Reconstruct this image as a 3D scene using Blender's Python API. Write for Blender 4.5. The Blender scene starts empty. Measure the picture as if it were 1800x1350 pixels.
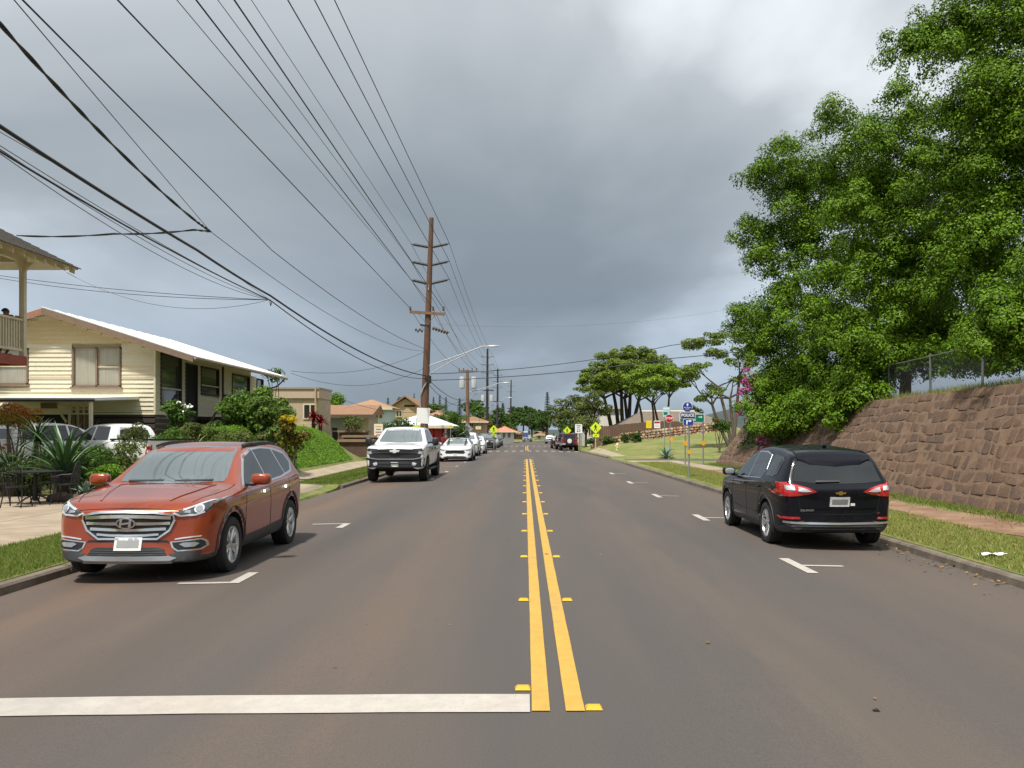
import bpy, bmesh, math, random
import numpy as np
from mathutils import Vector, Matrix
from mathutils.bvhtree import BVHTree
from mathutils.geometry import delaunay_2d_cdt

R = math.radians
rnd = random.Random(7)
scene = bpy.context.scene
COL = scene.collection

# ------------------------------------------------------------------ camera
F, CX, CY, H = 1540.0, 923.0, 757.0, 1.72      # focal length (px of 1800), vanishing point, eye height
cam_d = bpy.data.cameras.new('camera'); cam = bpy.data.objects.new('camera', cam_d); COL.objects.link(cam)
cam.location = (0, 0, H); cam.rotation_euler = (R(90), 0, 0)
cam_d.sensor_width = 36; cam_d.lens = 36 * F / 1800
cam_d.shift_x = (900 - CX) / 1800; cam_d.shift_y = (CY - 675) / 1800
cam_d.clip_end = 6000; cam_d.clip_start = 0.1
scene.camera = cam

# ------------------------------------------------------------------ sky
SUN_EL, SUN_DIR = 66, Vector((-0.42, -0.90, 0)).normalized()     # towards the sun: behind and a little left
world = bpy.data.worlds.new('World'); scene.world = world; world.use_nodes = True
nt = world.node_tree; N = nt.nodes; N.clear()
def nd(t, **k):
    n = N.new(t)
    for a, b in k.items(): setattr(n, a, b)
    return n
sky = nd('ShaderNodeTexSky', sky_type='NISHITA', sun_disc=False)
sky.sun_elevation = R(SUN_EL); sky.sun_rotation = math.atan2(SUN_DIR.x, SUN_DIR.y)
tc = nd('ShaderNodeTexCoord')
sep = nd('ShaderNodeSeparateXYZ'); nt.links.new(tc.outputs['Generated'], sep.inputs[0])
# project the view direction onto a flat cloud deck: p = dir.xy / (z + 0.12)
add = nd('ShaderNodeMath', operation='ADD'); add.inputs[1].default_value = 0.5; nt.links.new(sep.outputs[2], add.inputs[0])
mx = nd('ShaderNodeMath', operation='MAXIMUM'); mx.inputs[1].default_value = 0.05; nt.links.new(add.outputs[0], mx.inputs[0])
dx = nd('ShaderNodeMath', operation='DIVIDE'); nt.links.new(sep.outputs[0], dx.inputs[0]); nt.links.new(mx.outputs[0], dx.inputs[1])
dy = nd('ShaderNodeMath', operation='DIVIDE'); nt.links.new(sep.outputs[1], dy.inputs[0]); nt.links.new(mx.outputs[0], dy.inputs[1])
cmb = nd('ShaderNodeCombineXYZ'); nt.links.new(dx.outputs[0], cmb.inputs[0]); nt.links.new(dy.outputs[0], cmb.inputs[1])
cmb.inputs[2].default_value = 20.0
n1 = nd('ShaderNodeTexNoise'); n1.inputs['Scale'].default_value = 1.15; n1.inputs['Detail'].default_value = 7; n1.inputs['Roughness'].default_value = 0.47
n1.inputs['Distortion'].default_value = 0.5
off = nd('ShaderNodeVectorMath', operation='ADD'); off.inputs[1].default_value = (5.08, 0.0, 0.0)
nt.links.new(cmb.outputs[0], off.inputs[0]); nt.links.new(off.outputs[0], n1.inputs['Vector'])
# cloud height colour: slate near the horizon, pale overhead
rp = nd('ShaderNodeValToRGB'); nt.links.new(sep.outputs[2], rp.inputs[0])
e = rp.color_ramp.elements
e[0].position = 0.0; e[0].color = (0.235, 0.295, 0.370, 1)
e[1].position = 1.0; e[1].color = (0.62, 0.64, 0.66, 1)
x = e.new(0.10); x.color = (0.262, 0.312, 0.378, 1)
x = e.new(0.22); x.color = (0.345, 0.385, 0.42, 1)
x = e.new(0.34); x.color = (0.465, 0.502, 0.528, 1)
x = e.new(0.55); x.color = (0.565, 0.605, 0.625, 1)
rp2 = nd('ShaderNodeValToRGB'); nt.links.new(n1.outputs['Fac'], rp2.inputs[0])
e2 = rp2.color_ramp.elements
e2[0].position = 0.34; e2[0].color = (0.66, 0.685, 0.70, 1)
e2[1].position = 0.64; e2[1].color = (1.85, 1.82, 1.78, 1)
x = e2.new(0.5); x.color = (1.0, 1.0, 1.0, 1)
mul = nd('ShaderNodeMix', data_type='RGBA', blend_type='MULTIPLY'); mul.inputs[0].default_value = 1.0
nt.links.new(rp.outputs[0], mul.inputs[6]); nt.links.new(rp2.outputs[0], mul.inputs[7])
sk = nd('ShaderNodeMix', data_type='RGBA', blend_type='MULTIPLY'); sk.inputs[0].default_value = 1.0
sk.inputs[7].default_value = (0.1, 0.1, 0.1, 1); nt.links.new(sky.outputs[0], sk.inputs[6])
mixc = nd('ShaderNodeMix', data_type='RGBA'); mixc.inputs[0].default_value = 0.90        # cloud cover over the clear sky
nt.links.new(sk.outputs[2], mixc.inputs[6]); nt.links.new(mul.outputs[2], mixc.inputs[7])
bg = nd('ShaderNodeBackground'); bg.inputs[1].default_value = 1.02
nt.links.new(mixc.outputs[2], bg.inputs[0])
wo = nd('ShaderNodeOutputWorld'); nt.links.new(bg.outputs[0], wo.inputs[0])

# ------------------------------------------------------------------ sun and exposure
sun_d = bpy.data.lights.new('sun', 'SUN'); sun = bpy.data.objects.new('sun', sun_d); COL.objects.link(sun)
sun_d.energy = 5.0; sun_d.angle = R(4); sun_d.color = (1.0, 0.955, 0.88)
to_sun = Vector((SUN_DIR.x * math.cos(R(SUN_EL)), SUN_DIR.y * math.cos(R(SUN_EL)), math.sin(R(SUN_EL))))
sun.rotation_euler = to_sun.to_track_quat('Z', 'Y').to_euler()
vs = scene.view_settings; vs.view_transform = 'Standard'; vs.look = 'None'; vs.gamma = 1; vs.use_curve_mapping = False
vs.exposure = 0.22

# ------------------------------------------------------------------ terrain
def sst(a, b, x):
    t = min(1, max(0, (x - a) / (b - a))); return t * t * (3 - 2 * t)
def rz(Y):
    if Y < 46: return 0.0
    if Y < 52: return -0.0083 * (Y - 46) ** 2 / 12
    if Y < 87: return -0.02490 - 0.0083 * (Y - 52)
    return -0.3154 - 0.0037 * (Y - 87)
def cz(X): return -0.06 * min(1.3, (X / 5.0) ** 2)      # road crown
def rs(X, Y): return rz(Y) + cz(X)
WALL_Y0, WALL_Y1 = 3.0, 42.5
def xc(Y):                       # centre of the road: it bends right far away
    return 0.0 if Y < 135 else 0.0011 * (Y - 135) ** 2
def kerb_r(Y):
    return 5.65 - 0.012 * max(0, Y - 16) if Y < 48 else 5.55 + xc(Y)
def kerb_l(Y):
    return -5.7 if Y < 20 else -5.7 + 0.006 * min(Y - 20, 60) + xc(Y)
def zg(X, Y):
    b = rz(Y) + cz(X)
    kr, kl = kerb_r(Y), kerb_l(Y)
    if kl - 0.10 <= X <= kr + 0.10: return b - 0.06
    if X > kr:
        z = 0.125 + 0.02 * min(X - kr, 4)
        st = sst(46.5, 48.5, Y) * (1 - sst(57, 59, Y))          # side drive
        z = z * (1 - st) + 0.03 * st
        # embankment behind the battered wall
        e = sst(9.9, 11.2, X) * (1 - sst(WALL_Y1 - 2.5, WALL_Y1 + 2.5, Y))
        z += e * (2.62 + 0.10 * min(max(X - 11, 0), 12) - 0.018 * max(0, Y - 15))
        # lawn rising beyond the side drive
        z += sst(57, 84, Y) * (0.45 + 0.115 * min(max(X - 6, 0), 14)) * (1 - sst(92, 110, Y)) * sst(5.6, 8, X)
        return b + z
    z = 0.125 + 0.02 * min(kl - X, 3)
    ap = sst(19.6, 20.4, Y) * (1 - sst(26.6, 27.4, Y)) * (1 - sst(0, 1.6, kl - X))
    z -= ap * 0.10
    bank = sst(26.6, 30.5, Y) * (1 - sst(40, 50, Y)) * sst(2.35, 4.3, kl - X) * (1 - 0.75 * sst(6.0, 7.4, kl - X) * (1 - sst(31.5, 34, Y)))
    z += bank * 1.7
    z += sst(31, 35, Y) * (1 - sst(40, 52, Y)) * sst(7, 11, kl - X) * 0.25
    z += sst(44, 60, Y) * sst(4, 14, kl - X) * 0.7
    return b + z
def Wp(px, py, Y): return Vector(((px - CX) * Y / F, Y, H - (py - CY) * Y / F))
def Gp(px, py):
    Y = 20.0; z = 0
    for _ in range(60):
        Y = (H - z) * F / max(py - CY, 1.0); X = (px - CX) * Y / F; z = 0.5 * z + 0.5 * zg(X, Y)
    return Vector((X, Y, zg(X, Y)))

# ------------------------------------------------------------------ materials
MATS = {}
def mat(name, col, rough=0.6, metal=0.0, var=0.0, scale=8.0, bump=0.0, bscale=None, spec=0.5, coat=0.0, emit=None, coords='Object', stretch=(1, 1, 1), alpha=None):
    if name in MATS: return MATS[name]
    m = bpy.data.materials.new(name); m.use_nodes = True; t = m.node_tree; b = t.nodes['Principled BSDF']
    b.inputs['Base Color'].default_value = (*col, 1); b.inputs['Roughness'].default_value = rough
    b.inputs['Metallic'].default_value = metal; b.inputs['Specular IOR Level'].default_value = spec
    b.inputs['Coat Weight'].default_value = coat; b.inputs['Coat Roughness'].default_value = 0.03
    if emit: b.inputs['Emission Color'].default_value = (*emit, 1); b.inputs['Emission Strength'].default_value = 1
    if var or bump:
        c = t.nodes.new('ShaderNodeTexCoord'); mp = t.nodes.new('ShaderNodeMapping')
        mp.inputs['Scale'].default_value = stretch
        t.links.new(c.outputs[coords], mp.inputs[0])
        n = t.nodes.new('ShaderNodeTexNoise'); n.inputs['Scale'].default_value = scale; n.inputs['Detail'].default_value = 6
        n.inputs['Roughness'].default_value = 0.65
        t.links.new(mp.outputs[0], n.inputs['Vector'])
        if var:
            rr = t.nodes.new('ShaderNodeMapRange'); rr.inputs[1].default_value = 0.25; rr.inputs[2].default_value = 0.75
            rr.inputs[3].default_value = 1 - var; rr.inputs[4].default_value = 1 + var
            t.links.new(n.outputs['Fac'], rr.inputs[0])
            mm = t.nodes.new('ShaderNodeMix'); mm.data_type = 'RGBA'; mm.blend_type = 'MULTIPLY'; mm.inputs[0].default_value = 1
            mm.inputs[6].default_value = (*col, 1); t.links.new(rr.outputs[0], mm.inputs[7]); t.links.new(mm.outputs[2], b.inputs['Base Color'])
        if bump:
            n2 = n
            if bscale:
                n2 = t.nodes.new('ShaderNodeTexNoise'); n2.inputs['Scale'].default_value = bscale; n2.inputs['Detail'].default_value = 5
                t.links.new(mp.outputs[0], n2.inputs['Vector'])
            bp = t.nodes.new('ShaderNodeBump'); bp.inputs['Strength'].default_value = bump; bp.inputs['Distance'].default_value = 0.02
            t.links.new(n2.outputs['Fac'], bp.inputs['Height']); t.links.new(bp.outputs[0], b.inputs['Normal'])
    MATS[name] = m
    return m
def leafmat(name, c0, c1, trans=0.25, rough=0.45):
    if name in MATS: return MATS[name]
    m = bpy.data.materials.new(name); m.use_nodes = True; t = m.node_tree; b = t.nodes['Principled BSDF']
    g = t.nodes.new('ShaderNodeNewGeometry'); r = t.nodes.new('ShaderNodeValToRGB')
    r.color_ramp.elements[0].color = (*c0, 1); r.color_ramp.elements[1].color = (*c1, 1)
    t.links.new(g.outputs['Random Per Island'], r.inputs[0]); t.links.new(r.outputs[0], b.inputs['Base Color'])
    b.inputs['Roughness'].default_value = rough; b.inputs['Specular IOR Level'].default_value = 0.12
    tr = t.nodes.new('ShaderNodeBsdfTranslucent'); t.links.new(r.outputs[0], tr.inputs[0])
    mx = t.nodes.new('ShaderNodeMixShader'); mx.inputs[0].default_value = trans
    o = t.nodes['Material Output']
    t.links.new(b.outputs[0], mx.inputs[1]); t.links.new(tr.outputs[0], mx.inputs[2]); t.links.new(mx.outputs[0], o.inputs[0])
    MATS[name] = m
    return m

# ------------------------------------------------------------------ mesh building
class MB:
    def __init__(s): s.v = []; s.f = []
    def add(s, vs, fs):
        o = len(s.v); s.v += [tuple(p) for p in vs]; s.f += [tuple(o + i for i in f) for f in fs]; return s
    def box(s, c, d, rot=0.0, mx=None):
        hx, hy, hz = d[0] / 2, d[1] / 2, d[2] / 2; M = Matrix.Rotation(rot, 3, 'Z') if mx is None else mx
        vs = [M @ Vector((a * hx, b * hy, e * hz)) + Vector(c) for a in (-1, 1) for b in (-1, 1) for e in (-1, 1)]
        return s.add(vs, [(0, 1, 3, 2), (4, 6, 7, 5), (0, 4, 5, 1), (2, 3, 7, 6), (0, 2, 6, 4), (1, 5, 7, 3)])
    def bx(s, x0, x1, y0, y1, z0, z1): return s.box(((x0 + x1) / 2, (y0 + y1) / 2, (z0 + z1) / 2), (abs(x1 - x0), abs(y1 - y0), abs(z1 - z0)))
    def bar(s, a, b, w, h=None):
        a, b = Vector(a), Vector(b); d = b - a; h = h or w
        q = d.to_track_quat('X', 'Z').to_matrix()
        return s.box((a + b) / 2, (d.length, w, h), mx=q)
    def tube(s, pts, r, n=8, cap=True):
        pts = [Vector(p) for p in pts]; rs = r if isinstance(r, (list, tuple)) else [r] * len(pts)
        o = len(s.v); up = None
        for i, p in enumerate(pts):
            d = (pts[min(i + 1, len(pts) - 1)] - pts[max(i - 1, 0)]).normalized()
            if up is None:
                up = Vector((0, 0, 1)) if abs(d.z) < 0.9 else Vector((1, 0, 0))
            a = d.cross(up)
            if a.length < 1e-5: a = d.cross(Vector((0.3, 1, 0.2)))
            a.normalize(); b = a.cross(d).normalized(); up = b
            for k in range(n):
                t = 2 * math.pi * k / n; q = p + (a * math.cos(t) + b * math.sin(t)) * rs[i]; s.v.append((q.x, q.y, q.z))
        for i in range(len(pts) - 1):
            for k in range(n):
                k2 = (k + 1) % n; s.f.append((o + i * n + k, o + i * n + k2, o + (i + 1) * n + k2, o + (i + 1) * n + k))
        if cap:
            s.f.append(tuple(o + k for k in range(n))[::-1]); s.f.append(tuple(o + (len(pts) - 1) * n + k for k in range(n)))
        return s
    def prism(s, poly, fr, to):
        """poly: list of 3-vectors, extruded by vector"""
        n = len(poly); ex = Vector(to); P = [Vector(p) + Vector(fr) for p in poly]
        return s.add(P + [p + ex for p in P], [tuple(range(n))[::-1], tuple(range(n, 2 * n))] + [(i, (i + 1) % n, n + (i + 1) % n, n + i) for i in range(n)])
    def lathe(s, prof, n=24, c=(0, 0, 0), axis='Z', close=False):
        o = len(s.v); m = len(prof)
        for k in range(n):
            t = 2 * math.pi * k / n; ct, st = math.cos(t), math.sin(t)
            for (r, h) in prof:
                p = (r * ct, r * st, h) if axis == 'Z' else ((r * ct, h, r * st) if axis == 'Y' else (h, r * ct, r * st))
                s.v.append((p[0] + c[0], p[1] + c[1], p[2] + c[2]))
        for k in range(n):
            k2 = (k + 1) % n
            for i in range(m - (0 if close else 1)):
                i2 = (i + 1) % m; s.f.append((o + k * m + i, o + k * m + i2, o + k2 * m + i2, o + k2 * m + i))
        return s
    def grid(s, fn, us, vs):
        o = len(s.v); nv = len(vs)
        for u in us:
            for v in vs: s.v.append(tuple(fn(u, v)))
        for i in range(len(us) - 1):
            for j in range(nv - 1): s.f.append((o + i * nv + j, o + (i + 1) * nv + j, o + (i + 1) * nv + j + 1, o + i * nv + j + 1))
        return s
    def shift(s, d):
        d = Vector(d); s.v = [(p[0] - d.x, p[1] - d.y, p[2] - d.z) for p in s.v]; return s
    def mesh(s, name, fix=True):
        me = bpy.data.meshes.new(name); me.from_pydata(s.v, [], s.f); me.update()
        if fix and len(s.f) < 60000:
            bm = bmesh.new(); bm.from_mesh(me); bmesh.ops.recalc_face_normals(bm, faces=bm.faces); bm.to_mesh(me); bm.free()
        return me
def link(name, me, m, parent=None, smooth=None, loc=None, rotz=0.0):
    o = bpy.data.objects.new(name, me); COL.objects.link(o)
    if m is not None and me is not None:
        if isinstance(m, (list, tuple)):
            for q in m: me.materials.append(q)
        else: me.materials.append(m)
    if smooth is not None and me is not None:
        me.polygons.foreach_set('use_smooth', [True] * len(me.polygons)); me.set_sharp_from_angle(angle=R(smooth))
    if parent is not None: o.parent = parent
    if loc is not None: o.location = loc
    if rotz: o.rotation_euler = (0, 0, rotz)
    return o
def tag(o, label, cat, group=None, kind=None):
    if label: o['label'] = label
    if cat: o['category'] = cat
    if group: o['group'] = group
    if kind: o['kind'] = kind
    return o
def thing(name, loc, label, cat, group=None, rotz=0.0):
    o = bpy.data.objects.new(name, None); COL.objects.link(o); o.empty_display_size = 0.2
    o.location = loc; o.rotation_euler = (0, 0, rotz)
    return tag(o, label, cat, group)
def part(t, name, mb, m, smooth=None, world=False, parent=None, bevel=0):
    """a part of thing t; world=True when mb holds world coordinates"""
    if world:
        M = (Matrix.Translation(t.location) @ t.rotation_euler.to_matrix().to_4x4()).inverted()
        mb.v = [tuple(M @ Vector(p)) for p in mb.v]
    o = link(name, mb.mesh(name), m, parent or t, smooth)
    return o
def struct(name, mb, m, smooth=None, parent=None, fix=True):
    o = link(name, mb.mesh(name, fix), m, parent, smooth)
    if parent is None: o['kind'] = 'structure'
    return o
def copy_tree(o, parent=None):
    c = o.copy(); COL.objects.link(c); c.parent = parent
    for ch in o.children: copy_tree(ch, c)
    return c
def text_mb(txt, size, extr=0.002, align='CENTER', bold=0.0):
    """text as a mesh in the XZ plane facing -Y, centred on the origin"""
    cu = bpy.data.curves.new('t', 'FONT'); cu.body = txt; cu.size = size; cu.extrude = extr; cu.align_x = align; cu.align_y = 'CENTER'
    cu.offset = bold; cu.resolution_u = 3
    o = bpy.data.objects.new('t', cu); COL.objects.link(o)
    me = bpy.data.meshes.new_from_object(o.evaluated_get(bpy.context.evaluated_depsgraph_get()))
    mb = MB(); mb.v = [(p.co.x, -p.co.z, p.co.y) for p in me.vertices]; mb.f = [tuple(q.vertices) for q in me.polygons]
    bpy.data.objects.remove(o); bpy.data.curves.remove(cu); bpy.data.meshes.remove(me)
    return mb
# ================================================================== setting
def mixnode(t, a, b, fac, mode='MIX'):
    n = t.nodes.new('ShaderNodeMix'); n.data_type = 'RGBA'; n.blend_type = mode
    for s, v in ((0, fac), (6, a), (7, b)):
        if hasattr(v, 'links') or isinstance(v, bpy.types.NodeSocket): t.links.new(v, n.inputs[s])
        else: n.inputs[s].default_value = v if s == 0 else (*v, 1)
    return n.outputs[2]
def noise(t, vec, scale, detail=5, rough=0.6):
    n = t.nodes.new('ShaderNodeTexNoise'); n.inputs['Scale'].default_value = scale; n.inputs['Detail'].default_value = detail; n.inputs['Roughness'].default_value = rough
    t.links.new(vec, n.inputs['Vector']); return n.outputs['Fac']
def ramp(t, fac, a, b, va=0.0, vb=1.0):
    n = t.nodes.new('ShaderNodeMapRange'); n.inputs[1].default_value = a; n.inputs[2].default_value = b; n.inputs[3].default_value = va; n.inputs[4].default_value = vb
    t.links.new(fac, n.inputs[0]); return n.outputs[0]
def posnode(t, sc=(1, 1, 1)):
    g = t.nodes.new('ShaderNodeNewGeometry'); m = t.nodes.new('ShaderNodeMapping'); m.inputs['Scale'].default_value = sc
    t.links.new(g.outputs['Position'], m.inputs[0]); return m.outputs[0]
def newmat(name):
    m = bpy.data.materials.new(name); m.use_nodes = True; MATS[name] = m
    return m, m.node_tree, m.node_tree.nodes['Principled BSDF']
def setbump(t, b, h, strength, dist=0.01):
    bp = t.nodes.new('ShaderNodeBump'); bp.inputs['Strength'].default_value = strength; bp.inputs['Distance'].default_value = dist
    t.links.new(h, bp.inputs['Height']); t.links.new(bp.outputs[0], b.inputs['Normal'])

def make_asphalt():
    m, t, b = newmat('asphalt')
    p = posnode(t)
    fine = noise(t, p, 90, 4, 0.7)
    big = noise(t, posnode(t, (1, 0.07, 1)), 0.7, 4, 0.55)            # long streaks of red dust along the wheel tracks
    mid = noise(t, posnode(t, (1, 0.12, 1)), 1.8, 6, 0.65)
    base = mixnode(t, (0.068, 0.062, 0.059), (0.092, 0.075, 0.063), ramp(t, big, 0.36, 0.64))
    # iron-rich dust gathers by the kerbs and between the wheel tracks (a band centred on x=-1.9)
    sp = t.nodes.new('ShaderNodeSeparateXYZ'); t.links.new(p, sp.inputs[0])
    def band(c, wd):
        s1 = t.nodes.new('ShaderNodeMath'); s1.operation = 'SUBTRACT'; t.links.new(sp.outputs[0], s1.inputs[0]); s1.inputs[1].default_value = c
        s2 = t.nodes.new('ShaderNodeMath'); s2.operation = 'ABSOLUTE'; t.links.new(s1.outputs[0], s2.inputs[0])
        return ramp(t, s2.outputs[0], 0.1, wd, 1, 0)
    def mulv(a, bb):
        s = t.nodes.new('ShaderNodeMath'); s.operation = 'MULTIPLY'; t.links.new(a, s.inputs[0])
        if isinstance(bb, float): s.inputs[1].default_value = bb
        else: t.links.new(bb, s.inputs[1])
        return s.outputs[0]
    base = mixnode(t, base, (0.115, 0.082, 0.062), mulv(mulv(band(-1.35, 0.75), ramp(t, mid, 0.38, 0.62)), 0.7))
    base = mixnode(t, base, (0.128, 0.087, 0.062), mulv(band(-4.9, 1.9), ramp(t, mid, 0.3, 0.7, 0.35, 1)))
    base = mixnode(t, base, (0.110, 0.085, 0.067), mulv(band(5.2, 2.2), ramp(t, mid, 0.3, 0.7, 0.1, 0.9)))
    base = mixnode(t, base, (0.104, 0.083, 0.067), mulv(band(1.9, 0.7), ramp(t, mid, 0.4, 0.65, 0, 0.7)))
    # speckle of aggregate and dark spots
    base = mixnode(t, base, (0.30, 0.27, 0.24), mulv(ramp(t, noise(t, p, 60, 2, 0.5), 0.74, 0.80), 0.4))
    base = mixnode(t, base, (0.03, 0.027, 0.025), mulv(ramp(t, noise(t, posnode(t, (1, 0.6, 1)), 14, 3, 0.6), 0.69, 0.73), mulv(band(-1.35, 0.9), 0.8)))
    base = mixnode(t, base, (1.0, 1.0, 1.0), 0.0)
    v = mixnode(t, base, (1.3, 1.3, 1.3), 0.0)
    sc = t.nodes.new('ShaderNodeMix'); sc.data_type = 'RGBA'; sc.blend_type = 'MULTIPLY'; sc.inputs[0].default_value = 1
    t.links.new(base, sc.inputs[6]); t.links.new(ramp(t, fine, 0.25, 0.75, 0.70, 1.30), sc.inputs[7])
    t.links.new(sc.outputs[2], b.inputs['Base Color'])
    b.inputs['Roughness'].default_value = 0.75; b.inputs['Specular IOR Level'].default_value = 0.35
    setbump(t, b, fine, 0.35, 0.006)
    return m
def make_grass():
    m, t, b = newmat('grass_turf')
    p = posnode(t)
    big = noise(t, p, 0.35, 4); mid = noise(t, p, 2.2, 5); fine = noise(t, p, 38, 4, 0.7)
    c = mixnode(t, (0.095, 0.145, 0.028), (0.195, 0.200, 0.060), ramp(t, mid, 0.35, 0.65))
    c = mixnode(t, c, (0.26, 0.22, 0.10), ramp(t, big, 0.45, 0.68, 0, 0.75))
    sc = t.nodes.new('ShaderNodeMix'); sc.data_type = 'RGBA'; sc.blend_type = 'MULTIPLY'; sc.inputs[0].default_value = 1
    t.links.new(c, sc.inputs[6]); t.links.new(ramp(t, fine, 0.25, 0.75, 0.6, 1.35), sc.inputs[7])
    t.links.new(sc.outputs[2], b.inputs['Base Color']); b.inputs['Roughness'].default_value = 0.85; b.inputs['Specular IOR Level'].default_value = 0.2
    setbump(t, b, fine, 0.8, 0.03)
    return m
def make_concrete(name, c0, c1, scale=1.2):
    m, t, b = newmat(name)
    p = posnode(t); n = noise(t, p, scale, 6, 0.65); f = noise(t, p, 70, 3)
    c = mixnode(t, c0, c1, ramp(t, n, 0.35, 0.68))
    sc = t.nodes.new('ShaderNodeMix'); sc.data_type = 'RGBA'; sc.blend_type = 'MULTIPLY'; sc.inputs[0].default_value = 1
    t.links.new(c, sc.inputs[6]); t.links.new(ramp(t, f, 0.25, 0.75, 0.82, 1.15), sc.inputs[7])
    t.links.new(sc.outputs[2], b.inputs['Base Color']); b.inputs['Roughness'].default_value = 0.85
    setbump(t, b, f, 0.4, 0.005)
    return m
M_ASPH = make_asphalt(); M_GRASS = make_grass()
M_CONC = make_concrete('concrete_walk', (0.25, 0.195, 0.135), (0.36, 0.295, 0.215))
M_KERB = make_concrete('kerb_stone', (0.095, 0.075, 0.058), (0.20, 0.165, 0.125), 3.0)
M_DIRT = make_concrete('red_dirt', (0.16, 0.085, 0.05), (0.27, 0.175, 0.105), 1.5)
def make_paint(name, col, wear):
    m, t, b = newmat(name)
    p = posnode(t); n = noise(t, p, 6, 6, 0.75); f = noise(t, p, 55, 4, 0.7)
    c = mixnode(t, col, tuple(x * 0.8 for x in col), ramp(t, n, 0.35, 0.7))
    c = mixnode(t, c, (0.13, 0.10, 0.08), ramp(t, f, 0.60, 0.74, 0, wear))
    c = mixnode(t, c, (0.25, 0.17, 0.12), ramp(t, noise(t, posnode(t, (1, 0.3, 1)), 1.1, 4), 0.5, 0.75, 0, 0.3))
    t.links.new(c, b.inputs['Base Color']); b.inputs['Roughness'].default_value = 0.6
    return m
M_WPAINT = make_paint('white_road_paint', (0.45, 0.415, 0.37), 0.8)
M_YPAINT = make_paint('yellow_road_paint', (0.50, 0.305, 0.05), 0.45)

lin = lambda a, b, n: [a + (b - a) * i / n for i in range(n + 1)]
# ground: one sheet to the horizon
xs = sorted(set([round(-20 + 0.25 * i, 3) for i in range(177)] + [round(-5.95 + 0.06 * i, 3) for i in range(11)] + [round(5.1 + 0.06 * i, 3) for i in range(14)] + [-3000, -1500, -700, -350, -200, -140, -100, -75, -60, -48, -40, -34, -30, -27, -25, -23, -21.5, 25, 27, 30, 34, 40, 48, 60, 80, 110, 150, 220, 350, 700, 1500, 3000]))
ys = sorted(set([-60, -30, -15, -8, -4] + [0.4 * i for i in range(0, 160)] + [64 + i for i in range(0, 90)] + [154 + 6 * i for i in range(24)] + [310, 350, 420, 520, 700, 1000, 1500, 2500, 4000]))
mb = MB().grid(lambda X, Y: (X, Y, zg(X, Y)), xs, ys)
struct('ground', mb, M_GRASS, smooth=50, fix=False)
# road sheet with a gentle crown
ys_r = [-30, -10, -3] + [0.5 * i for i in range(0, 100)] + [50 + 2 * i for i in range(0, 130)]
mb = MB()
mb.grid(lambda u, Y: (lambda X: (X, Y, rs(X, Y)))(kerb_l(Y) * (1 - u) + kerb_r(Y) * u), lin(0, 1, 24), ys_r)
ROAD = struct('road', mb, M_ASPH, smooth=50, fix=False)
mb = MB().grid(lambda X, Y: (X, Y, zg(X, Y) + 0.006 if X > 6.2 else rs(X, Y) + 0.004 + (X - 5.0) * 0.02), [5.0 + 0.5 * i for i in range(60)], [48.6 + 0.6 * i for i in range(14)])
struct('side_drive', mb, M_ASPH, smooth=50)

def sheet(name, pts_fn, us, vs, m, dz=0.008, parent=None):
    b = MB(); b.grid(lambda u, v: (lambda q: (q[0], q[1], zg(q[0], q[1]) + dz))(pts_fn(u, v)), us, vs)
    return struct(name, b, m, smooth=50, parent=parent)
# --- kerbs, in stones of about 3 m
def kerb(side, y0, y1):
    k = struct('kerb', MB(), M_KERB)
    Y = y0; i = 0
    while Y < y1 - 0.05:
        Y2 = min(Y + 3.0, y1); b = MB(); fn = kerb_r if side > 0 else kerb_l; prof = []
        for q in (Y + 0.012, (Y + Y2) / 2, Y2 - 0.012):
            xk = fn(q); z = rs(xk, q) + rnd.uniform(-.004, .004); s = side
            prof.append([(xk - s * 0.01, q, z - 0.1), (xk + s * 0.005, q, z + 0.085), (xk + s * 0.03, q, z + 0.112), (xk + s * 0.16, q, z + 0.118), (xk + s * 0.17, q, z - 0.1)])
        o = len(b.v)
        for r_ in prof: b.v += r_
        for a in range(2):
            for c in range(4): b.f.append((a * 5 + c, a * 5 + c + 1, a * 5 + 6 + c, a * 5 + 5 + c))
        b.f.append((0, 1, 2, 3, 4)); b.f.append((10, 11, 12, 13, 14))
        link('kerb_stone', b.mesh('kerb_stone'), M_KERB, k); Y = Y2; i += 1
    return k
kerb(-1, 2.0, 19.8); kerb(-1, 27.2, 78); kerb(1, 2.0, 46.5); kerb(1, 60, 84)

# --- left side: sidewalk, paved yard, driveway apron
lin = lambda a, b, n: [a + (b - a) * i / n for i in range(n + 1)]
yard = struct('driveway', MB(), M_CONC)
def slab(x0, x1, y0, y1, nm='slab', m=M_CONC, par=yard, g=0.012, dz=0.010):
    b = MB(); us = lin(x0 + g, x1 - g, max(1, int(abs(x1 - x0) / 0.5))); vs_ = lin(y0 + g, y1 - g, max(1, int((y1 - y0) / 0.5)))
    b.grid(lambda u, v: (u, v, zg(u, v) + dz), us, vs_)
    n = len(vs_); mlen = len(us)
    edge = [i * n for i in range(mlen)] + [(mlen - 1) * n + j for j in range(1, n)] + [i * n + n - 1 for i in range(mlen - 2, -1, -1)] + [j for j in range(n - 2, 0, -1)]
    o = len(b.v)
    for e_ in edge: p = b.v[e_]; b.v.append((p[0], p[1], p[2] - 0.05))
    for i in range(len(edge)): j = (i + 1) % len(edge); b.f.append((edge[i], o + i, o + j, edge[j]))
    return link(nm, b.mesh(nm), m, par, 40)
for Y in (1.0, 5.2, 9.4, 13.6, 17.8):
    slab(-9.2, -7.35, Y, min(Y + 4.2, 20.0)); slab(-13.2, -9.2, Y, min(Y + 4.2, 20.0)); slab(-19.5, -13.2, Y, min(Y + 4.2, 20.0))
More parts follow.
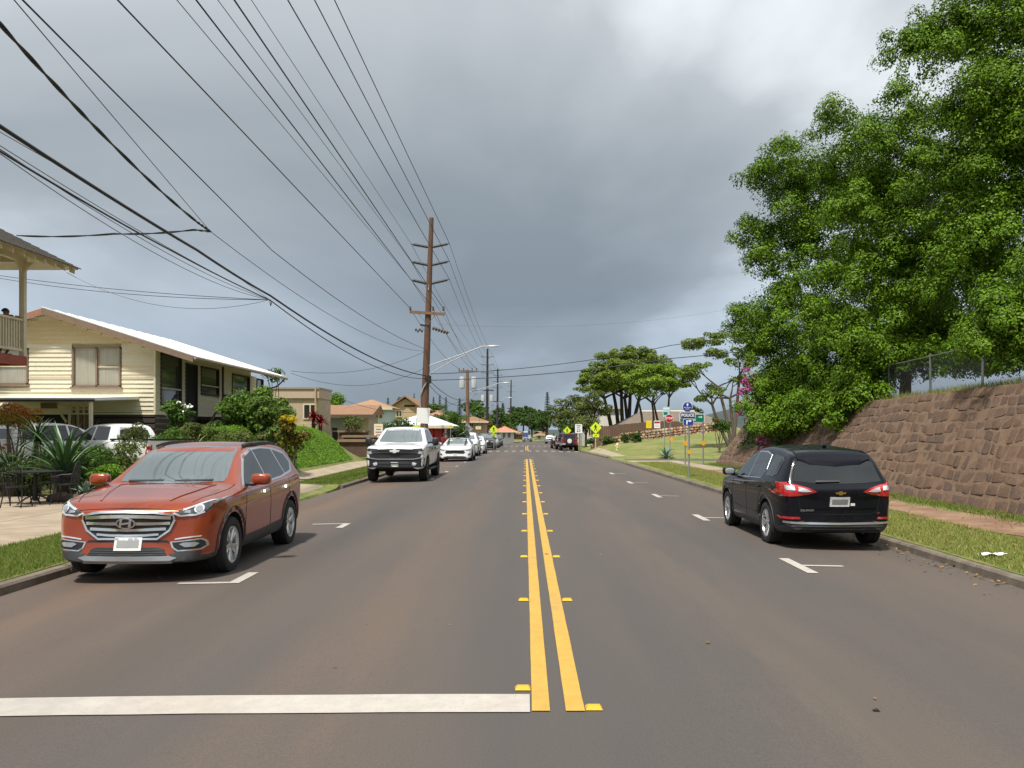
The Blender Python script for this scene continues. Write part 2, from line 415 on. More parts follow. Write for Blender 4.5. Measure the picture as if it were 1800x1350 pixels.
slab(-7.35, -5.72, 20.0, 23.4); slab(-7.35, -5.72, 23.4, 27.0)
slab(-9.2, -7.35, 20.0, 23.4); slab(-9.2, -7.35, 23.4, 26.6)
slab(-13.2, -9.2, 20.0, 21.4); slab(-19.5, -13.2, 20.0, 21.4)
walk = struct('sidewalk', MB(), M_CONC)
for i in range(24): slab(-8.25, -7.15, 27.2 + 1.6 * i, 28.8 + 1.6 * i, 'slab', M_CONC, walk)
def crack(pts, par):
    b = MB(); P = []
    for i in range(len(pts) - 1):
        for k in range(8):
            q = k / 8; P.append((pts[i][0] + (pts[i + 1][0] - pts[i][0]) * q + rnd.uniform(-.02, .02), pts[i][1] + (pts[i + 1][1] - pts[i][1]) * q + rnd.uniform(-.03, .03)))
    for (x, y) in P: w_ = rnd.uniform(.006, .016); b.v += [(x, y - w_, zg(x, y) + .0145), (x, y + w_, zg(x, y) + .0145)]
    for i in range(len(P) - 1): b.f.append((2 * i, 2 * i + 1, 2 * i + 3, 2 * i + 2))
    link('crack', b.mesh('crack'), M_KERB, par)
crack([(-9.1, 13.0), (-8.6, 13.8), (-8.3, 14.6), (-7.5, 15.2)], yard); crack([(-12.5, 16.4), (-11.2, 16.1), (-9.3, 16.6)], yard)
# --- right side: sidewalk fading to a worn dirt path, drive apron
walk2 = struct('footpath', MB(), M_CONC)
for i in range(7): slab(7.35 - 0.06 * i, 8.55 - 0.06 * i, 36.0 + 1.5 * i, 37.5 + 1.5 * i, 'slab', M_CONC, walk2)
for i in range(3):
    slab(5.6 + 1.15 * i, 6.75 + 1.15 * i, 46.9, 49.6, 'slab', M_CONC, walk2); slab(5.6 + 1.15 * i, 6.75 + 1.15 * i, 49.6, 52.2, 'slab', M_CONC, walk2, dz=0.014)
for i in range(14): slab(5.9, 6.9, 59.5 + 1.6 * i, 61.1 + 1.6 * i, 'slab', M_CONC, walk2)
def path_pt(u, Y):
    c = 8.15 - 0.012 * Y + 0.12 * math.sin(Y * 0.5); w = 0.62 + 0.14 * math.sin(Y * 1.3) + 0.10 * math.sin(Y * 3.1 + 1)
    return (c + u * w, Y)
sheet('dirt_path', path_pt, lin(-1, 1, 6), lin(2.5, 36.2, 110), M_DIRT, 0.011)
# bare soil strip at the foot of the wall
sheet('soil_strip', lambda u, Y: (9.12 + 0.30 * u + 0.12 * math.sin(Y * 1.7), Y), lin(-1, 1, 4), lin(3, 42, 110), M_DIRT, 0.010)

# --- road markings, parts of the road
def mark(name, quads, m, dz=0.007):
    b = MB()
    for q in quads:
        n0 = len(b.v)
        for (X, Y) in q: b.v.append((X, Y, rs(X, Y) + dz))
        b.f.append(tuple(range(n0, n0 + len(q))))
    return link(name, b.mesh(name), m, ROAD)
def jag(x0, x1, y0, y1, step=0.35, j=0.0015):
    """a long stripe with slightly uneven edges"""
    n = max(2, int((y1 - y0) / step)); return [[(x0 + rnd.uniform(-j, j), y0 + (y1 - y0) * i / n), (x1 + rnd.uniform(-j, j), y0 + (y1 - y0) * i / n)] for i in range(n + 1)]
def stripe(name, x0, x1, y0, y1, m):
    rows = jag(x0, x1, y0, y1); q = [[rows[i][0], rows[i][1], rows[i + 1][1], rows[i + 1][0]] for i in range(len(rows) - 1)]
    return mark(name, q, m)
stripe('centre_line', 0.042, 0.153, 5.36, 54.0, M_YPAINT); stripe('centre_line', 0.251, 0.366, 5.36, 54.0, M_YPAINT)
stripe('centre_line', 0.042, 0.153, 90.0, 122.0, M_YPAINT); stripe('centre_line', 0.251, 0.366, 90.0, 122.0, M_YPAINT)
b = [[-5.6 + 0.4 * i, 5.335 + rnd.uniform(-.004, .004), 5.70 + rnd.uniform(-.004, .004)] for i in range(15)]; b[-1][0] = 0.030
mark('stop_line', [[(b[i][0], b[i][1]), (b[i + 1][0], b[i + 1][1]), (b[i + 1][0], b[i + 1][2]), (b[i][0], b[i][2])] for i in range(14)], M_WPAINT)
for Y in (11.35, 17.6, 23.5, 29.5, 35.7):                        # T marks along the right-hand stalls
    mark('stall_mark', [[(3.46, Y - 0.62), (3.60, Y - 0.62), (3.60, Y + 0.62), (3.46, Y + 0.62)], [(3.602, Y - 0.05), (4.12, Y - 0.05), (4.12, Y + 0.05), (3.602, Y + 0.05)]], M_WPAINT)
for i, Y in enumerate((10.05, 16.4, 31.2, 36.9, 42.6, 48.3, 54.0, 60.0)):
    a = (0, 0.66) if i != 1 else (-0.66, 0)
    mark('stall_mark', [[(-3.40, Y + a[0] - 0.05), (-3.27, Y + a[0] - 0.05), (-3.27, Y + a[1] + 0.05), (-3.40, Y + a[1] + 0.05)], [(-3.98, Y - 0.05), (-3.402, Y - 0.05), (-3.402, Y + 0.05), (-3.98, Y + 0.05)]], M_WPAINT)
for yy in (86.0, 121.5):
    for i in range(14):
        X = -5.2 + 0.78 * i
        mark('crosswalk_bar', [[(X, yy), (X + 0.36, yy), (X + 0.36, yy + 2.4), (X, yy + 2.4)]], M_WPAINT)
M_RPM = mat('yellow_reflector', (0.60, 0.34, 0.015), 0.35, spec=0.5)
def rpm_mesh():
    b = MB(); a, c, h = 0.052, 0.048, 0.018
    b.add([(-a, -c, 0), (a, -c, 0), (a, c, 0), (-a, c, 0), (-a * .72, -c * .45, h), (a * .72, -c * .45, h), (a * .72, c * .45, h), (-a * .72, c * .45, h)],
          [(0, 1, 5, 4), (1, 2, 6, 5), (2, 3, 7, 6), (3, 0, 4, 7), (4, 5, 6, 7)])
    me = b.mesh('raised_marker'); me.materials.append(M_RPM); return me
RPM = rpm_mesh()
for n in range(16):
    Y = 5.83 + 3.04 * n
    for X in (-0.015, 0.425):
        yy = Y if n or X < 0 else 5.42
        o = link('raised_marker', RPM, None, ROAD, loc=(X, yy, rs(X, yy) + 0.006))
# hills beyond, right; the blue of distance haze is put into their colour
M_HILL = mat('hazy_hill_scrub', (0.035, 0.05, 0.05), 0.95, var=0.25, scale=0.02)
def hill(X, v):
    z = 25 * math.exp(-((X - 290) / 130) ** 2) + 30 * math.exp(-((X - 520) / 220) ** 2) + 14 * math.exp(-((X + 400) / 300) ** 2) + 3 * math.sin(X * 0.02) + 1.2 * math.sin(X * .07)
    return (X, 950 + v * 260, -8 + max(0, z + 6) * math.sin(math.pi * min(1, v * 0.5 + 0.0) if v < 1 else math.pi * 0.5 * (2 - v)))
struct('hills', MB().grid(hill, lin(-1200, 1200, 160), lin(0, 2, 8)), M_HILL, smooth=60)
# ================================================================== cars
def pchip(pts):
    xs_ = [p[0] for p in pts]; y_ = [p[1] for p in pts]; n = len(xs_)
    h = [xs_[i + 1] - xs_[i] for i in range(n - 1)]; d = [(y_[i + 1] - y_[i]) / h[i] for i in range(n - 1)]
    m = [0.0] * n; m[0], m[-1] = d[0], d[-1]
    for i in range(1, n - 1):
        if d[i - 1] * d[i] > 0:
            w1, w2 = 2 * h[i] + h[i - 1], h[i] + 2 * h[i - 1]; m[i] = (w1 + w2) / (w1 / d[i - 1] + w2 / d[i])
    def f(x):
        if x <= xs_[0]: return y_[0]
        if x >= xs_[-1]: return y_[-1]
        i = max(k for k in range(n - 1) if xs_[k] <= x); t = (x - xs_[i]) / h[i]
        return ((1 + 2 * t) * (1 - t) ** 2 * y_[i] + t * (1 - t) ** 2 * h[i] * m[i] + t * t * (3 - 2 * t) * y_[i + 1] + t * t * (t - 1) * h[i] * m[i + 1])
    return f
def paint(name, col, metal=0.0, rough=0.28, flake=False):
    m = mat(name, col, rough, metal, coat=0.35 if max(col) < .03 else 1.0, spec=0.10 if max(col) < .03 else 0.4)
    return m
M_TYRE = mat('tyre_rubber', (0.016, 0.016, 0.017), 0.85, var=0.2, scale=30, bump=0.3, bscale=60)
M_RIM = mat('alloy_rim', (0.62, 0.63, 0.64), 0.28, 0.9)
M_RIMD = mat('black_rim', (0.02, 0.02, 0.022), 0.35, 0.3)
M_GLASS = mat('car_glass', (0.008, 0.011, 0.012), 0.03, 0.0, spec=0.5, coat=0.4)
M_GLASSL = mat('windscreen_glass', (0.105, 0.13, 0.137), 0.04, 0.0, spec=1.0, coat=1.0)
M_TRIM = mat('black_trim', (0.018, 0.018, 0.019), 0.45)
M_CLAD = mat('grey_cladding', (0.045, 0.047, 0.050), 0.6, var=0.1, scale=40, bump=0.1)
M_CHROME = mat('chrome', (0.72, 0.73, 0.75), 0.24, 0.9)
M_SATIN = mat('satin_silver', (0.45, 0.46, 0.47), 0.35, 0.8)
M_LENS = mat('clear_lens', (0.30, 0.31, 0.33), 0.06, 0.3, spec=0.9, coat=1.0)
M_LENSD = mat('dark_lens', (0.03, 0.032, 0.036), 0.06, 0.0, spec=0.9, coat=1.0)
M_LAMP = mat('lamp_reflector', (0.85, 0.86, 0.88), 0.12, 0.6, coat=1.0)
M_RED = mat('red_lens', (0.42, 0.010, 0.012), 0.10, spec=0.8, coat=1.0)
M_PLATE = mat('plate_white', (0.72, 0.72, 0.70), 0.4)
M_PLATEG = mat('plate_grey', (0.30, 0.31, 0.31), 0.5)
M_WELL = mat('wheel_well', (0.008, 0.008, 0.008), 0.95)
M_GOLD = mat('gold_badge', (0.62, 0.42, 0.12), 0.25, 0.9)
M_ORGL = mat('amber_lens', (0.7, 0.22, 0.02), 0.2)

_wheel_cache = {}
def wheel_meshes(r, w, style):
    k = (round(r, 3), round(w, 3), style)
    if k in _wheel_cache: return _wheel_cache[k]
    rr = r * 0.665; hw = w / 2
    t = MB().lathe([(rr, -hw * 0.86), (rr + 0.015, -hw * 0.98), (r * 0.88, -hw), (r * 0.965, -hw * 0.90), (r, -hw * 0.62), (r, -0.012), (r - .008, -0.008), (r - .008, .008), (r, 0.012), (r, hw * 0.62), (r * 0.965, hw * 0.90), (r * 0.88, hw), (rr + 0.015, hw * 0.98), (rr, hw * 0.86)], 40, axis='Y')
    tm = t.mesh('tyre'); tm.materials.append(M_TYRE); tm.polygons.foreach_set('use_smooth', [True] * len(tm.polygons)); tm.set_sharp_from_angle(angle=R(40))
    m = M_RIMD if 'black' in style else M_RIM
    b = MB().lathe([(rr, hw * 0.86), (rr - 0.006, hw * 0.92), (rr - 0.022, hw * 0.88), (rr - 0.03, hw * 0.5), (rr - 0.035, -hw * 0.8)], 40, axis='Y')
    b.lathe([(0.0, hw * 0.78), (0.035, hw * 0.78), (0.05, hw * 0.70), (0.055, hw * 0.4)], 16, axis='Y')
    ns = 5
    for i in range(ns):
        a0 = 2 * math.pi * i / ns + math.pi / 2
        offs = (-0.19, 0.19) if 'split' in style else (0.0,)
        for o_ in offs:
            ai, ao = a0 + o_ * 0.55, a0 + o_
            wi, wo_ = (0.024, 0.020) if 'split' in style else (0.045, 0.055)
            def pt(rad, ang, off, dep): return (rad * math.cos(ang) - off * math.sin(ang), dep, rad * math.sin(ang) + off * math.cos(ang))
            vs_ = []
            for rad, ang, wd, dep in ((0.035, ai, wi, hw * 0.72), (rr * 0.55, (ai + ao) / 2, (wi + wo_) / 2, hw * 0.80), (rr - 0.015, ao, wo_, hw * 0.84)):
                vs_ += [pt(rad, ang, -wd, dep - 0.012), pt(rad, ang, -wd * 0.6, dep), pt(rad, ang, wd * 0.6, dep), pt(rad, ang, wd, dep - 0.012), pt(rad, ang, wd, dep - 0.05), pt(rad, ang, -wd, dep - 0.05)]
            fs = []
            for s in range(2):
                for q in range(6): q2 = (q + 1) % 6; fs.append((s * 6 + q, s * 6 + q2, s * 6 + 6 + q2, s * 6 + 6 + q))
            b.add(vs_, fs)
    rm = b.mesh('rim'); rm.materials.append(m); rm.polygons.foreach_set('use_smooth', [True] * len(rm.polygons)); rm.set_sharp_from_angle(angle=R(35))
    d = MB().lathe([(0.0, -hw * 0.1), (rr - 0.04, -hw * 0.1), (rr - 0.04, -hw * 0.3)], 24, axis='Y')
    d.lathe([(0.0, hw * 0.05), (rr * 0.62, hw * 0.05), (rr * 0.62, -hw * 0.05)], 24, axis='Y')
    dm = d.mesh('brake_disc'); dm.materials.append(M_WELL)
    _wheel_cache[k] = (tm, rm, dm); return _wheel_cache[k]

class Car:
    def __init__(s, name, loc, rotz, label, group, P, body_mat, cat='car', hi=True):
        s.P = P; s.L = P['L']
        if abs(loc[0]) < 6: loc = (loc[0], loc[1], rs(loc[0], loc[1]))
        s.t = thing(name, loc, label, cat, group, rotz); s.hi = hi
        f = {k: pchip(P[k]) for k in ('zb', 'zbelt', 'ztop', 'w')}; s.f = f
        us = P.get('us')
        if not us:
            us = sorted(set([round(p[0], 4) for k in ('ztop', 'w', 'zbelt') for p in P[k]] + [round(s.L * i / (46 if hi else 22), 4) for i in range((46 if hi else 22) + 1)]))
            us = [u for i, u in enumerate(us) if i == 0 or u - us[i - 1] > 0.012]
        tum = P.get('tumble', 0.32); cr = P.get('crown', 0.05); b = MB(); rows = []
        for u in us:
            zb, ze, zt, w = f['zb'](u), f['zbelt'](u), f['ztop'](u), f['w'](u)
            zt = max(zt, ze + 0.012); hgt = zt - ze; wb = w * P.get('wbelt', 0.955)
            c = min(cr, hgt * 0.6); wt = max(0.25, wb - 0.02 - tum * max(0, hgt - c) - 0.05 * min(1, hgt / 0.3))
            zm = zb + (ze - zb) * P.get('mid', 0.62); ws = P.get('waist', 0.985)
            pts = [(0, zb), (w * 0.55, zb), (w * 0.84, zb), (w * 0.93, zb + 0.03), (w * 0.965, zb + (zm - zb) * 0.22), (w * ws, zb + (zm - zb) * 0.40), (w * ws, zb + (zm - zb) * 0.72), (w, zm), (w * 0.994, zm + (ze - zm) * 0.35),
                   (w * 0.985, zm + (ze - zm) * 0.72), (wb + (w - wb) * 0.35, ze - 0.018), (wb, ze + 0.004),
                   (wb + (wt - wb) * 0.33, ze + (hgt - c) * 0.33), (wb + (wt - wb) * 0.66, ze + (hgt - c) * 0.66), (wt + 0.004, zt - c - 0.015 * min(1, hgt)), (wt - 0.045, zt - c * 0.72),
                   (wt * 0.72, zt - c * 0.32), (wt * 0.38, zt - c * 0.08), (0, zt)]
            rows.append(pts)
        n = len(rows[0]); ring = 2 * n - 2; bulge = P.get('bulge', (0.10, 0.08)); lean = P.get('lean', (0.0, 0.0))
        for u, pts in zip(us, rows):
            full = pts + [(-y, z) for (y, z) in pts[-2:0:-1]]
            for (y, z) in full:
                x = s.L / 2 - u
                kf = max(0, 1 - u / 0.6) ** 2; kr = max(0, 1 - (s.L - u) / 0.5) ** 2; wm = P['W'] / 2
                x -= kf * bulge[0] * (y / wm) ** 2; x += kr * bulge[1] * (y / wm) ** 2
                x -= kf * lean[0] * (z - 0.55); x += kr * lean[1] * (z - 0.6)
                b.v.append((x, y, z))
        for i in range(len(us) - 1):
            for k in range(ring):
                k2 = (k + 1) % ring; b.f.append((i * ring + k, i * ring + k2, (i + 1) * ring + k2, (i + 1) * ring + k))
        b.f.append(tuple(range(ring))); o = (len(us) - 1) * ring; b.f.append(tuple(range(o, o + ring)))
        me = b.mesh('body')
        for m_ in (body_mat, M_CLAD, M_WELL): me.materials.append(m_)
        ncl = P.get('nclad', 0); mi = []
        for pidx in range(len(b.f)):
            q = pidx % ring; q = min(q, ring - 1 - q) if pidx < len(b.f) - 2 else 99
            mi.append(2 if q < 2 else (1 if q < ncl else 0))
        me.polygons.foreach_set('material_index', mi)
        ob = bpy.data.objects.new('body', me); COL.objects.link(ob)
        if hi:
            sm = ob.modifiers.new('s', 'SUBSURF'); sm.levels = 1; sm.render_levels = 1
        cut = MB(); s.ax = [s.L / 2 - P['fo'], s.L / 2 - P['fo'] - P['wb']]; wr = P['wr']; ar = P.get('arch', wr + 0.055)
        wmax = P['W'] / 2
        for axx in s.ax:
            for sg in (-1, 1):
                y0, y1 = sg * (wmax - 0.30), sg * (wmax + 0.25)
                pr = [(axx + ar * math.cos(2 * math.pi * k / 40), y0, wr + 0.01 + ar * math.sin(2 * math.pi * k / 40)) for k in range(40)]
                cut.prism(pr, (0, 0, 0), (0, y1 - y0, 0))
        cm = cut.mesh('cut'); cm.materials.append(M_WELL); co = bpy.data.objects.new('cut', cm); COL.objects.link(co)
        bo = ob.modifiers.new('b', 'BOOLEAN'); bo.operation = 'DIFFERENCE'; bo.object = co; bo.solver = 'EXACT'; bo.material_mode = 'TRANSFER'
        dg = bpy.context.evaluated_depsgraph_get(); dg.update()
        fin = bpy.data.meshes.new_from_object(ob.evaluated_get(dg)); fin.name = 'body'
        bpy.data.objects.remove(ob); bpy.data.objects.remove(co)
        s.body = link('body', fin, None, s.t, P.get('sharp', 32))
        bm = bmesh.new(); bm.from_mesh(fin); bmesh.ops.triangulate(bm, faces=bm.faces); s.bvh = BVHTree.FromBMesh(bm); bm.free()
        for axx in s.ax:
            for sg in (-1, 1): s.wheel(axx, sg * (P.get('track', wmax - 0.125)), wr, P.get('ww', 0.235), P.get('rim', 'split'), sg)
    def wheel(s, x, y, r, w, style, sg, z=None):
        tm, rm, dm = wheel_meshes(r, w, style)
        wo_ = bpy.data.objects.new('wheel', None); COL.objects.link(wo_); wo_.parent = s.t; wo_.location = (x, y, r if z is None else z); wo_.empty_display_size = .1
        wo_.rotation_euler = (0, rnd.uniform(0, 6), 0) if sg > 0 else (0, rnd.uniform(0, 6), math.pi)
        for nm, me in (('tyre', tm), ('rim', rm), ('brake_disc', dm)): link(nm, me, None, wo_)
        return wo_
    def ray(s, view, a, c):
        if view in ('left', 'right'):
            sg = 1 if view == 'left' else -1; o, d = Vector((s.L / 2 - a, sg * 3, c)), Vector((0, -sg, 0))
        elif view == 'front': o, d = Vector((6, a, c)), Vector((-1, 0, 0))
        elif view == 'rear': o, d = Vector((-6, a, c)), Vector((1, 0, 0))
        else: o, d = Vector((s.L / 2 - a, c, 4)), Vector((0, 0, -1))
        h = s.bvh.ray_cast(o, d)
        if h[0] is None:
            q = o + d * (3.0 - s.P['W'] / 2 + 0.1 if view in ('left', 'right') else (6 - s.L / 2 if view in ('front', 'rear') else 3))
            h = s.bvh.find_nearest(q)
        n = h[1]
        if n.dot(d) > 0: n = -n
        return h[0], n, d
    def panel(s, name, view, poly, m, off=0.004, depth=0.02, res=0.05, parent=None, maxgap=0.25, both=False):
        if both:
            s.panel(name, view, poly, m, off, depth, res, parent, maxgap)
            if view in ('front', 'rear'): return s.panel(name, view, [(-a, c) for a, c in poly], m, off, depth, res, parent, maxgap)
            if view == 'left': return s.panel(name, 'right', poly, m, off, depth, res, parent, maxgap)
            if view == 'top': return s.panel(name, view, [(a, -c) for a, c in poly], m, off, depth, res, parent, maxgap)
        pts = []
        n = len(poly)
        for i in range(n):
            p, q = Vector(poly[i]), Vector(poly[(i + 1) % n]); k = max(1, int((q - p).length / res))
            for j in range(k): pts.append(p + (q - p) * (j / k))
        nb = len(pts); edges = [(i, (i + 1) % nb) for i in range(nb)]
        x0, x1 = min(p.x for p in pts), max(p.x for p in pts); y0, y1 = min(p.y for p in pts), max(p.y for p in pts)
        def inside(p):
            c = False
            for i in range(nb):
                a, d = pts[i], pts[(i + 1) % nb]
                if (a.y > p.y) != (d.y > p.y) and p.x < (d.x - a.x) * (p.y - a.y) / (d.y - a.y) + a.x: c = not c
            return c
        ins = []
        yy = y0 + res / 2
        while yy < y1:
            xx = x0 + res / 2
            while xx < x1:
                p = Vector((xx, yy))
                if inside(p) and min((p - q).length for q in pts) > res * 0.45: ins.append(p)
                xx += res
            yy += res
        r = delaunay_2d_cdt(pts + ins, edges, [], 1, 1e-5)
        v2, fc = r[0], r[2]
        b = MB(); bot = []
        for p in v2:
            h, nn, d = s.ray(view, p.x, p.y)
            w_ = h + nn * off * 0.5 - d * off * 0.5; b.v.append(tuple(w_)); bot.append(tuple(w_ + d * depth))
        nv = len(b.v); b.v += bot
        cnt = {}
        for f in fc:
            b.f.append(tuple(f))
            for i in range(len(f)): e_ = (f[i], f[(i + 1) % len(f)]); cnt[tuple(sorted(e_))] = cnt.get(tuple(sorted(e_)), []) + [e_]
        for k, lst in cnt.items():
            if len(lst) == 1: a, c = lst[0]; b.f.append((a, nv + a, nv + c, c))
        o = link(name, b.mesh(name), m, parent or s.t, 35)
        return o
    def line(s, name, view, pts, wd, m, off=0.003, both=False, depth=0.01):
        """a narrow strip along a polyline"""
        P = [Vector(p) for p in pts]; L_, R_ = [], []
        for i, p in enumerate(P):
            d = (P[min(i + 1, len(P) - 1)] - P[max(i - 1, 0)]).normalized(); nn = Vector((-d.y, d.x)); L_.append(p + nn * wd / 2); R_.append(p - nn * wd / 2)
        return s.panel(name, view, [tuple(p) for p in L_ + R_[::-1]], m, off, depth, max(wd, 0.06), both=both)
    def ring(s, name, view, c, ro, ri, a0, a1, m, off=0.006, both=False, depth=0.02, n=24):
        A = [a0 + (a1 - a0) * i / n for i in range(n + 1)]
        return s.panel(name, view, [(c[0] + ro * math.cos(a), c[1] + ro * math.sin(a)) for a in A] + [(c[0] + ri * math.cos(a), c[1] + ri * math.sin(a)) for a in A[::-1]], m, off, depth, 0.06, both=both)
    def blob(s, name, c, rad, m, both=False, n=(14, 8), sq=0.7, parent=None):
        for sg in ((1, -1) if both else (1,)):
            b = MB(); us_ = lin(0, 2 * math.pi, n[0]); vs_ = lin(-math.pi / 2, math.pi / 2, n[1])
            pw = lambda q: math.copysign(abs(q) ** sq, q)
            b.grid(lambda u, v: (c[0] + rad[0] * pw(math.cos(v)) * pw(math.cos(u)), sg * (c[1] + rad[1] * pw(math.cos(v)) * pw(math.sin(u))), c[2] + rad[2] * pw(math.sin(v))), us_, vs_)
            o = link(name, b.mesh(name), m, parent or s.t, 60)
        return o
    def box(s, name, c, d, m, parent=None, bev=0.2):
        b = MB(); hx, hy, hz = d[0] / 2, d[1] / 2, d[2] / 2; k = min(hx, hy, hz) * bev * 2
        b.add([(c[0] + a * (hx - (k if i else 0)), c[1] + e * (hy - (k if j else 0)), c[2] + g * (hz - (0 if (i or j) else k))) for (i, j) in ((0, 0), (1, 1)) for a in (-1, 1) for e in (-1, 1) for g in (-1, 1)],
              [])
        b = MB().box(c, d); return link(name, b.mesh(name), m, parent or s.t)

def plate(c, view, y, z, w=0.305, h=0.155):
    p = c.panel('licence_plate', view, [(y - w / 2, z - h / 2), (y + w / 2, z - h / 2), (y + w / 2, z + h / 2), (y - w / 2, z + h / 2)], M_PLATE, 0.02, 0.02, 0.1)
    c.panel('plate_number', view, [(y - w * .4, z - h * .28), (y + w * .4, z - h * .28), (y + w * .4, z + h * .28), (y - w * .4, z + h * .28)], M_PLATEG, 0.023, 0.003, 0.1, parent=p)
def rect(a0, c0, a1, c1): return [(a0, c0), (a1, c0), (a1, c1), (a0, c1)]
def ell(a, c, ra, rc, n=20): return [(a + ra * math.cos(2 * math.pi * i / n), c + rc * math.sin(2 * math.pi * i / n)) for i in range(n)]
def bowtie(y, z, w, h):
    a, b2 = w / 2, h / 2; s_ = 0.07 * w
    return [(y - a + s_ * .0, z + b2 * .45), (y - a * .36, z + b2 * .45), (y - a * .30, z + b2), (y + a * .34, z + b2), (y + a * .34, z + b2 * .45), (y + a, z + b2 * .45), (y + a * .88, z - b2 * .45), (y + a * .36, z - b2 * .45), (y + a * .30, z - b2), (y - a * .34, z - b2), (y - a * .34, z - b2 * .45), (y - a * .88, z - b2 * .45)]

# ---------------------------------------------------------------- orange SUV, near left
ORANGE = paint('copper_orange_paint', (0.34, 0.053, 0.013), 0.45, 0.28)
SF = dict(L=4.70, W=1.88, fo=0.92, wb=2.70, wr=0.362, arch=0.415, ww=0.235, nclad=4, tumble=0.36, crown=0.055, mid=0.64, bulge=(0.20, 0.12), lean=(0.10, 0.0),
    zb=[(0, .27), (.12, .24), (.5, .235), (3.8, .25), (4.3, .28), (4.7, .40)],
    zbelt=[(0, .80), (.08, .86), (.3, .935), (.8, .995), (1.4, 1.03), (2.2, 1.05), (3.4, 1.11), (4.2, 1.14), (4.55, 1.06), (4.7, .90)],
    ztop=[(0, .83), (.08, .90), (.25, .975), (.7, 1.06), (1.15, 1.125), (1.30, 1.14), (1.45, 1.215), (1.85, 1.44), (2.15, 1.575), (2.45, 1.645), (2.9, 1.675), (3.5, 1.665), (4.0, 1.615), (4.22, 1.56), (4.42, 1.36), (4.58, 1.15), (4.66, 1.02), (4.7, .92)],
    w=[(0, .70), (.06, .775), (.18, .85), (.42, .91), (.8, .935), (1.5, .94), (3.4, .94), (4.1, .925), (4.45, .87), (4.62, .79), (4.7, .70)])
c = Car('parked_car', (-4.60, 12.32, 0), R(-90), 'orange SUV with chrome grille parked nose towards us on the left', 'cars parked along the left kerb', SF, ORANGE)
# x origin is the middle of the length; the axle midpoint sits 0.08 ahead
c.t.location.y += 0.08
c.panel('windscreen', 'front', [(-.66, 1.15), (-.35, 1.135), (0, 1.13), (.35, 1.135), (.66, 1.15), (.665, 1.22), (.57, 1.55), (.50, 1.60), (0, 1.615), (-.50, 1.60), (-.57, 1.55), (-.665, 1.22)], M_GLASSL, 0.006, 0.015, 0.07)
c.line('wiper', 'front', [(-.55, 1.155), (-.1, 1.16)], 0.018, M_TRIM, 0.02)
c.line('wiper', 'front', [(.05, 1.155), (.52, 1.165)], 0.018, M_TRIM, 0.02)
# side glass: chrome surround, then the panes
dlo = [(1.50, 1.075), (2.2, 1.085), (3.2, 1.13), (3.80, 1.19), (4.02, 1.32), (3.92, 1.47), (3.5, 1.545), (2.9, 1.575), (2.45, 1.555), (2.1, 1.47)]
c.panel('window_trim', 'left', [(1.46, 1.055), (2.2, 1.065), (3.2, 1.11), (3.84, 1.17), (4.07, 1.32), (3.95, 1.49), (3.5, 1.56), (2.9, 1.59), (2.45, 1.572), (2.07, 1.485)], M_CHROME, 0.003, 0.01, 0.08, both=True)
c.panel('side_window', 'left', [(1.56, 1.085), (2.2, 1.09), (2.50, 1.10), (2.50, 1.545), (2.1, 1.455)], M_GLASS, 0.007, 0.01, 0.07, both=True)
c.panel('side_window', 'left', [(2.56, 1.105), (3.2, 1.135), (3.42, 1.16), (3.34, 1.545), (2.9, 1.565), (2.56, 1.55)], M_GLASS, 0.007, 0.01, 0.07, both=True)
c.panel('side_window', 'left', [(3.48, 1.165), (3.78, 1.20), (3.98, 1.32), (3.88, 1.455), (3.42, 1.535)], M_GLASS, 0.007, 0.01, 0.07, both=True)
c.panel('rear_window', 'rear', [(-.62, 1.2), (.62, 1.2), (.52, 1.48), (-.52, 1.48)], M_GLASS, 0.006, 0.015, 0.1)
c.panel('tail_light', 'rear', [(.45, .95), (.84, .98), (.84, 1.12), (.5, 1.06)], M_RED, 0.008, 0.02, 0.08, both=True)
# grille
gr = c.panel('grille', 'front', [(-.33, .545), (.33, .545), (.46, .64), (.515, .76), (.50, .815), (.3, .845), (0, .852), (-.3, .845), (-.50, .815), (-.515, .76), (-.46, .64)], M_TRIM, 0.006, 0.03, 0.06)
def frame_line(pts, w, m, off): return c.line('grille_bar', 'front', pts, w, m, off)
for nm, pts, w in (('a', [(-.485, .79), (-.2, .806), (0, .81), (.2, .806), (.485, .79)], .036), ('b', [(-.475, .722), (-.2, .722), (0, .722), (.2, .722), (.475, .722)], .036), ('c', [(-.43, .655), (-.2, .645), (0, .642), (.2, .645), (.43, .655)], .034), ('d', [(-.35, .59), (-.2, .578), (0, .575), (.2, .578), (.35, .59)], .026)):
    o = frame_line(pts, w, M_CHROME, 0.022); o.parent = gr
for pts in ([(-.525, .77), (-.47, .64), (-.335, .535), (.335, .535), (.47, .64), (.525, .77)], [(-.52, .77), (-.51, .822), (-.3, .855), (0, .862), (.3, .855), (.51, .822), (.52, .77)]):
    o = c.line('grille_surround', 'front', pts, 0.024, M_CHROME, 0.02); o.parent = gr
bd = c.panel('badge', 'front', ell(0, .730, .108, .066), M_CHROME, 0.045, 0.03, 0.05)
c.panel('badge_field', 'front', ell(0, .730, .093, .053), M_TRIM, 0.047, 0.01, 0.05, parent=bd)
for sg in (-1, 1):
    c.panel('badge_letter', 'front', [(sg * .052 + .004, .730 - .044), (sg * .052 - .024, .730 - .044), (sg * .052 - .004, .730 + .046), (sg * .052 + .024, .730 + .046)], M_CHROME, 0.051, 0.008, 0.05, parent=bd)
c.panel('badge_letter', 'front', [(-.05, .712), (.05, .726), (.05, .748), (-.05, .734)], M_CHROME, 0.051, 0.008, 0.05, parent=bd)
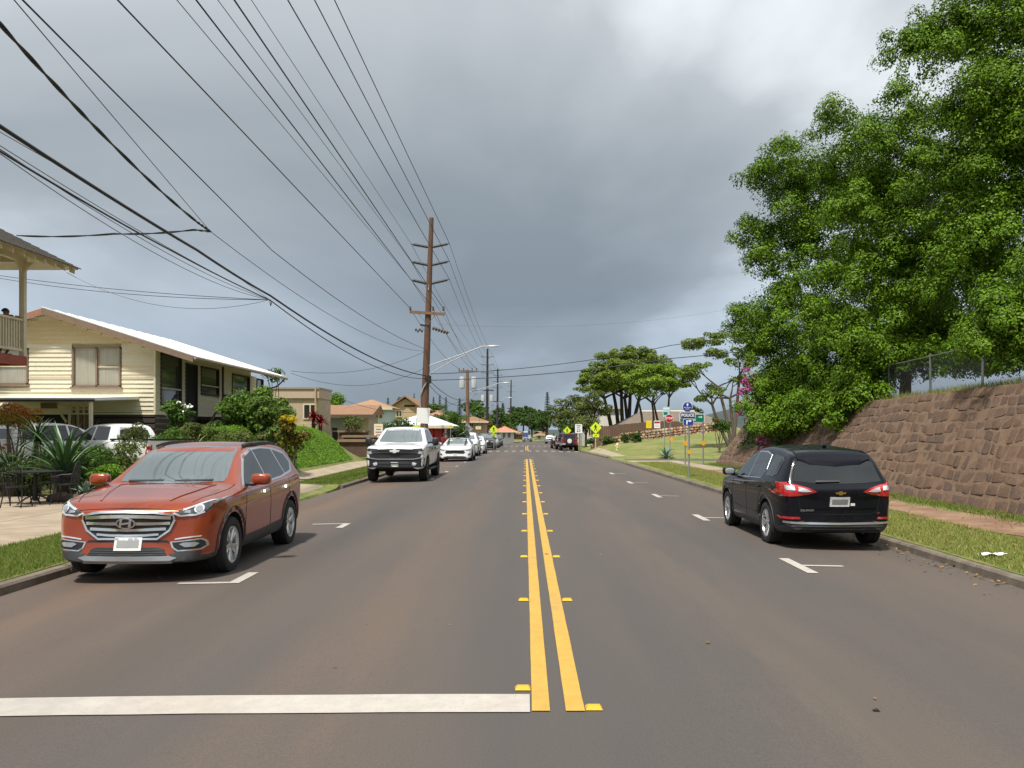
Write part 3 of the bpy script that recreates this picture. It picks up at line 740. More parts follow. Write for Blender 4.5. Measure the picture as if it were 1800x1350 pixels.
# headlights
for sg in (1, -1):
    q = lambda L_: [(sg * a, z) for a, z in L_]
    h = c.panel('headlight', 'front', q([(.50, .835), (.58, .80), (.74, .805), (.83, .84), (.885, .92), (.905, 1.0), (.83, .985), (.66, .91)]), M_LENSD, 0.010, 0.03, 0.04)
    c.panel('light_strip', 'front', q([(.50, .838), (.58, .803), (.74, .808), (.82, .84), (.815, .856), (.735, .828), (.59, .823), (.52, .848)]), M_LAMP, 0.016, 0.012, 0.04, parent=h)
    c.panel('light_strip', 'front', q([(.60, .885), (.68, .913), (.83, .978), (.90, .995), (.895, .975), (.82, .955), (.68, .892), (.62, .868)]), M_LAMP, 0.016, 0.012, 0.04, parent=h)
    c.panel('lamp_ring', 'front', ell(sg * .765, .888, .047, .047), M_LAMP, 0.018, 0.012, 0.04, parent=h)
    c.panel('lamp', 'front', ell(sg * .765, .888, .031, .031), M_LENS, 0.024, 0.012, 0.03, parent=h)
    c.panel('lamp', 'front', q([(.62, .845), (.69, .84), (.69, .87), (.64, .872)]), M_LENS, 0.018, 0.012, 0.03, parent=h)
    fg = c.panel('fog_light_surround', 'front', q([(.475, .50), (.80, .535), (.845, .50), (.855, .44), (.80, .40), (.56, .385), (.50, .43)]), M_CHROME, 0.006, 0.02, 0.05)
    c.panel('fog_light_pocket', 'front', q([(.50, .492), (.795, .520), (.825, .495), (.833, .445), (.79, .413), (.57, .400), (.52, .435)]), M_TRIM, 0.010, 0.012, 0.05, parent=fg)
    c.panel('fog_light', 'front', q([(.58, .47), (.64, .435), (.74, .44), (.78, .475), (.74, .495), (.62, .49)]), M_LENS, 0.018, 0.012, 0.04, parent=fg)
    c.line('daylight_strip', 'front', q([(.53, .53), (.62, .545), (.72, .556), (.80, .562)]), 0.014, M_LAMP, 0.012)
c.panel('air_intake', 'front', [(-.46, .33), (.46, .33), (.40, .42), (.34, .435), (-.34, .435), (-.40, .42)], M_TRIM, 0.006, 0.03, 0.06)
c.panel('bumper_slot', 'front', [(-.47, .495), (.47, .495), (.44, .52), (-.44, .52)], M_TRIM, 0.004, 0.03, 0.06)
for k in range(3): c.line('intake_bar', 'front', [(-.42, .352 + k * .026), (.42, .352 + k * .026)], 0.008, M_CLAD, 0.012)
c.panel('lower_bumper', 'front', [(-.78, .30), (-.5, .26), (.5, .26), (.78, .30), (.80, .385), (.55, .375), (.47, .32), (-.47, .32), (-.55, .375), (-.80, .385)], M_CLAD, 0.008, 0.03, 0.06)
c.panel('skid_plate', 'front', [(-.50, .25), (.50, .25), (.56, .312), (.47, .335), (-.47, .335), (-.56, .312)], M_SATIN, 0.016, 0.03, 0.06)
plate(c, 'front', 0.02, 0.478)
# wheel arch cladding, sills, doors
for axx in c.ax:
    u = SF['L'] / 2 - axx
    c.ring('arch_cladding', 'left', (u, .372), .492, .412, R(-18), R(198), M_CLAD, 0.014, both=True)
c.panel('sill', 'left', [(1.36, .255), (3.16, .255), (3.16, .47), (2.2, .43), (1.36, .42)], M_CLAD, 0.012, 0.02, 0.08, both=True)
for pts in ([(1.42, .40), (1.40, .75), (1.50, 1.04)], [(2.53, .39), (2.52, .8), (2.53, 1.09)], [(3.55, 1.12), (3.50, .86), (3.28, .70), (3.16, .45)]):
    c.line('door_gap', 'left', pts, 0.007, M_WELL, 0.003, both=True)
for u in (2.28, 3.34): c.panel('door_handle', 'left', [(u - .11, .945), (u + .10, .955), (u + .12, .975), (u + .08, .99), (u - .09, .98)], M_CHROME, 0.035, 0.03, 0.05, both=True)
c.line('body_crease', 'left', [(1.0, .80), (1.8, .86), (2.6, .90), (3.4, .95), (4.2, 1.02)], 0.010, ORANGE, 0.010, both=True)
# hood creases and shut line
c.line('hood_gap', 'top', [(.30, .66), (.7, .78), (1.1, .82), (1.36, .80)], 0.008, M_WELL, 0.003, both=True)
c.line('hood_crease', 'top', [(.30, .40), (.8, .52), (1.25, .60)], 0.022, ORANGE, 0.010, both=True)
c.line('hood_edge', 'front', [(-.60, .872), (-.3, .892), (0, .90), (.3, .892), (.60, .872)], 0.007, M_WELL, 0.003)
c.line('roof_rail', 'top', [(2.35, .585), (2.7, .60), (3.3, .60), (3.95, .57)], 0.030, M_TRIM, 0.045, both=True, depth=0.04)
c.blob('mirror', (4.7 / 2 - 1.66, 1.055, 1.165), (.085, .125, .078), ORANGE, both=True, sq=.5)
c.blob('mirror_glass', (4.7 / 2 - 1.735, 1.055, 1.165), (.02, .10, .068), M_GLASS, both=True)
c.blob('mirror_arm', (4.7 / 2 - 1.64, .93, 1.10), (.06, .08, .03), M_TRIM, both=True)
c.box('wheel_hub', (4.7 / 2 - .92, 0, .36), (.12, 1.3, .12), M_WELL); c.box('axle', (4.7 / 2 - 3.62, 0, .36), (.12, 1.3, .12), M_WELL)

c.t.scale = (1, 1.02, .965)
# ---------------------------------------------------------------- black SUV, near right
BLACK = paint('black_paint', (0.006, 0.007, 0.011), 0.0, 0.22)
EQ = dict(L=4.65, W=1.845, fo=0.945, wb=2.725, wr=0.358, arch=0.405, ww=0.23, nclad=4, tumble=0.37, crown=0.05, mid=0.63, bulge=(0.16, 0.13), lean=(0.06, -0.06),
    zb=[(0, .30), (.2, .24), (.6, .22), (3.8, .23), (4.3, .26), (4.65, .33)],
    zbelt=[(0, .74), (.1, .84), (.4, .93), (1.0, 1.0), (2.2, 1.045), (3.4, 1.10), (4.1, 1.13), (4.45, 1.09), (4.6, 1.0), (4.65, .94)],
    ztop=[(0, .78), (.1, .88), (.3, .96), (.8, 1.06), (1.15, 1.12), (1.3, 1.17), (1.7, 1.40), (2.05, 1.555), (2.4, 1.63), (2.9, 1.66), (3.5, 1.645), (3.95, 1.60), (4.22, 1.545), (4.30, 1.475), (4.46, 1.20), (4.55, 1.06), (4.62, 1.0), (4.65, .95)],
    w=[(0, .62), (.08, .74), (.25, .85), (.5, .905), (.9, .922), (3.4, .922), (4.0, .915), (4.35, .88), (4.55, .83), (4.65, .765)])
c = Car('parked_car', (4.62, 15.05, 0), R(90), 'black SUV parked beside the stone wall, seen from behind', 'cars parked along the right kerb', EQ, BLACK)
c.t.location.y -= EQ['L'] / 2 - (EQ['fo'] + EQ['wb'] / 2)
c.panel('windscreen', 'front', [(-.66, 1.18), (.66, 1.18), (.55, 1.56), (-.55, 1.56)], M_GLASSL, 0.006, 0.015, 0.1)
c.panel('window_trim', 'left', [(1.45, 1.045), (2.3, 1.06), (3.28, 1.095), (3.40, 1.25), (3.28, 1.50), (2.9, 1.555), (2.4, 1.545), (2.0, 1.445)], M_CHROME, 0.003, 0.01, 0.08, both=True)
c.panel('side_window', 'left', [(1.52, 1.065), (2.40, 1.078), (2.36, 1.53), (2.02, 1.435)], M_GLASS, 0.007, 0.01, 0.07, both=True)
c.panel('side_window', 'left', [(2.46, 1.08), (2.98, 1.10), (2.92, 1.53), (2.42, 1.53)], M_GLASS, 0.007, 0.01, 0.07, both=True)
c.panel('side_window', 'left', [(3.02, 1.10), (3.25, 1.11), (3.36, 1.25), (3.25, 1.485), (2.96, 1.525)], M_GLASS, 0.007, 0.01, 0.07, both=True)
c.panel('quarter_window', 'left', [(3.52, 1.155), (3.95, 1.155), (4.10, 1.19), (4.08, 1.42), (3.92, 1.48), (3.50, 1.515), (3.47, 1.32)], M_GLASS, 0.007, 0.01, 0.07, both=True)
c.panel('rear_window', 'rear', [(-.70, 1.105), (-.4, 1.075), (0, 1.065), (.4, 1.075), (.70, 1.105), (.62, 1.40), (.54, 1.425), (0, 1.44), (-.54, 1.425), (-.62, 1.40)], M_GLASS, 0.006, 0.012, 0.07)
c.panel('spoiler', 'top', [(4.02, -.56), (4.30, -.575), (4.36, -.4), (4.39, 0), (4.36, .4), (4.30, .575), (4.02, .56)], BLACK, 0.03, 0.06, 0.08)
c.line('brake_light', 'rear', [(-.16, 1.515), (.16, 1.515)], 0.02, M_RED, 0.02)
wb_ = c.line('rear_wiper', 'rear', [(-.02, 1.105), (.36, 1.10)], 0.024, M_TRIM, 0.03)
for sg in (1, -1):
    q = lambda L_: [(sg * a, z) for a, z in L_]
    tl = c.panel('tail_light', 'rear', q([(.36, .945), (.50, .90), (.66, .875), (.86, .865), (.905, .90), (.92, 1.05), (.88, 1.085), (.66, 1.05), (.48, 1.0)]), M_RED, 0.014, 0.03, 0.05)
    c.panel('lens_clear', 'rear', q([(.44, .948), (.58, .94), (.645, .955), (.64, 1.015), (.52, .985)]), M_LAMP, 0.02, 0.01, 0.05, parent=tl)
    c.panel('lens_clear', 'rear', q([(.69, .965), (.80, .97), (.88, 1.005), (.875, 1.045), (.70, 1.03)]), M_LAMP, 0.02, 0.01, 0.05, parent=tl)
    c.panel('tail_light_side', 'left' if sg > 0 else 'right', [(4.16, 1.075), (4.30, .99), (4.35, .90), (4.52, .88), (4.56, 1.0), (4.45, 1.09)], M_RED, 0.012, 0.02, 0.05, parent=tl)
    c.panel('rear_reflector', 'rear', q([(.60, .505), (.86, .505), (.88, .545), (.62, .54)]), M_RED, 0.012, 0.015, 0.06)
c.panel('bumper_strip', 'rear', [(-.90, .445), (-.6, .425), (0, .42), (.6, .425), (.90, .445), (.90, .475), (.6, .458), (0, .452), (-.6, .458), (-.90, .475)], M_CHROME, 0.022, 0.03, 0.07)
c.panel('rear_bumper', 'rear', [(-.90, .435), (-.6, .415), (.6, .415), (.90, .435), (.86, .30), (.6, .265), (-.6, .265), (-.86, .30)], M_CLAD, 0.012, 0.03, 0.08)
c.panel('tow_cover', 'rear', [(-.4, .33), (.4, .33), (.36, .275), (-.36, .275)], M_TRIM, 0.018, 0.03, 0.08)
plate(c, 'rear', 0.0, 0.785)
# gate seams
c.line('tailgate_gap', 'rear', [(-.66, 1.08), (-.64, .86), (-.60, .62), (-.5, .585), (.5, .585), (.60, .62), (.64, .86), (.66, 1.08)], 0.008, M_WELL, 0.004)
c.line('tailgate_crease', 'rear', [(-.58, .70), (-.3, .685), (.3, .685), (.58, .70)], 0.016, BLACK, 0.012)
b = c.panel('badge', 'rear', bowtie(0, .925, .17, .06), M_GOLD, 0.02, 0.015, 0.05)
tm_ = text_mb('EQUINOX', 0.045, 0.002); vv = MB()
vv.v = []
for (x, y, z) in tm_.v:
    h, nn, d = c.ray('rear', 0.5 - x, .645 + z); vv.v.append(tuple(h + Vector((-0.008 + y, 0, 0))))
vv.f = tm_.f; part(c.t, 'badge_lettering', vv, M_CHROME)
tm_ = text_mb('LT', 0.04, 0.002); vv = MB()
for (x, y, z) in tm_.v:
    h, nn, d = c.ray('rear', -0.62 - x, .60 + z); vv.v.append(tuple(h + Vector((-0.008 + y, 0, 0))))
vv.f = tm_.f; part(c.t, 'badge_lettering', vv, M_RED)
c.panel('sticker', 'rear', rect(-.245, .72, -.175, .76), M_PLATE, 0.012, 0.005, 0.1)
for axx in c.ax:
    u = EQ['L'] / 2 - axx
    c.ring('arch_cladding', 'left', (u, .368), .455, .402, R(-15), R(195), M_CLAD, 0.012, both=True)
c.panel('sill', 'left', [(1.4, .25), (3.25, .25), (3.25, .35), (1.4, .34)], M_CLAD, 0.012, 0.02, 0.08, both=True)
for pts in ([(1.40, .36), (1.38, .75), (1.46, 1.03)], [(2.44, .36), (2.43, .8), (2.44, 1.06)], [(3.42, 1.12), (3.40, .90), (3.24, .72), (3.14, .42)]):
    c.line('door_gap', 'left', pts, 0.007, M_WELL, 0.003, both=True)
for u in (2.2, 3.22): c.panel('door_handle', 'left', [(u - .11, .93), (u + .10, .94), (u + .12, .955), (u + .08, .97), (u - .09, .96)], BLACK, 0.035, 0.03, 0.05, both=True)
c.line('body_crease', 'left', [(.9, .78), (1.8, .83), (2.6, .86), (3.4, .92), (4.2, .98)], 0.012, BLACK, 0.012, both=True)
c.line('body_crease', 'left', [(1.45, .52), (2.2, .48), (3.1, .50)], 0.014, BLACK, 0.014, both=True)
for yy in (-.30, -.1, .1, .30): c.line('roof_rib', 'top', [(2.2, yy), (3.0, yy), (3.9, yy)], 0.03, BLACK, 0.012)
c.blob('antenna_fin', (-1.55, 0, 1.665), (.09, .03, .045), BLACK)
c.blob('mirror', (EQ['L'] / 2 - 1.56, 1.02, 1.135), (.08, .12, .075), BLACK, both=True, sq=.5)
c.blob('mirror_glass', (EQ['L'] / 2 - 1.635, 1.02, 1.135), (.015, .09, .06), M_LENS, both=True)
c.blob('mirror_arm', (EQ['L'] / 2 - 1.54, .91, 1.07), (.05, .07, .03), M_TRIM, both=True)
c.box('axle', (EQ['L'] / 2 - .945, 0, .36), (.12, 1.3, .12), M_WELL); c.box('axle', (EQ['L'] / 2 - 3.67, 0, .36), (.12, 1.3, .12), M_WELL)
c.panel('headlight', 'front', [(.4, .86), (.55, .80), (.8, .82), (.86, .95), (.7, .93)], M_LENS, 0.01, 0.02, 0.08, both=True)
c.panel('grille', 'front', [(-.5, .5), (.5, .5), (.5, .8), (-.5, .8)], M_TRIM, 0.01, 0.02, 0.1)

c.t.scale = (.95, .935, .925)
# ---------------------------------------------------------------- white pickup
WHITE = paint('white_paint', (0.74, 0.75, 0.75), 0.0, 0.3)
PU = dict(L=5.88, W=2.06, fo=0.98, wb=3.74, wr=0.42, arch=0.48, ww=0.29, rim='black', nclad=0, tumble=0.30, crown=0.05, mid=0.66, bulge=(0.10, 0.03), lean=(0.03, 0.0), track=0.885,
    zb=[(0, .46), (.2, .44), (.8, .46), (4.8, .50), (5.88, .62)],
    zbelt=[(0, 1.10), (.1, 1.16), (.5, 1.21), (1.4, 1.24), (3.6, 1.27), (3.9, 1.30), (5.8, 1.30), (5.88, 1.26)],
    ztop=[(0, 1.14), (.1, 1.21), (.4, 1.27), (1.2, 1.32), (1.45, 1.35), (1.6, 1.43), (2.0, 1.68), (2.3, 1.83), (2.6, 1.90), (3.1, 1.915), (3.65, 1.89), (3.78, 1.80), (3.88, 1.45), (3.92, 1.32), (5.8, 1.315), (5.88, 1.28)],
    w=[(0, .86), (.06, .93), (.2, .99), (.5, 1.02), (1.0, 1.03), (5.6, 1.02), (5.8, 1.0), (5.88, .96)])
c = Car('pickup_truck', (-4.42, 32.6, 0), R(-90), 'white pickup truck with black grille parked beside the grassy bank', 'cars parked along the left kerb', PU, WHITE, cat='pickup truck')
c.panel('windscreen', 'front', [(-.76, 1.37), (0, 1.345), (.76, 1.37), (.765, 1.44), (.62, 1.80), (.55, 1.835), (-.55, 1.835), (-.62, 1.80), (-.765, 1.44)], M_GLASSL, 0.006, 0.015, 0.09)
c.panel('side_window', 'left', [(1.72, 1.30), (2.62, 1.32), (2.60, 1.80), (2.3, 1.755)], M_GLASS, 0.007, 0.01, 0.09, both=True)
c.panel('side_window', 'left', [(2.72, 1.32), (3.55, 1.33), (3.60, 1.55), (3.48, 1.79), (2.70, 1.81)], M_GLASS, 0.007, 0.01, 0.09, both=True)
c.panel('grille', 'front', [(-.86, .86), (.86, .86), (.90, 1.0), (.80, 1.02), (.80, 1.12), (0, 1.15), (-.80, 1.12), (-.80, 1.02), (-.90, 1.0)], M_TRIM, 0.012, 0.04, 0.08)
c.line('grille_bar', 'front', [(-.80, 1.02), (-.3, 1.035), (.3, 1.035), (.80, 1.02)], 0.05, M_CLAD, 0.03)
c.panel('bumper', 'front', [(-.96, .52), (.96, .52), (.985, .84), (.60, .865), (-.60, .865), (-.985, .84)], M_TRIM, 0.02, 0.05, 0.09)
c.line('bumper_strip', 'front', [(-.95, .845), (-.6, .80), (.6, .80), (.95, .845)], 0.026, M_SATIN, 0.045)
c.line('bumper_edge', 'front', [(-.72, .665), (.72, .665)], 0.03, M_CLAD, 0.04)
for sg in (1, -1):
    q = lambda L_: [(sg * a, z) for a, z in L_]
    c.panel('headlight', 'front', q([(.60, 1.10), (.92, 1.06), (.975, 1.10), (.975, 1.165), (.60, 1.15)]), M_LENSD, 0.016, 0.03, 0.07)
    c.panel('daylight_lamp', 'front', q([(.76, .985), (.97, .97), (.985, 1.05), (.76, 1.045)]), M_LAMP, 0.016, 0.03, 0.07)
    c.panel('fog_light', 'front', q([(.58, .615), (.72, .615), (.74, .66), (.64, .70), (.60, .69)]), M_LAMP, 0.05, 0.03, 0.06)
    c.blob('mirror', (PU['L'] / 2 - 1.83, sg * 1.20 if sg > 0 else 1.20, 1.38), (.09, .12, .15), M_TRIM, both=False) if sg > 0 else None
c.blob('mirror', (PU['L'] / 2 - 1.83, -1.20, 1.38), (.09, .12, .15), M_TRIM)
for sg in (1, -1): c.box('mirror_arm', (PU['L'] / 2 - 1.83, sg * 1.04, 1.34), (.08, .22, .06), M_TRIM)
c.panel('badge', 'front', bowtie(0, 1.075, .34, .12), M_PLATE, 0.06, 0.03, 0.08)
plate(c, 'front', 0.0, 0.62)
for axx in c.ax:
    u = PU['L'] / 2 - axx; c.ring('arch_trim', 'left', (u, .43), .53, .475, R(0), R(180), M_TRIM, 0.012, both=True)
for pts in ([(1.58, .52), (1.56, .9), (1.66, 1.26)], [(2.67, .52), (2.67, 1.3)], [(3.66, .52), (3.66, 1.3)], [(3.86, .55), (3.88, 1.28)]): c.line('door_gap', 'left', pts, 0.009, M_WELL, 0.003, both=True)
for u in (2.45, 3.45): c.panel('door_handle', 'left', rect(u - .1, 1.10, u + .1, 1.14), M_TRIM, 0.04, 0.03, 0.06, both=True)
c.panel('bed_cover', 'top', rect(3.98, -.82, 5.78, .82), M_TRIM, 0.012, 0.02, 0.2)
c.box('skid_plate', (PU['L'] / 2 - .7, 0, .42), (.7, 1.1, .10), M_WELL); c.box('axle', (PU['L'] / 2 - .98, 0, .42), (.14, 1.5, .14), M_WELL); c.box('axle', (PU['L'] / 2 - 4.72, 0, .42), (.14, 1.5, .14), M_WELL)
c.box('tow_hook', (PU['L'] / 2 - .03, .66, .60), (.06, .10, .05), M_CHROME); c.box('tow_hook', (PU['L'] / 2 - .03, -.66, .60), (.06, .10, .05), M_CHROME)
c.box('running_board', (.1, .95, .40), (1.9, .16, .05), M_TRIM); c.box('running_board', (.1, -.95, .40), (1.9, .16, .05), M_TRIM)

# ---------------------------------------------------------------- white sports coupe
MU = dict(L=4.79, W=1.92, fo=0.92, wb=2.72, wr=0.345, arch=0.385, ww=0.25, rim='black', nclad=0, tumble=0.55, crown=0.05, mid=0.6, bulge=(0.22, 0.10), lean=(0.16, 0.0),
    zb=[(0, .20), (.3, .17), (4.2, .19), (4.79, .30)],
    zbelt=[(0, .68), (.1, .76), (.5, .83), (1.4, .90), (2.6, .93), (3.8, .98), (4.5, 1.0), (4.79, .90)],
    ztop=[(0, .70), (.1, .79), (.4, .88), (1.2, .97), (1.55, 1.0), (1.75, 1.08), (2.15, 1.27), (2.45, 1.345), (2.9, 1.37), (3.3, 1.33), (3.8, 1.17), (4.1, 1.06), (4.6, 1.04), (4.79, .93)],
    w=[(0, .72), (.08, .82), (.3, .90), (.9, .95), (2.4, .93), (3.6, .96), (4.3, .93), (4.79, .78)])
c = Car('parked_car', (-4.0, 52.3, rz(52.3)), R(-90), 'low white sports coupe with wide black grille, behind the pickup', 'cars parked along the left kerb', MU, WHITE)
c.panel('windscreen', 'front', [(-.68, 1.01), (.68, 1.01), (.66, 1.07), (.53, 1.31), (-.53, 1.31), (-.66, 1.07)], M_GLASSL, 0.006, 0.015, 0.1)
c.panel('windscreen_frame', 'front', [(-.56, 1.305), (.56, 1.305), (.54, 1.345), (-.54, 1.345)], M_TRIM, 0.008, 0.015, 0.1)
c.panel('side_window', 'left', [(1.9, .98), (3.1, 1.0), (3.3, 1.05), (3.0, 1.29), (2.5, 1.30), (2.25, 1.24)], M_GLASS, 0.007, 0.01, 0.1, both=True)
c.panel('grille', 'front', [(-.50, .47), (.50, .47), (.58, .53), (.50, .645), (0, .665), (-.50, .645), (-.58, .53)], M_TRIM, 0.008, 0.03, 0.08)
c.panel('air_intake', 'front', [(-.62, .235), (.62, .235), (.70, .28), (.45, .335), (-.45, .335), (-.70, .28)], M_TRIM, 0.008, 0.03, 0.08)
c.line('splitter', 'front', [(-.86, .20), (0, .185), (.86, .20)], 0.05, M_TRIM, 0.03)
for sg in (1, -1):
    q = lambda L_: [(sg * a, z) for a, z in L_]
    c.panel('headlight', 'front', q([(.60, .645), (.86, .67), (.91, .73), (.85, .735), (.62, .675)]), M_LENSD, 0.01, 0.03, 0.06)
    c.panel('fog_light', 'front', q([(.72, .36), (.86, .42), (.86, .50), (.74, .45)]), M_TRIM, 0.01, 0.03, 0.06)
c.blob('mirror', (MU['L'] / 2 - 1.85, 1.03, 1.02), (.07, .10, .06), WHITE, both=True)
plate(c, 'front', 0.0, .40, .3, .13)
for pts in ([(1.75, .35), (1.72, .92)], [(3.15, .35), (3.2, .97)]): c.line('door_gap', 'left', pts, 0.008, M_WELL, 0.003, both=True)

# ---------------------------------------------------------------- plain cars further off
def suv(name, loc, rot, label, group, m, L=4.8, Wd=1.92, Ht=1.75, jeepish=False, rear=False, wheels='split', boxy=False):
    k = Ht / 1.70; s = L / 4.8
    P = dict(L=L, W=Wd, fo=0.92 * s, wb=2.85 * s, wr=0.37, arch=0.42, ww=0.24, rim=wheels, nclad=4 if boxy else 0, tumble=0.24 if boxy else 0.34, crown=0.05, mid=0.64, bulge=(0.12, 0.08), lean=(0.04, 0.0),
        zb=[(0, .32), (.3, .26), (L - .5, .28), (L, .40)],
        zbelt=[(0, .86 * k), (.1, .94 * k), (.5, 1.0 * k), (L * .5, 1.06 * k), (L - .4, 1.10 * k), (L, .95 * k)],
        ztop=[(0, .90 * k), (.1, .99 * k), (.4, 1.04 * k), (1.2 * s, 1.10 * k), (1.4 * s, 1.14 * k), (1.6 * s, 1.26 * k), (2.1 * s, 1.55 * k), (2.45 * s, 1.66 * k), (3.0 * s, 1.70 * k), (4.1 * s, 1.66 * k), (4.38 * s, 1.56 * k), (4.6 * s, 1.22 * k), (4.72 * s, 1.08 * k), (L, 1.0 * k)],
        w=[(0, Wd * .38), (.1, Wd * .44), (.35, Wd * .482), (1.0, Wd * .497), (L - .8, Wd * .495), (L - .2, Wd * .46), (L, Wd * .42)])
    c = Car(name, loc, rot, label, group, P, m, hi=False)
    h = Wd / 1.92
    c.panel('windscreen', 'front', [(-.66 * h, 1.18 * k), (.66 * h, 1.18 * k), (.64 * h, 1.26 * k), (.54 * h, 1.60 * k), (-.54 * h, 1.60 * k), (-.64 * h, 1.26 * k)], M_GLASSL, 0.008, 0.015, 0.12)
    c.panel('side_window', 'left', [(1.75 * s, 1.10 * k), (2.6 * s, 1.12 * k), (2.6 * s, 1.60 * k), (2.25 * s, 1.53 * k)], M_GLASS, 0.008, 0.01, 0.12, both=True)
    c.panel('side_window', 'left', [(2.68 * s, 1.12 * k), (3.6 * s, 1.14 * k), (3.55 * s, 1.59 * k), (2.68 * s, 1.61 * k)], M_GLASS, 0.008, 0.01, 0.12, both=True)
    c.panel('side_window', 'left', [(3.68 * s, 1.15 * k), (4.3 * s, 1.18 * k), (4.15 * s, 1.53 * k), (3.64 * s, 1.59 * k)], M_GLASS, 0.008, 0.01, 0.12, both=True)
    c.panel('rear_window', 'rear', [(-.62 * h, 1.2 * k), (.62 * h, 1.2 * k), (.52 * h, 1.5 * k), (-.52 * h, 1.5 * k)], M_GLASS, 0.008, 0.015, 0.12)
    c.panel('grille', 'front', [(-.42, .62 * k), (.42, .62 * k), (.50, .84 * k), (-.50, .84 * k)], M_TRIM, 0.01, 0.03, 0.1)
    c.panel('air_intake', 'front', [(-.6, .36), (.6, .36), (.66, .50), (-.66, .50)], M_TRIM, 0.01, 0.03, 0.1)
    c.panel('headlight', 'front', [(.54 * h, .78 * k), (.86 * h, .80 * k), (.90 * h, .90 * k), (.56 * h, .86 * k)], M_LENSD if m is WHITE else M_LAMP, 0.01, 0.03, 0.08, both=True)
    c.panel('tail_light', 'rear', [(.55 * h, .9 * k), (.86 * h, .9 * k), (.86 * h, 1.06 * k), (.6 * h, 1.04 * k)], M_RED, 0.01, 0.03, 0.08, both=True)
    plate(c, 'rear' if rear else 'front', 0, .55)
    c.blob('mirror', (L / 2 - 1.78 * s, Wd / 2 + .10, 1.16 * k), (.07, .11, .08), m if m is WHITE else M_TRIM, both=True, n=(10, 6))
    for u in (2.64 * s, 3.62 * s): c.line('door_gap', 'left', [(u, .4), (u, 1.1 * k)], 0.012, M_WELL, 0.003, both=True)
    return c
GREY = paint('grey_paint', (0.10, 0.11, 0.12), 0.5, 0.3); DGREY = paint('dark_grey_paint', (0.022, 0.025, 0.03), 0.2, 0.3)
SILVER = paint('silver_paint', (0.42, 0.44, 0.46), 0.6, 0.3); BLUEG = paint('slate_paint', (0.07, 0.09, 0.11), 0.4, 0.3); MAROON = paint('maroon_paint', (0.13, 0.006, 0.014), 0.2, 0.28)
GL, GRr = 'cars parked along the left kerb', 'cars parked along the right kerb'
suv('parked_car', (-4.42, 66.6, rz(66)), R(-90), 'tall white SUV parked directly behind the white sports coupe', GL, WHITE, 5.0, 1.95, 1.80)
suv('parked_car', (-4.25, 75.5, rz(75)), R(-90), 'white car half hidden behind the tall white SUV', GL, WHITE, 4.6, 1.84, 1.55)
suv('parked_car', (-4.30, 97.5, rz(97)), R(-90), 'dark grey SUV parked just past the crosswalk', GL, DGREY, 5.0, 1.98, 1.86, boxy=True)
suv('parked_car', (-4.15, 110, rz(110)), R(-90), 'pale silver car parked behind the dark grey SUV', GL, SILVER, 4.5, 1.8, 1.5)
suv('parked_car', (-4.25, 119.5, rz(119)), R(-90), 'slate grey car parked behind the pale silver one', GL, BLUEG, 4.7, 1.86, 1.6)
suv('parked_car', (-4.2, 128.5, rz(128)), R(-90), 'farthest dark car in the left kerb row', GL, GREY, 4.7, 1.86, 1.66)
suv('moving_car', (0.5, 192, rz(192)), R(-96), 'small silver car coming towards us far down the road', None, SILVER, 4.5, 1.8, 1.5)
suv('parked_car', (4.6, 158, rz(158)), R(84), 'small silver car far away on the right of the road', GRr, SILVER, 4.5, 1.8, 1.5, rear=True)
suv('parked_car', (4.05, 107, rz(107)), R(90), 'dark car beside the man in white', GRr, BLACK, 4.6, 1.84, 1.6, rear=True)

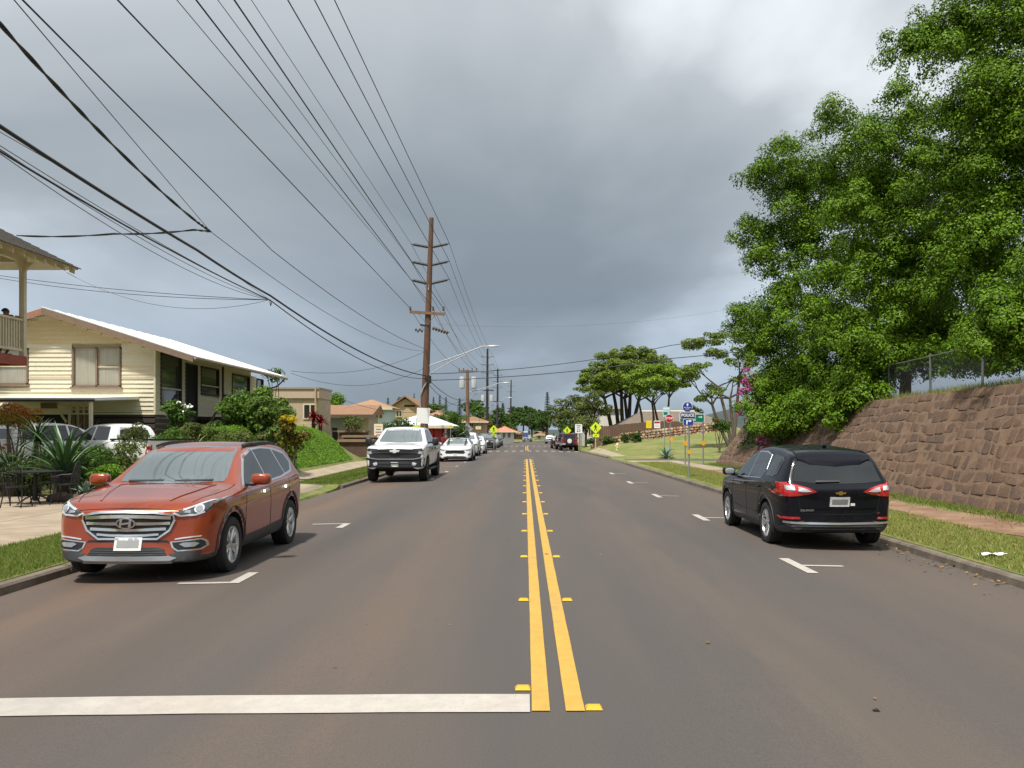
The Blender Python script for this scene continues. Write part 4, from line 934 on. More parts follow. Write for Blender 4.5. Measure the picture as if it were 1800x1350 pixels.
# open-sided off-roaders with the spare wheel on the tailgate
def offroader(loc, label, m):
    L = 4.25
    P = dict(L=L, W=1.62, fo=0.55, wb=2.46, wr=0.42, arch=0.47, ww=0.28, rim='black', nclad=0, tumble=0.10, crown=0.03, mid=0.6, bulge=(0.03, 0.02), wbelt=0.97, track=0.80,
        zb=[(0, .62), (.3, .55), (L - .3, .52), (L, .60)],
        zbelt=[(0, 1.05), (.1, 1.12), (1.4, 1.18), (2, 1.18), (L, 1.18)],
        ztop=[(0, 1.10), (.1, 1.18), (1.3, 1.23), (1.52, 1.25), (1.60, 1.32), (1.80, 1.72), (1.92, 1.80), (2.6, 1.83), (4.0, 1.82), (4.15, 1.78), (4.22, 1.30), (L, 1.2)],
        w=[(0, .55), (.3, .60), (1.3, .70), (1.6, .77), (2, .78), (L - .1, .78), (L, .76)])
    c = Car('off_roader', loc, R(90), label, GRr, P, m, hi=False)
    # soft top over the cabin
    for sg in (1, -1):
        c.panel('soft_top_side', 'left' if sg > 0 else 'right', [(1.86, 1.20), (4.12, 1.20), (4.05, 1.80), (1.95, 1.79)], M_TRIM, 0.010, 0.01, 0.15)
        c.panel('side_window', 'left' if sg > 0 else 'right', [(2.85, 1.28), (3.95, 1.28), (3.9, 1.70), (2.85, 1.71)], M_GLASS, 0.018, 0.01, 0.15)
        for axx in c.ax:
            b = MB(); n = 10; pr = []
            for k in range(n + 1):
                a = R(8) + R(164) * k / n; pr.append((axx + .50 * math.cos(a), sg * .74, .44 + .50 * math.sin(a)))
            pr2 = [(axx + (p[0] - axx) * 0.92, p[1], .44 + (p[2] - .44) * 0.92) for p in pr]
            b.prism(pr + pr2[::-1], (0, 0, 0), (0, sg * .20, 0)); part(c.t, 'fender', b, M_TRIM)
        c.panel('tail_light', 'rear', rect(sg * .62, .80, sg * .74, 1.0), M_RED, 0.03, 0.04, 0.1)
        c.blob('mirror', (L / 2 - 1.72, .92, 1.30), (.06, .10, .09), M_TRIM, both=True)
    c.panel('rear_window', 'rear', [(-.60, 1.27), (.60, 1.27), (.55, 1.70), (-.55, 1.70)], M_GLASS, 0.012, 0.01, 0.12)
    c.panel('soft_top', 'top', rect(1.85, -.64, 4.15, .64), M_TRIM, 0.012, 0.02, 0.2)
    c.panel('bumper', 'rear', rect(-.80, .52, .80, .68), M_TRIM, 0.10, 0.14, 0.12)
    plate(c, 'rear', .58, .74, .28, .13)
    sw = c.wheel(-L / 2 - 0.20, 0.02, .39, .24, 'black', 1, z=1.05); sw.name = 'spare_wheel'; sw.rotation_euler = (0, 0, R(90))
    d = MB().lathe([(0, .135), (.22, .13), (.235, .11)], 24, axis='Y'); link('wheel_cover', d.mesh('wheel_cover'), mat('cover_print', (0.62, 0.62, 0.62), 0.5, var=0.4, scale=9), sw)
    c.box('underbody', (0, 0, .48), (3.4, .9, .2), M_WELL); c.box('axle', (c.ax[1], 0, .42), (.14, 1.4, .14), M_WELL)
    return c
offroader((4.52, 91.0, rz(91)), 'maroon open off-roader with a spare wheel on its tailgate, right kerb', MAROON)
offroader((4.35, 98.3, rz(98)), 'dark off-roader parked in front of the maroon one', DGREY)
# vehicles in the yard on the left
suv('parked_car', (-15.0, 28.3, zg(-15, 28.3)), R(62), 'white SUV in the yard behind the cycad', 'white vehicles in the house yard', WHITE, 4.6, 1.86, 1.70, rear=True)
YP = dict(PU); YP.update(W=1.85, L=5.3, fo=.88, wb=3.2, wr=.37, arch=.42, ww=.24, rim='split', track=.80,
    zb=[(0, .40), (.3, .36), (5.3, .48)], zbelt=[(0, .92), (.5, 1.02), (3.6, 1.08), (5.3, 1.10)],
    ztop=[(0, .95), (.1, 1.02), (1.2, 1.12), (1.4, 1.15), (2.0, 1.5), (2.3, 1.63), (2.7, 1.66), (3.3, 1.63), (3.45, 1.5), (3.55, 1.16), (3.6, 1.12), (5.2, 1.11), (5.3, 1.08)],
    w=[(0, .74), (.2, .86), (.6, .91), (4.9, .91), (5.3, .86)])
c = Car('pickup_truck', (-13.2, 28.4, zg(-13.2, 28.4)), R(150), 'white pickup with a black cargo bed rail in the house yard', 'white vehicles in the house yard', YP, WHITE, cat='pickup truck', hi=False)
c.panel('rear_window', 'rear', [(-.55, 1.22), (.55, 1.22), (.48, 1.52), (-.48, 1.52)], M_GLASS, 0.01, 0.01, 0.12)
c.panel('side_window', 'left', [(1.65, 1.13), (2.5, 1.13), (2.5, 1.56), (2.2, 1.5)], M_GLASS, 0.008, 0.01, 0.12, both=True)
c.panel('side_window', 'left', [(2.6, 1.13), (3.35, 1.14), (3.25, 1.55), (2.6, 1.57)], M_GLASS, 0.008, 0.01, 0.12, both=True)
c.panel('tail_light', 'rear', [(.7, .7), (.86, .7), (.86, 1.0), (.7, 1.0)], M_RED, 0.01, 0.03, 0.1, both=True)
for sg in (1, -1): c.box('bed_rail', (-1.75, sg * .84, 1.15), (1.75, .10, .06), M_TRIM)
c.box('bed_rail', (-2.6, 0, 1.15), (.10, 1.7, .06), M_TRIM)
# ================================================================== battered stone wall, right
M_STONE = [mat('lava_stone_%d' % i, c_, 0.92, var=0.30, scale=9, bump=0.6, bscale=22) for i, c_ in enumerate([(0.100, 0.059, 0.036), (0.090, 0.054, 0.034), (0.112, 0.066, 0.040), (0.080, 0.050, 0.034)])]
M_MORTAR = mat('wall_mortar', (0.142, 0.089, 0.055), 0.95, var=0.3, scale=5, bump=0.6, bscale=30, coords='Object')
def wob(Y, t): return math.sin(math.pi * min(1, max(0, t))) * (.022 * math.sin(Y * .8 + t * 9) + .014 * math.sin(Y * 2.4 - t * 17))
def wall_pt(Y, t, out=0.0):
    """t 0..1 up the battered face"""
    zb0 = zg(9.2, min(Y, WALL_Y1)) - 0.05; zt = 2.86 - 0.016 * max(0, Y - 15)
    yy = Y
    X = 9.22 + 1.75 * t + 0.05 * math.sin(Y * 0.7); n = Vector((-0.86, 0, 0.5))
    return Vector((X, yy, zb0 + (zt - zb0) * t)) + n * out
wall = thing('stone_retaining_wall', (10.0, 22, zg(9.2, 22)), 'battered brown stone retaining wall with pale mortar along the right verge', 'wall')
b = MB(); Ys = lin(WALL_Y0, WALL_Y1, 90); Ts = lin(0, 1, 10)
wav = lambda Y, t: 0.02 * math.sin(Y * 2.1 + t * 7) + 0.015 * math.sin(Y * 5.3 - t * 11)
b.grid(lambda Y, t: wall_pt(Y, t, wav(Y, t)), Ys, Ts)
# far battered end and the cap going back under the grass
b.grid(lambda s, t: Vector((wall_pt(WALL_Y1, t).x + s * 2.4, WALL_Y1 + 0.0 - 2.4 * t * 0.0 - 2.2 * (1 - (1 - 0)) + s * 0.6 - 1.6 * t * s, wall_pt(WALL_Y1, t).z)), lin(0, 1, 5), Ts)
b.grid(lambda Y, s: wall_pt(Y, 1, wav(Y, 1)) + Vector((s * 0.5, 0, -0.15 * s)), Ys, [0, 1])
b.grid(lambda s, t: Vector((wall_pt(WALL_Y0, t).x + s * 1.8, WALL_Y0, wall_pt(WALL_Y0, t).z - s * 0.3)), [0, 1], Ts)
part(wall, 'mortar_face', b, M_MORTAR, 40, world=True)
stones = []
nrow = 10
for r_ in range(nrow):
    t0, t1 = r_ / nrow, (r_ + 1) / nrow; Y = WALL_Y0 + rnd.uniform(0, .3)
    slant = 0.14
    while Y < WALL_Y1 - 0.35:
        wd = rnd.uniform(0.24, 0.52); g = 0.014; gt = 0.005
        jit = lambda: rnd.uniform(-0.035, 0.035)
        c4 = [(Y + g + jit(), t0 + gt + rnd.uniform(0, .016)), (Y + wd - g + jit(), t0 + gt + rnd.uniform(0, .016)), (Y + wd - g + slant + jit(), t1 - gt - rnd.uniform(-.012, .014)), (Y + g + slant + jit(), t1 - gt - rnd.uniform(0, .012))]
        cm = ((c4[0][0] + c4[2][0]) / 2, (t0 + t1) / 2); pr = rnd.uniform(0.002, 0.016)
        oct_ = []
        for i in range(4):
            p, q = c4[i], c4[(i + 1) % 4]; k1 = rnd.uniform(.05, .14); k2 = rnd.uniform(.86, .95)
            oct_ += [(p[0] + (q[0] - p[0]) * k1, p[1] + (q[1] - p[1]) * k1), (p[0] + (q[0] - p[0]) * k2, p[1] + (q[1] - p[1]) * k2)]
        sb = MB(); base = wall_pt(cm[0], cm[1])
        wv = wav(*cm)
        for (yy, tt) in oct_: sb.v.append(tuple(wall_pt(yy, tt + wob(yy, tt), wv - 0.03)))
        for (yy, tt) in oct_: sb.v.append(tuple(wall_pt(cm[0] + (yy - cm[0]) * 0.98, cm[1] + (tt - cm[1]) * 0.98 + wob(yy, tt), wv + pr * 0.55 + rnd.uniform(-.006, .006))))
        for (yy, tt) in oct_: sb.v.append(tuple(wall_pt(cm[0] + (yy - cm[0]) * 0.86, cm[1] + (tt - cm[1]) * 0.86 + wob(yy, tt), wv + pr + rnd.uniform(-.008, .008))))
        for a in range(2):
            for i in range(8): j = (i + 1) % 8; sb.f.append((a * 8 + i, a * 8 + j, a * 8 + 8 + j, a * 8 + 8 + i))
        sb.f.append(tuple(range(16, 24)))
        stones.append((cm[0], sb, base)); Y += wd
near = sorted([s for s in stones if s[0] > 13.5], key=lambda s: s[0])[:296]; ids = {id(s) for s in near}
rest = {i: MB() for i in range(4)}
for s in stones:
    k = rnd.choices(range(4), (4, 3, 2, 2))[0]
    if id(s) in ids:
        s[1].shift(wall.location); link('stone', s[1].mesh('stone'), M_STONE[k], wall, 55)
    else: rest[k].add(s[1].v, s[1].f)
for k in rest:
    o = part(wall, 'far_stones', rest[k], M_STONE[k], 55, world=True); o['kind'] = 'stuff'
# rough pale buttress end at the right edge of the wall
# ------------------------------------------------------------------ chain link fence above the wall
M_GALV = mat('galvanised_steel', (0.16, 0.165, 0.165), 0.55, 0.4, var=0.15, scale=6)
fx = lambda Y: 11.75
fz = lambda Y: zg(11.75, Y)
fen = thing('chain_link_fence', (11.75, 24, fz(24)), 'galvanised chain link fence on top of the stone wall', 'fence')
Y = 8.0
while Y < 41:
    part(fen, 'post', MB().tube([(fx(Y), Y, fz(Y) - .2), (fx(Y), Y, fz(Y) + 1.30)], 0.035, 8), M_GALV, world=True); Y += 2.9
part(fen, 'top_rail', MB().tube([(fx(y), y, fz(y) + 1.24) for y in lin(8, 41, 40)], 0.022, 6), M_GALV, world=True)
part(fen, 'bottom_wire', MB().tube([(fx(y), y, fz(y) + 0.08) for y in lin(8, 41, 40)], 0.006, 4), M_GALV, world=True)
b = MB(); y = 8.0
while y < 41:
    for sg in (1, -1):
        a = Vector((fx(y), y, fz(y) + (0.08 if sg > 0 else 1.24))); y2 = y + 1.16
        if y2 > 41.4: continue
        e_ = Vector((fx(y2), y2, fz(y2) + (1.24 if sg > 0 else 0.08))); b.tube([a, e_], 0.0019, 3, cap=False)
    y += 0.095
o = part(fen, 'wire_mesh', b, M_GALV, world=True); o['kind'] = 'stuff'

# ================================================================== houses
def siding_mat(name, c_, stain):
    m, t, bb = newmat(name)
    p = posnode(t, (0.35, 0.35, 3)); n = noise(t, p, 1.2, 5, 0.6); f = noise(t, posnode(t, (1, 1, 1)), 14, 4)
    c0 = mixnode(t, c_, tuple(x * 0.84 for x in c_), ramp(t, f, 0.4, 0.7))
    c0 = mixnode(t, c0, stain, ramp(t, n, 0.46, 0.72, 0, 0.55))
    t.links.new(c0, bb.inputs['Base Color']); bb.inputs['Roughness'].default_value = 0.6
    return m
M_SIDE = siding_mat('cream_siding', (0.66, 0.60, 0.45), (0.58, 0.44, 0.22))
M_SIDE2 = siding_mat('gable_siding', (0.62, 0.50, 0.29), (0.55, 0.36, 0.13))
M_TRIMW = mat('cream_trim', (0.62, 0.54, 0.38), 0.6, var=0.12, scale=4)
M_BROWNT = mat('brown_trim', (0.20, 0.135, 0.09), 0.65, var=0.2, scale=5)
M_DARKW = mat('dark_slats', (0.045, 0.030, 0.027), 0.75, var=0.35, scale=6, bump=0.3)
M_METALR = mat('white_metal_roof', (0.80, 0.80, 0.77), 0.45, var=0.06, scale=2)
M_GUTTER = mat('gutter', (0.30, 0.24, 0.19), 0.5)
M_HGLASS = mat('house_glass', (0.05, 0.055, 0.055), 0.06, spec=0.8, coat=0.5)
M_CURT = mat('curtain', (0.36, 0.34, 0.27), 0.8, var=0.25, scale=3, stretch=(9, 9, 0.2))
M_SCREEN = mat('window_screen', (0.20, 0.19, 0.15), 0.5, var=0.15, scale=3, stretch=(9, 9, 0.3), coat=0.3)
M_SCREENL = mat('curtained_pane', (0.33, 0.31, 0.25), 0.35, var=0.30, scale=2.5, stretch=(10, 10, 0.25), coat=0.6)
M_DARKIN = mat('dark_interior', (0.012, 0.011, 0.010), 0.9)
M_WOOD = mat('weathered_wood', (0.17, 0.10, 0.06), 0.85, var=0.35, scale=4, stretch=(6, 6, 0.5), bump=0.4)
M_POLE = mat('utility_pole_wood', (0.115, 0.060, 0.036), 0.85, var=0.4, scale=3, stretch=(7, 7, 0.35), bump=0.4)
M_POLED = mat('dark_pole_wood', (0.028, 0.022, 0.020), 0.85, var=0.3, scale=3, stretch=(7, 7, 0.35))
M_POLEL = mat('tan_pole_wood', (0.20, 0.115, 0.07), 0.85, var=0.3, scale=3, stretch=(7, 7, 0.35))

# --- cream house with the long white roof. Wall corner (px 272), ridge (px 75,538), eave corner (px 340,622)
HY0, HY1 = 32.6, 44.0
HX1 = (272 - CX) * HY0 / F           # street wall
RX, RZ = (75 - CX) * (HY0 - 0.45) / F, H + (757 - 541) * (HY0 - .45) / F      # ridge
EX, EZ = (340 - CX) * (HY0 - 0.45) / F, H + (757 - 626) * (HY0 - .45) / F     # eave
slope = (RZ - EZ) / (EX - RX)
HX0 = RX - (HX1 - RX) - 1.0
roofz = lambda X: RZ - slope * abs(X - RX)
FZ = H + (757 - 728) * HY0 / F       # floor line: bottom of the siding
house = thing('cream_house', (RX, (HY0 + HY1) / 2, zg(RX, 38)), 'cream clapboard house with a long white metal roof, left of the road', 'house')
b = MB()
b.prism([(HX0, 0, 0.1), (HX1 - .05, 0, 0.1), (HX1 - .05, 0, roofz(HX1) - .12), (RX, 0, RZ - .12), (HX0, 0, roofz(HX0) - .12)], (0, HY0 + 0.06, 0), (0, HY1 - HY0 - .12, 0))
part(house, 'wall', b, M_TRIMW, world=True)
# windows on the gable wall (px boxes)
def gz(py): return H + (757 - py) * HY0 / F
def gx(px): return (px - CX) * HY0 / F
wins = [(-60, 50, 612, 676), (128, 213, 610, 680)]
Z = FZ; i = 0
while Z < RZ - 0.15:
    h_ = 0.165
    zt = min(Z + h_, RZ - .1)
    if zt - Z < 0.06: break
    # clip to the roof line
    xr = min(HX1, RX + (RZ - .14 - zt) / slope); xl = max(HX0, RX - (RZ - .14 - zt) / slope)
    segs = [(xl, xr)]
    for (p0, p1, q0, q1) in wins:
        if zt > gz(q1) + .02 and Z < gz(q0) - .02:
            ns = []
            for (a, e_) in segs:
                w0, w1 = gx(p0) - .03, gx(p1) + .03
                if w1 <= a or w0 >= e_: ns.append((a, e_)); continue
                if w0 > a: ns.append((a, w0))
                if w1 < e_: ns.append((w1, e_))
            segs = ns
    for (a, e_) in segs:
        if e_ - a < .1: continue
        bb = MB(); pr = [(0, HY0 + .05, Z), (0, HY0 - .042, Z - .014), (0, HY0 - .004, zt - .004), (0, HY0 + .05, zt - .004)]
        bb.prism([(a, p[1], p[2]) for p in pr], (0, 0, 0), (e_ - a, 0, 0))
        part(house, 'siding_board', bb, M_SIDE2 if Z > gz(608) else M_SIDE, world=True)
    Z += h_; i += 1
# string course and corner board
for (a, e_) in ((gx(52), gx(126)), (gx(215), HX1)): part(house, 'trim_board', MB().bx(a, e_, HY0 - .05, HY0 - .03, gz(664), gz(660)), M_TRIMW, world=True)
part(house, 'corner_board', MB().bx(HX1 - .02, HX1 + .05, HY0 - .055, HY0 + .06, FZ - .02, roofz(HX1) - .15), M_TRIMW, world=True)
for k, (p0, p1, q0, q1) in enumerate(wins):
    x0, x1, z0, z1 = gx(p0), gx(p1), gz(q1), gz(q0)
    w_ = part(house, 'window', MB().bx(x0 + .03, x1 - .03, HY0 + .03, HY0 + .05, z0 + .03, z1 - .03), M_SCREENL, world=True)
    fr = MB(); t_ = .055
    for (a0, a1, c0, c1) in ((x0, x1, z1 - t_, z1), (x0, x1, z0, z0 + t_), (x0, x0 + t_, z0, z1), (x1 - t_, x1, z0, z1), ((x0 + x1) / 2 - .03, (x0 + x1) / 2 + .03, z0, z1)): fr.bx(a0, a1, HY0 - .06, HY0 + .04, c0, c1)
    part(house, 'frame', fr, M_BROWNT, world=True, parent=None).parent = w_
    M_ = MB().bx((x0 + x1) / 2 + .03, x1 - t_, HY0 - .01, HY0 + .03, (z0 + z1) / 2 - .02, (z0 + z1) / 2 + .02); part(house, 'glazing_bar', M_, M_TRIMW, world=True).parent = w_
    part(house, 'sill', MB().bx(x0 - .06, x1 + .06, HY0 - .11, HY0 + .02, z0 - .07, z0 - .003), M_BROWNT, world=True).parent = w_
# dark slatted skirt
zs = 0.3; k = 0
while zs < FZ - .05:
    part(house, 'skirt_board', MB().bx(gx(160), HX1 + .02, HY0 - .03, HY0 - .004, zs, zs + .16), M_DARKW, world=True)
    part(house, 'skirt_board', MB().bx(HX1 - .04, HX1 + .015, HY0 + .01, HY1, zs, zs + .16), M_DARKW, world=True); zs += .215
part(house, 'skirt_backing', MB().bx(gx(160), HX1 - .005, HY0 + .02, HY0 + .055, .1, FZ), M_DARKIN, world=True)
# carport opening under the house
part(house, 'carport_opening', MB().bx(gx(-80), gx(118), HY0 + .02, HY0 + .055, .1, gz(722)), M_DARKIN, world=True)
part(house, 'carport_lintel', MB().bx(gx(-80), gx(120), HY0 - .04, HY0 + .03, gz(728), gz(712)), M_TRIMW, world=True)
part(house, 'wood_panel', MB().bx(gx(73), gx(101), HY0 - .06, HY0 - .042, gz(718), gz(708)), M_WOOD, world=True)
for px in (120, 128, 140, 150): part(house, 'carport_post', MB().bx(gx(px), gx(px + 5), HY0 - .03, HY0 + .1, .1, gz(716)), M_WOOD if px > 124 else M_TRIMW, world=True)
part(house, 'brace', MB().bar((gx(105), HY0 - .02, gz(723)), (gx(118), HY0 - .02, gz(742)), .08), M_TRIMW, world=True)
# carport lean-to roof
yl = HY0 - 3.4; lx = lambda px: (px - CX) * yl / F; lz = lambda py: H + (757 - py) * yl / F
b = MB(); zc0, zc1 = lz(703), gz(690)
b.prism([(0, yl, lz(704)), (0, yl, lz(699)), (0, HY0, gz(697)), (0, HY0, gz(702))], (lx(-90), 0, 0), (lx(166) - lx(-90), 0, 0)); part(house, 'carport_roof', b, M_METALR, world=True)
part(house, 'carport_fascia', MB().bx(lx(-90), lx(167), yl - .05, yl - .004, lz(706), lz(702)), M_DARKW, world=True)
part(house, 'carport_post', MB().bx(lx(156), lx(161), yl, yl + .1, zg(lx(158), yl), lz(705)), M_TRIMW, world=True)
# street side: recessed wall with door and windows
def sy(px): return HX1 * F / (px - CX)          # depth on the street wall for a pixel column
def sz(py, Y): return H + (757 - py) * Y / F
Zs = FZ; top = roofz(HX1) - .14
openings = [(sy(281), sy(318), gz(712), gz(617), 'window'), (sy(325), sy(346), FZ, gz(627), 'door'), (sy(352), sy(384), gz(680) - .1, gz(627), 'window'), (sy(407), sy(438), gz(680) - .1, gz(630), 'window'), (sy(450), sy(462), gz(680), gz(630), 'window')]
while Zs < top - .05:
    zt = min(Zs + .165, top); ed = sorted([(a, e_) for (a, e_, z0, z1, _) in openings if z0 < zt - .02 and z1 > Zs + .02]); cur = HY0 + .06
    for (a, e_) in ed + [(HY1, HY1)]:
        if a - cur > .12:
            bb = MB(); pr = [(HX1 - .05, 0, Zs), (HX1 + .03, 0, Zs - .012), (HX1 + .004, 0, zt - .004), (HX1 - .05, 0, zt - .004)]
            bb.prism(pr, (0, cur, 0), (0, a - cur, 0)); part(house, 'siding_board', bb, M_SIDE, world=True)
        cur = e_
    Zs += .165
for (a, e_, z0, z1, kind) in openings:
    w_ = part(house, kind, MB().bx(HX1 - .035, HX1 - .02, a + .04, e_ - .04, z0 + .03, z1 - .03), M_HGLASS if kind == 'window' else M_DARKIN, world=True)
    fr = MB()
    for (y0, y1, c0, c1) in ((a, e_, z1 - .06, z1), (a, e_, z0, z0 + .06), (a, a + .06, z0, z1), (e_ - .06, e_, z0, z1)): fr.bx(HX1 - .05, HX1 + .05, y0, y1, c0, c1)
    part(house, 'frame', fr, M_DARKW, world=True).parent = w_
    if kind == 'window' and e_ - a > 1: part(house, 'glazing_bar', MB().bx(HX1 - .05, HX1 + .03, a, e_, z0 + (z1 - z0) * .32, z0 + (z1 - z0) * .32 + .05), M_TRIMW, world=True).parent = w_
# porch deck, railing, stairs and roof post
part(house, 'porch_deck', MB().bx(HX1 + .02, EX - .5, sy(345), HY1 - 1.5, FZ - .18, FZ - .03), M_DARKW, world=True)
py0 = sy(352)
part(house, 'porch_post', MB().tube([(EX - .65, py0, zg(EX - .6, py0) - .1), (EX - .65, py0, roofz(EX) - .02)], .05, 8), M_DARKW, world=True)
for k in range(10):
    part(house, 'baluster', MB().bx(EX - .62, EX - .58, py0 + .15 + .3 * k, py0 + .20 + .3 * k, FZ, FZ + .85), M_DARKW, world=True)
part(house, 'handrail', MB().bx(EX - .65, EX - .55, py0, py0 + 3.2, FZ + .85, FZ + .93), M_DARKW, world=True)
st = part(house, 'stair', MB(), M_DARKW)
for k in range(6): part(house, 'step', MB().bx(HX1 + .25, EX - .6, py0 - .28 * (k + 1), py0 - .28 * k - .01, FZ - .20 * (k + 1) - .04, FZ - .20 * (k + 1)), M_DARKW, world=True).parent = st
for xx in (HX1 + .22, EX - .58): part(house, 'stringer', MB().bar((xx, py0, FZ - .12), (xx, py0 - 1.75, FZ - 1.32), .05, .25), M_DARKW, world=True).parent = st
part(house, 'stair_rail', MB().bar((EX - .58, py0, FZ + .85), (EX - .58, py0 - 1.75, FZ - .35), .06, .08), M_DARKW, world=True).parent = st
# roof: two slopes, corrugated sheets on the street slope
RY0, RY1 = HY0 - .47, HY1 + .5
rf = part(house, 'roof', MB().prism([(RX, 0, RZ), (EX, 0, EZ), (EX, 0, EZ - .09), (RX, 0, RZ - .10), (HX0 - 1.4, 0, roofz(HX0 - 1.4) - .09), (HX0 - 1.4, 0, roofz(HX0 - 1.4))], (0, RY0, 0), (0, RY1 - RY0, 0)), M_METALR, world=True)
nsh = 14
for k in range(nsh):
    y0 = RY0 + (RY1 - RY0) * k / nsh; y1 = RY0 + (RY1 - RY0) * (k + 1) / nsh - .02
    part(house, 'roof_sheet', MB().prism([(RX, 0, RZ + .012), (EX + .06, 0, EZ + .012 - slope * .06), (EX + .06, 0, EZ - slope * .06 + .004), (RX, 0, RZ + .004)], (0, y0, 0), (0, y1 - y0, 0)), M_METALR, world=True).parent = rf
    part(house, 'roof_rib', MB().bar((RX, y0 - .01, RZ + .03), (EX + .06, y0 - .01, EZ + .03 - slope * .06), .03, .035), M_METALR, world=True).parent = rf
# barge boards on the gable
part(house, 'barge_board', MB().prism([(RX, 0, RZ - .02), (EX, 0, EZ - .02), (EX, 0, EZ - .22), (RX, 0, RZ - .24)], (0, RY0 - .04, 0), (0, .035, 0)), M_BROWNT, world=True)
part(house, 'barge_board', MB().prism([(RX - .01, 0, RZ - .02), (HX0 - 1.4, 0, roofz(HX0 - 1.4) - .02), (HX0 - 1.4, 0, roofz(HX0 - 1.4) - .22), (RX - .01, 0, RZ - .24)], (0, RY0 - .04, 0), (0, .035, 0)), mat('red_brown_trim', (0.33, 0.15, 0.09), .65, var=.15), world=True)
part(house, 'gutter', MB().tube([(EX + .07, RY0 - .02, EZ - .06), (EX + .07, RY1, EZ - .10)], .065, 8), M_GUTTER, world=True)
part(house, 'downpipe', MB().tube([(EX + .05, RY1 - .3, EZ - .12), (EX - .3, RY1 - .4, EZ - .5), (HX1 + .1, RY1 - .6, EZ - .9), (HX1 + .1, RY1 - .6, .8)], .04, 6), M_DARKW, world=True)
part(house, 'eave_soffit', MB().prism([(HX1 + .05, 0, roofz(HX1) - .12), (EX - .02, 0, EZ - .10), (EX - .02, 0, EZ - .13), (HX1 + .05, 0, roofz(HX1) - .15)], (0, RY0 + .02, 0), (0, RY1 - RY0 - .04, 0)), M_TRIMW, world=True)

# --- balcony house at the left edge: we see the far end of its street front
BX, BY = -15.2, 26.6                       # balcony face and its far end
byp = lambda py, Y=BY: H + (757 - py) * Y / F
bal = thing('balcony_house', (-17.5, 23, zg(-17.5, 23)), 'house corner with shingled roof and upper balcony at the left edge', 'house')
M_BTRIM = mat('balcony_paint', (0.60, 0.52, 0.36), .6, var=.15, scale=6)
M_REDB = mat('red_fascia', (0.30, 0.055, 0.03), .6, var=.2, scale=4)
M_SHING = mat('roof_shingle', (0.075, 0.062, 0.052), .95, var=.5, scale=7, bump=.6)
yb0 = 17.0; zr1, zr0 = byp(562), byp(617); zd1, zd0 = byp(627), byp(643)
part(bal, 'wall', MB().bx(-22, BX - 1.75, yb0, 25.2, zg(-18, 23) - .3, 7.4), M_SIDE, world=True)
part(bal, 'deck_beam', MB().bx(BX - .05, BX + .05, yb0, BY + .05, zd0, zd1), M_REDB, world=True)
part(bal, 'deck_beam', MB().bx(BX - 1.75, BX - .055, BY - .05, BY + .05, zd0, zd1), M_REDB, world=True)
part(bal, 'deck_floor', MB().bx(BX - 1.75, BX - .055, yb0, BY - .055, zd1 - .1, zd1 - .02), M_BTRIM, world=True)
for yy in (BY - .08, BY - 3.0, BY - 6): part(bal, 'post', MB().bx(BX - .08, BX + .07, yy - .07, yy + .08, zd1 + .004, byp(462)), M_BTRIM, world=True)
for yy in (BY - 1.0, BY - 5.2): part(bal, 'deck_post', MB().bx(BX - 1.6, BX - 1.45, yy - .07, yy + .07, zg(BX - 1.5, yy) - .1, zd0 + .05), M_BTRIM, world=True)
part(bal, 'rail', MB().bx(BX - .06, BX + .05, yb0, BY - .17, zr1 - .06, zr1), M_BTRIM, world=True)
part(bal, 'rail', MB().bx(BX - .05, BX + .04, yb0, BY - .17, zr0 - .03, zr0 + .05), M_BTRIM, world=True)
part(bal, 'rail', MB().bx(BX - 1.75, BX - .09, BY - .1, BY, zr1 - .06, zr1), M_BTRIM, world=True)
yk = BY - .28
while yk > BY - 5.5:
    part(bal, 'baluster', MB().bx(BX - .025, BX + .015, yk - .03, yk + .03, zr0 + .05, zr1 - .06), M_BTRIM, world=True); yk -= .135
for k in range(12): part(bal, 'baluster', MB().bx(BX - .2 - .13 * k, BX - .15 - .13 * k, BY - .07, BY - .03, zr0, zr1 - .06), M_BTRIM, world=True)
# header beams, hipped shingle roof with exposed rafter tails
EVX, EVY, EVZ, SL = -14.15, 27.75, H + (757 - 472) * 27.75 / F, .57
part(bal, 'beam', MB().bx(BX - .08, BX + .07, yb0, BY + .02, byp(462), byp(450)), M_BTRIM, world=True)
part(bal, 'beam', MB().bx(BX - 1.9, BX - .085, BY - .13, BY + .02, byp(462), byp(450)), M_BTRIM, world=True)
yk = EVY - .15
while yk > EVY - 6.5:
    o_ = part(bal, 'rafter', MB().prism([(EVX - .06, 0, EVZ - .05), (EVX - 1.6, 0, EVZ + 1.54 * SL - .05), (EVX - 1.6, 0, EVZ + 1.54 * SL - .22), (EVX - .06, 0, EVZ - .20)] if yk < EVY - 1.6 else [(EVX - .06, 0, EVZ - .05), (EVX - .06 - (EVY - yk), 0, EVZ + (EVY - yk) * SL - .05), (EVX - .06 - (EVY - yk), 0, EVZ + (EVY - yk) * SL - .22), (EVX - .06, 0, EVZ - .20)], (0, yk, 0), (0, .06, 0)), M_BTRIM, world=True); yk -= .55
hip = 4.0; tz = EVZ + hip * SL
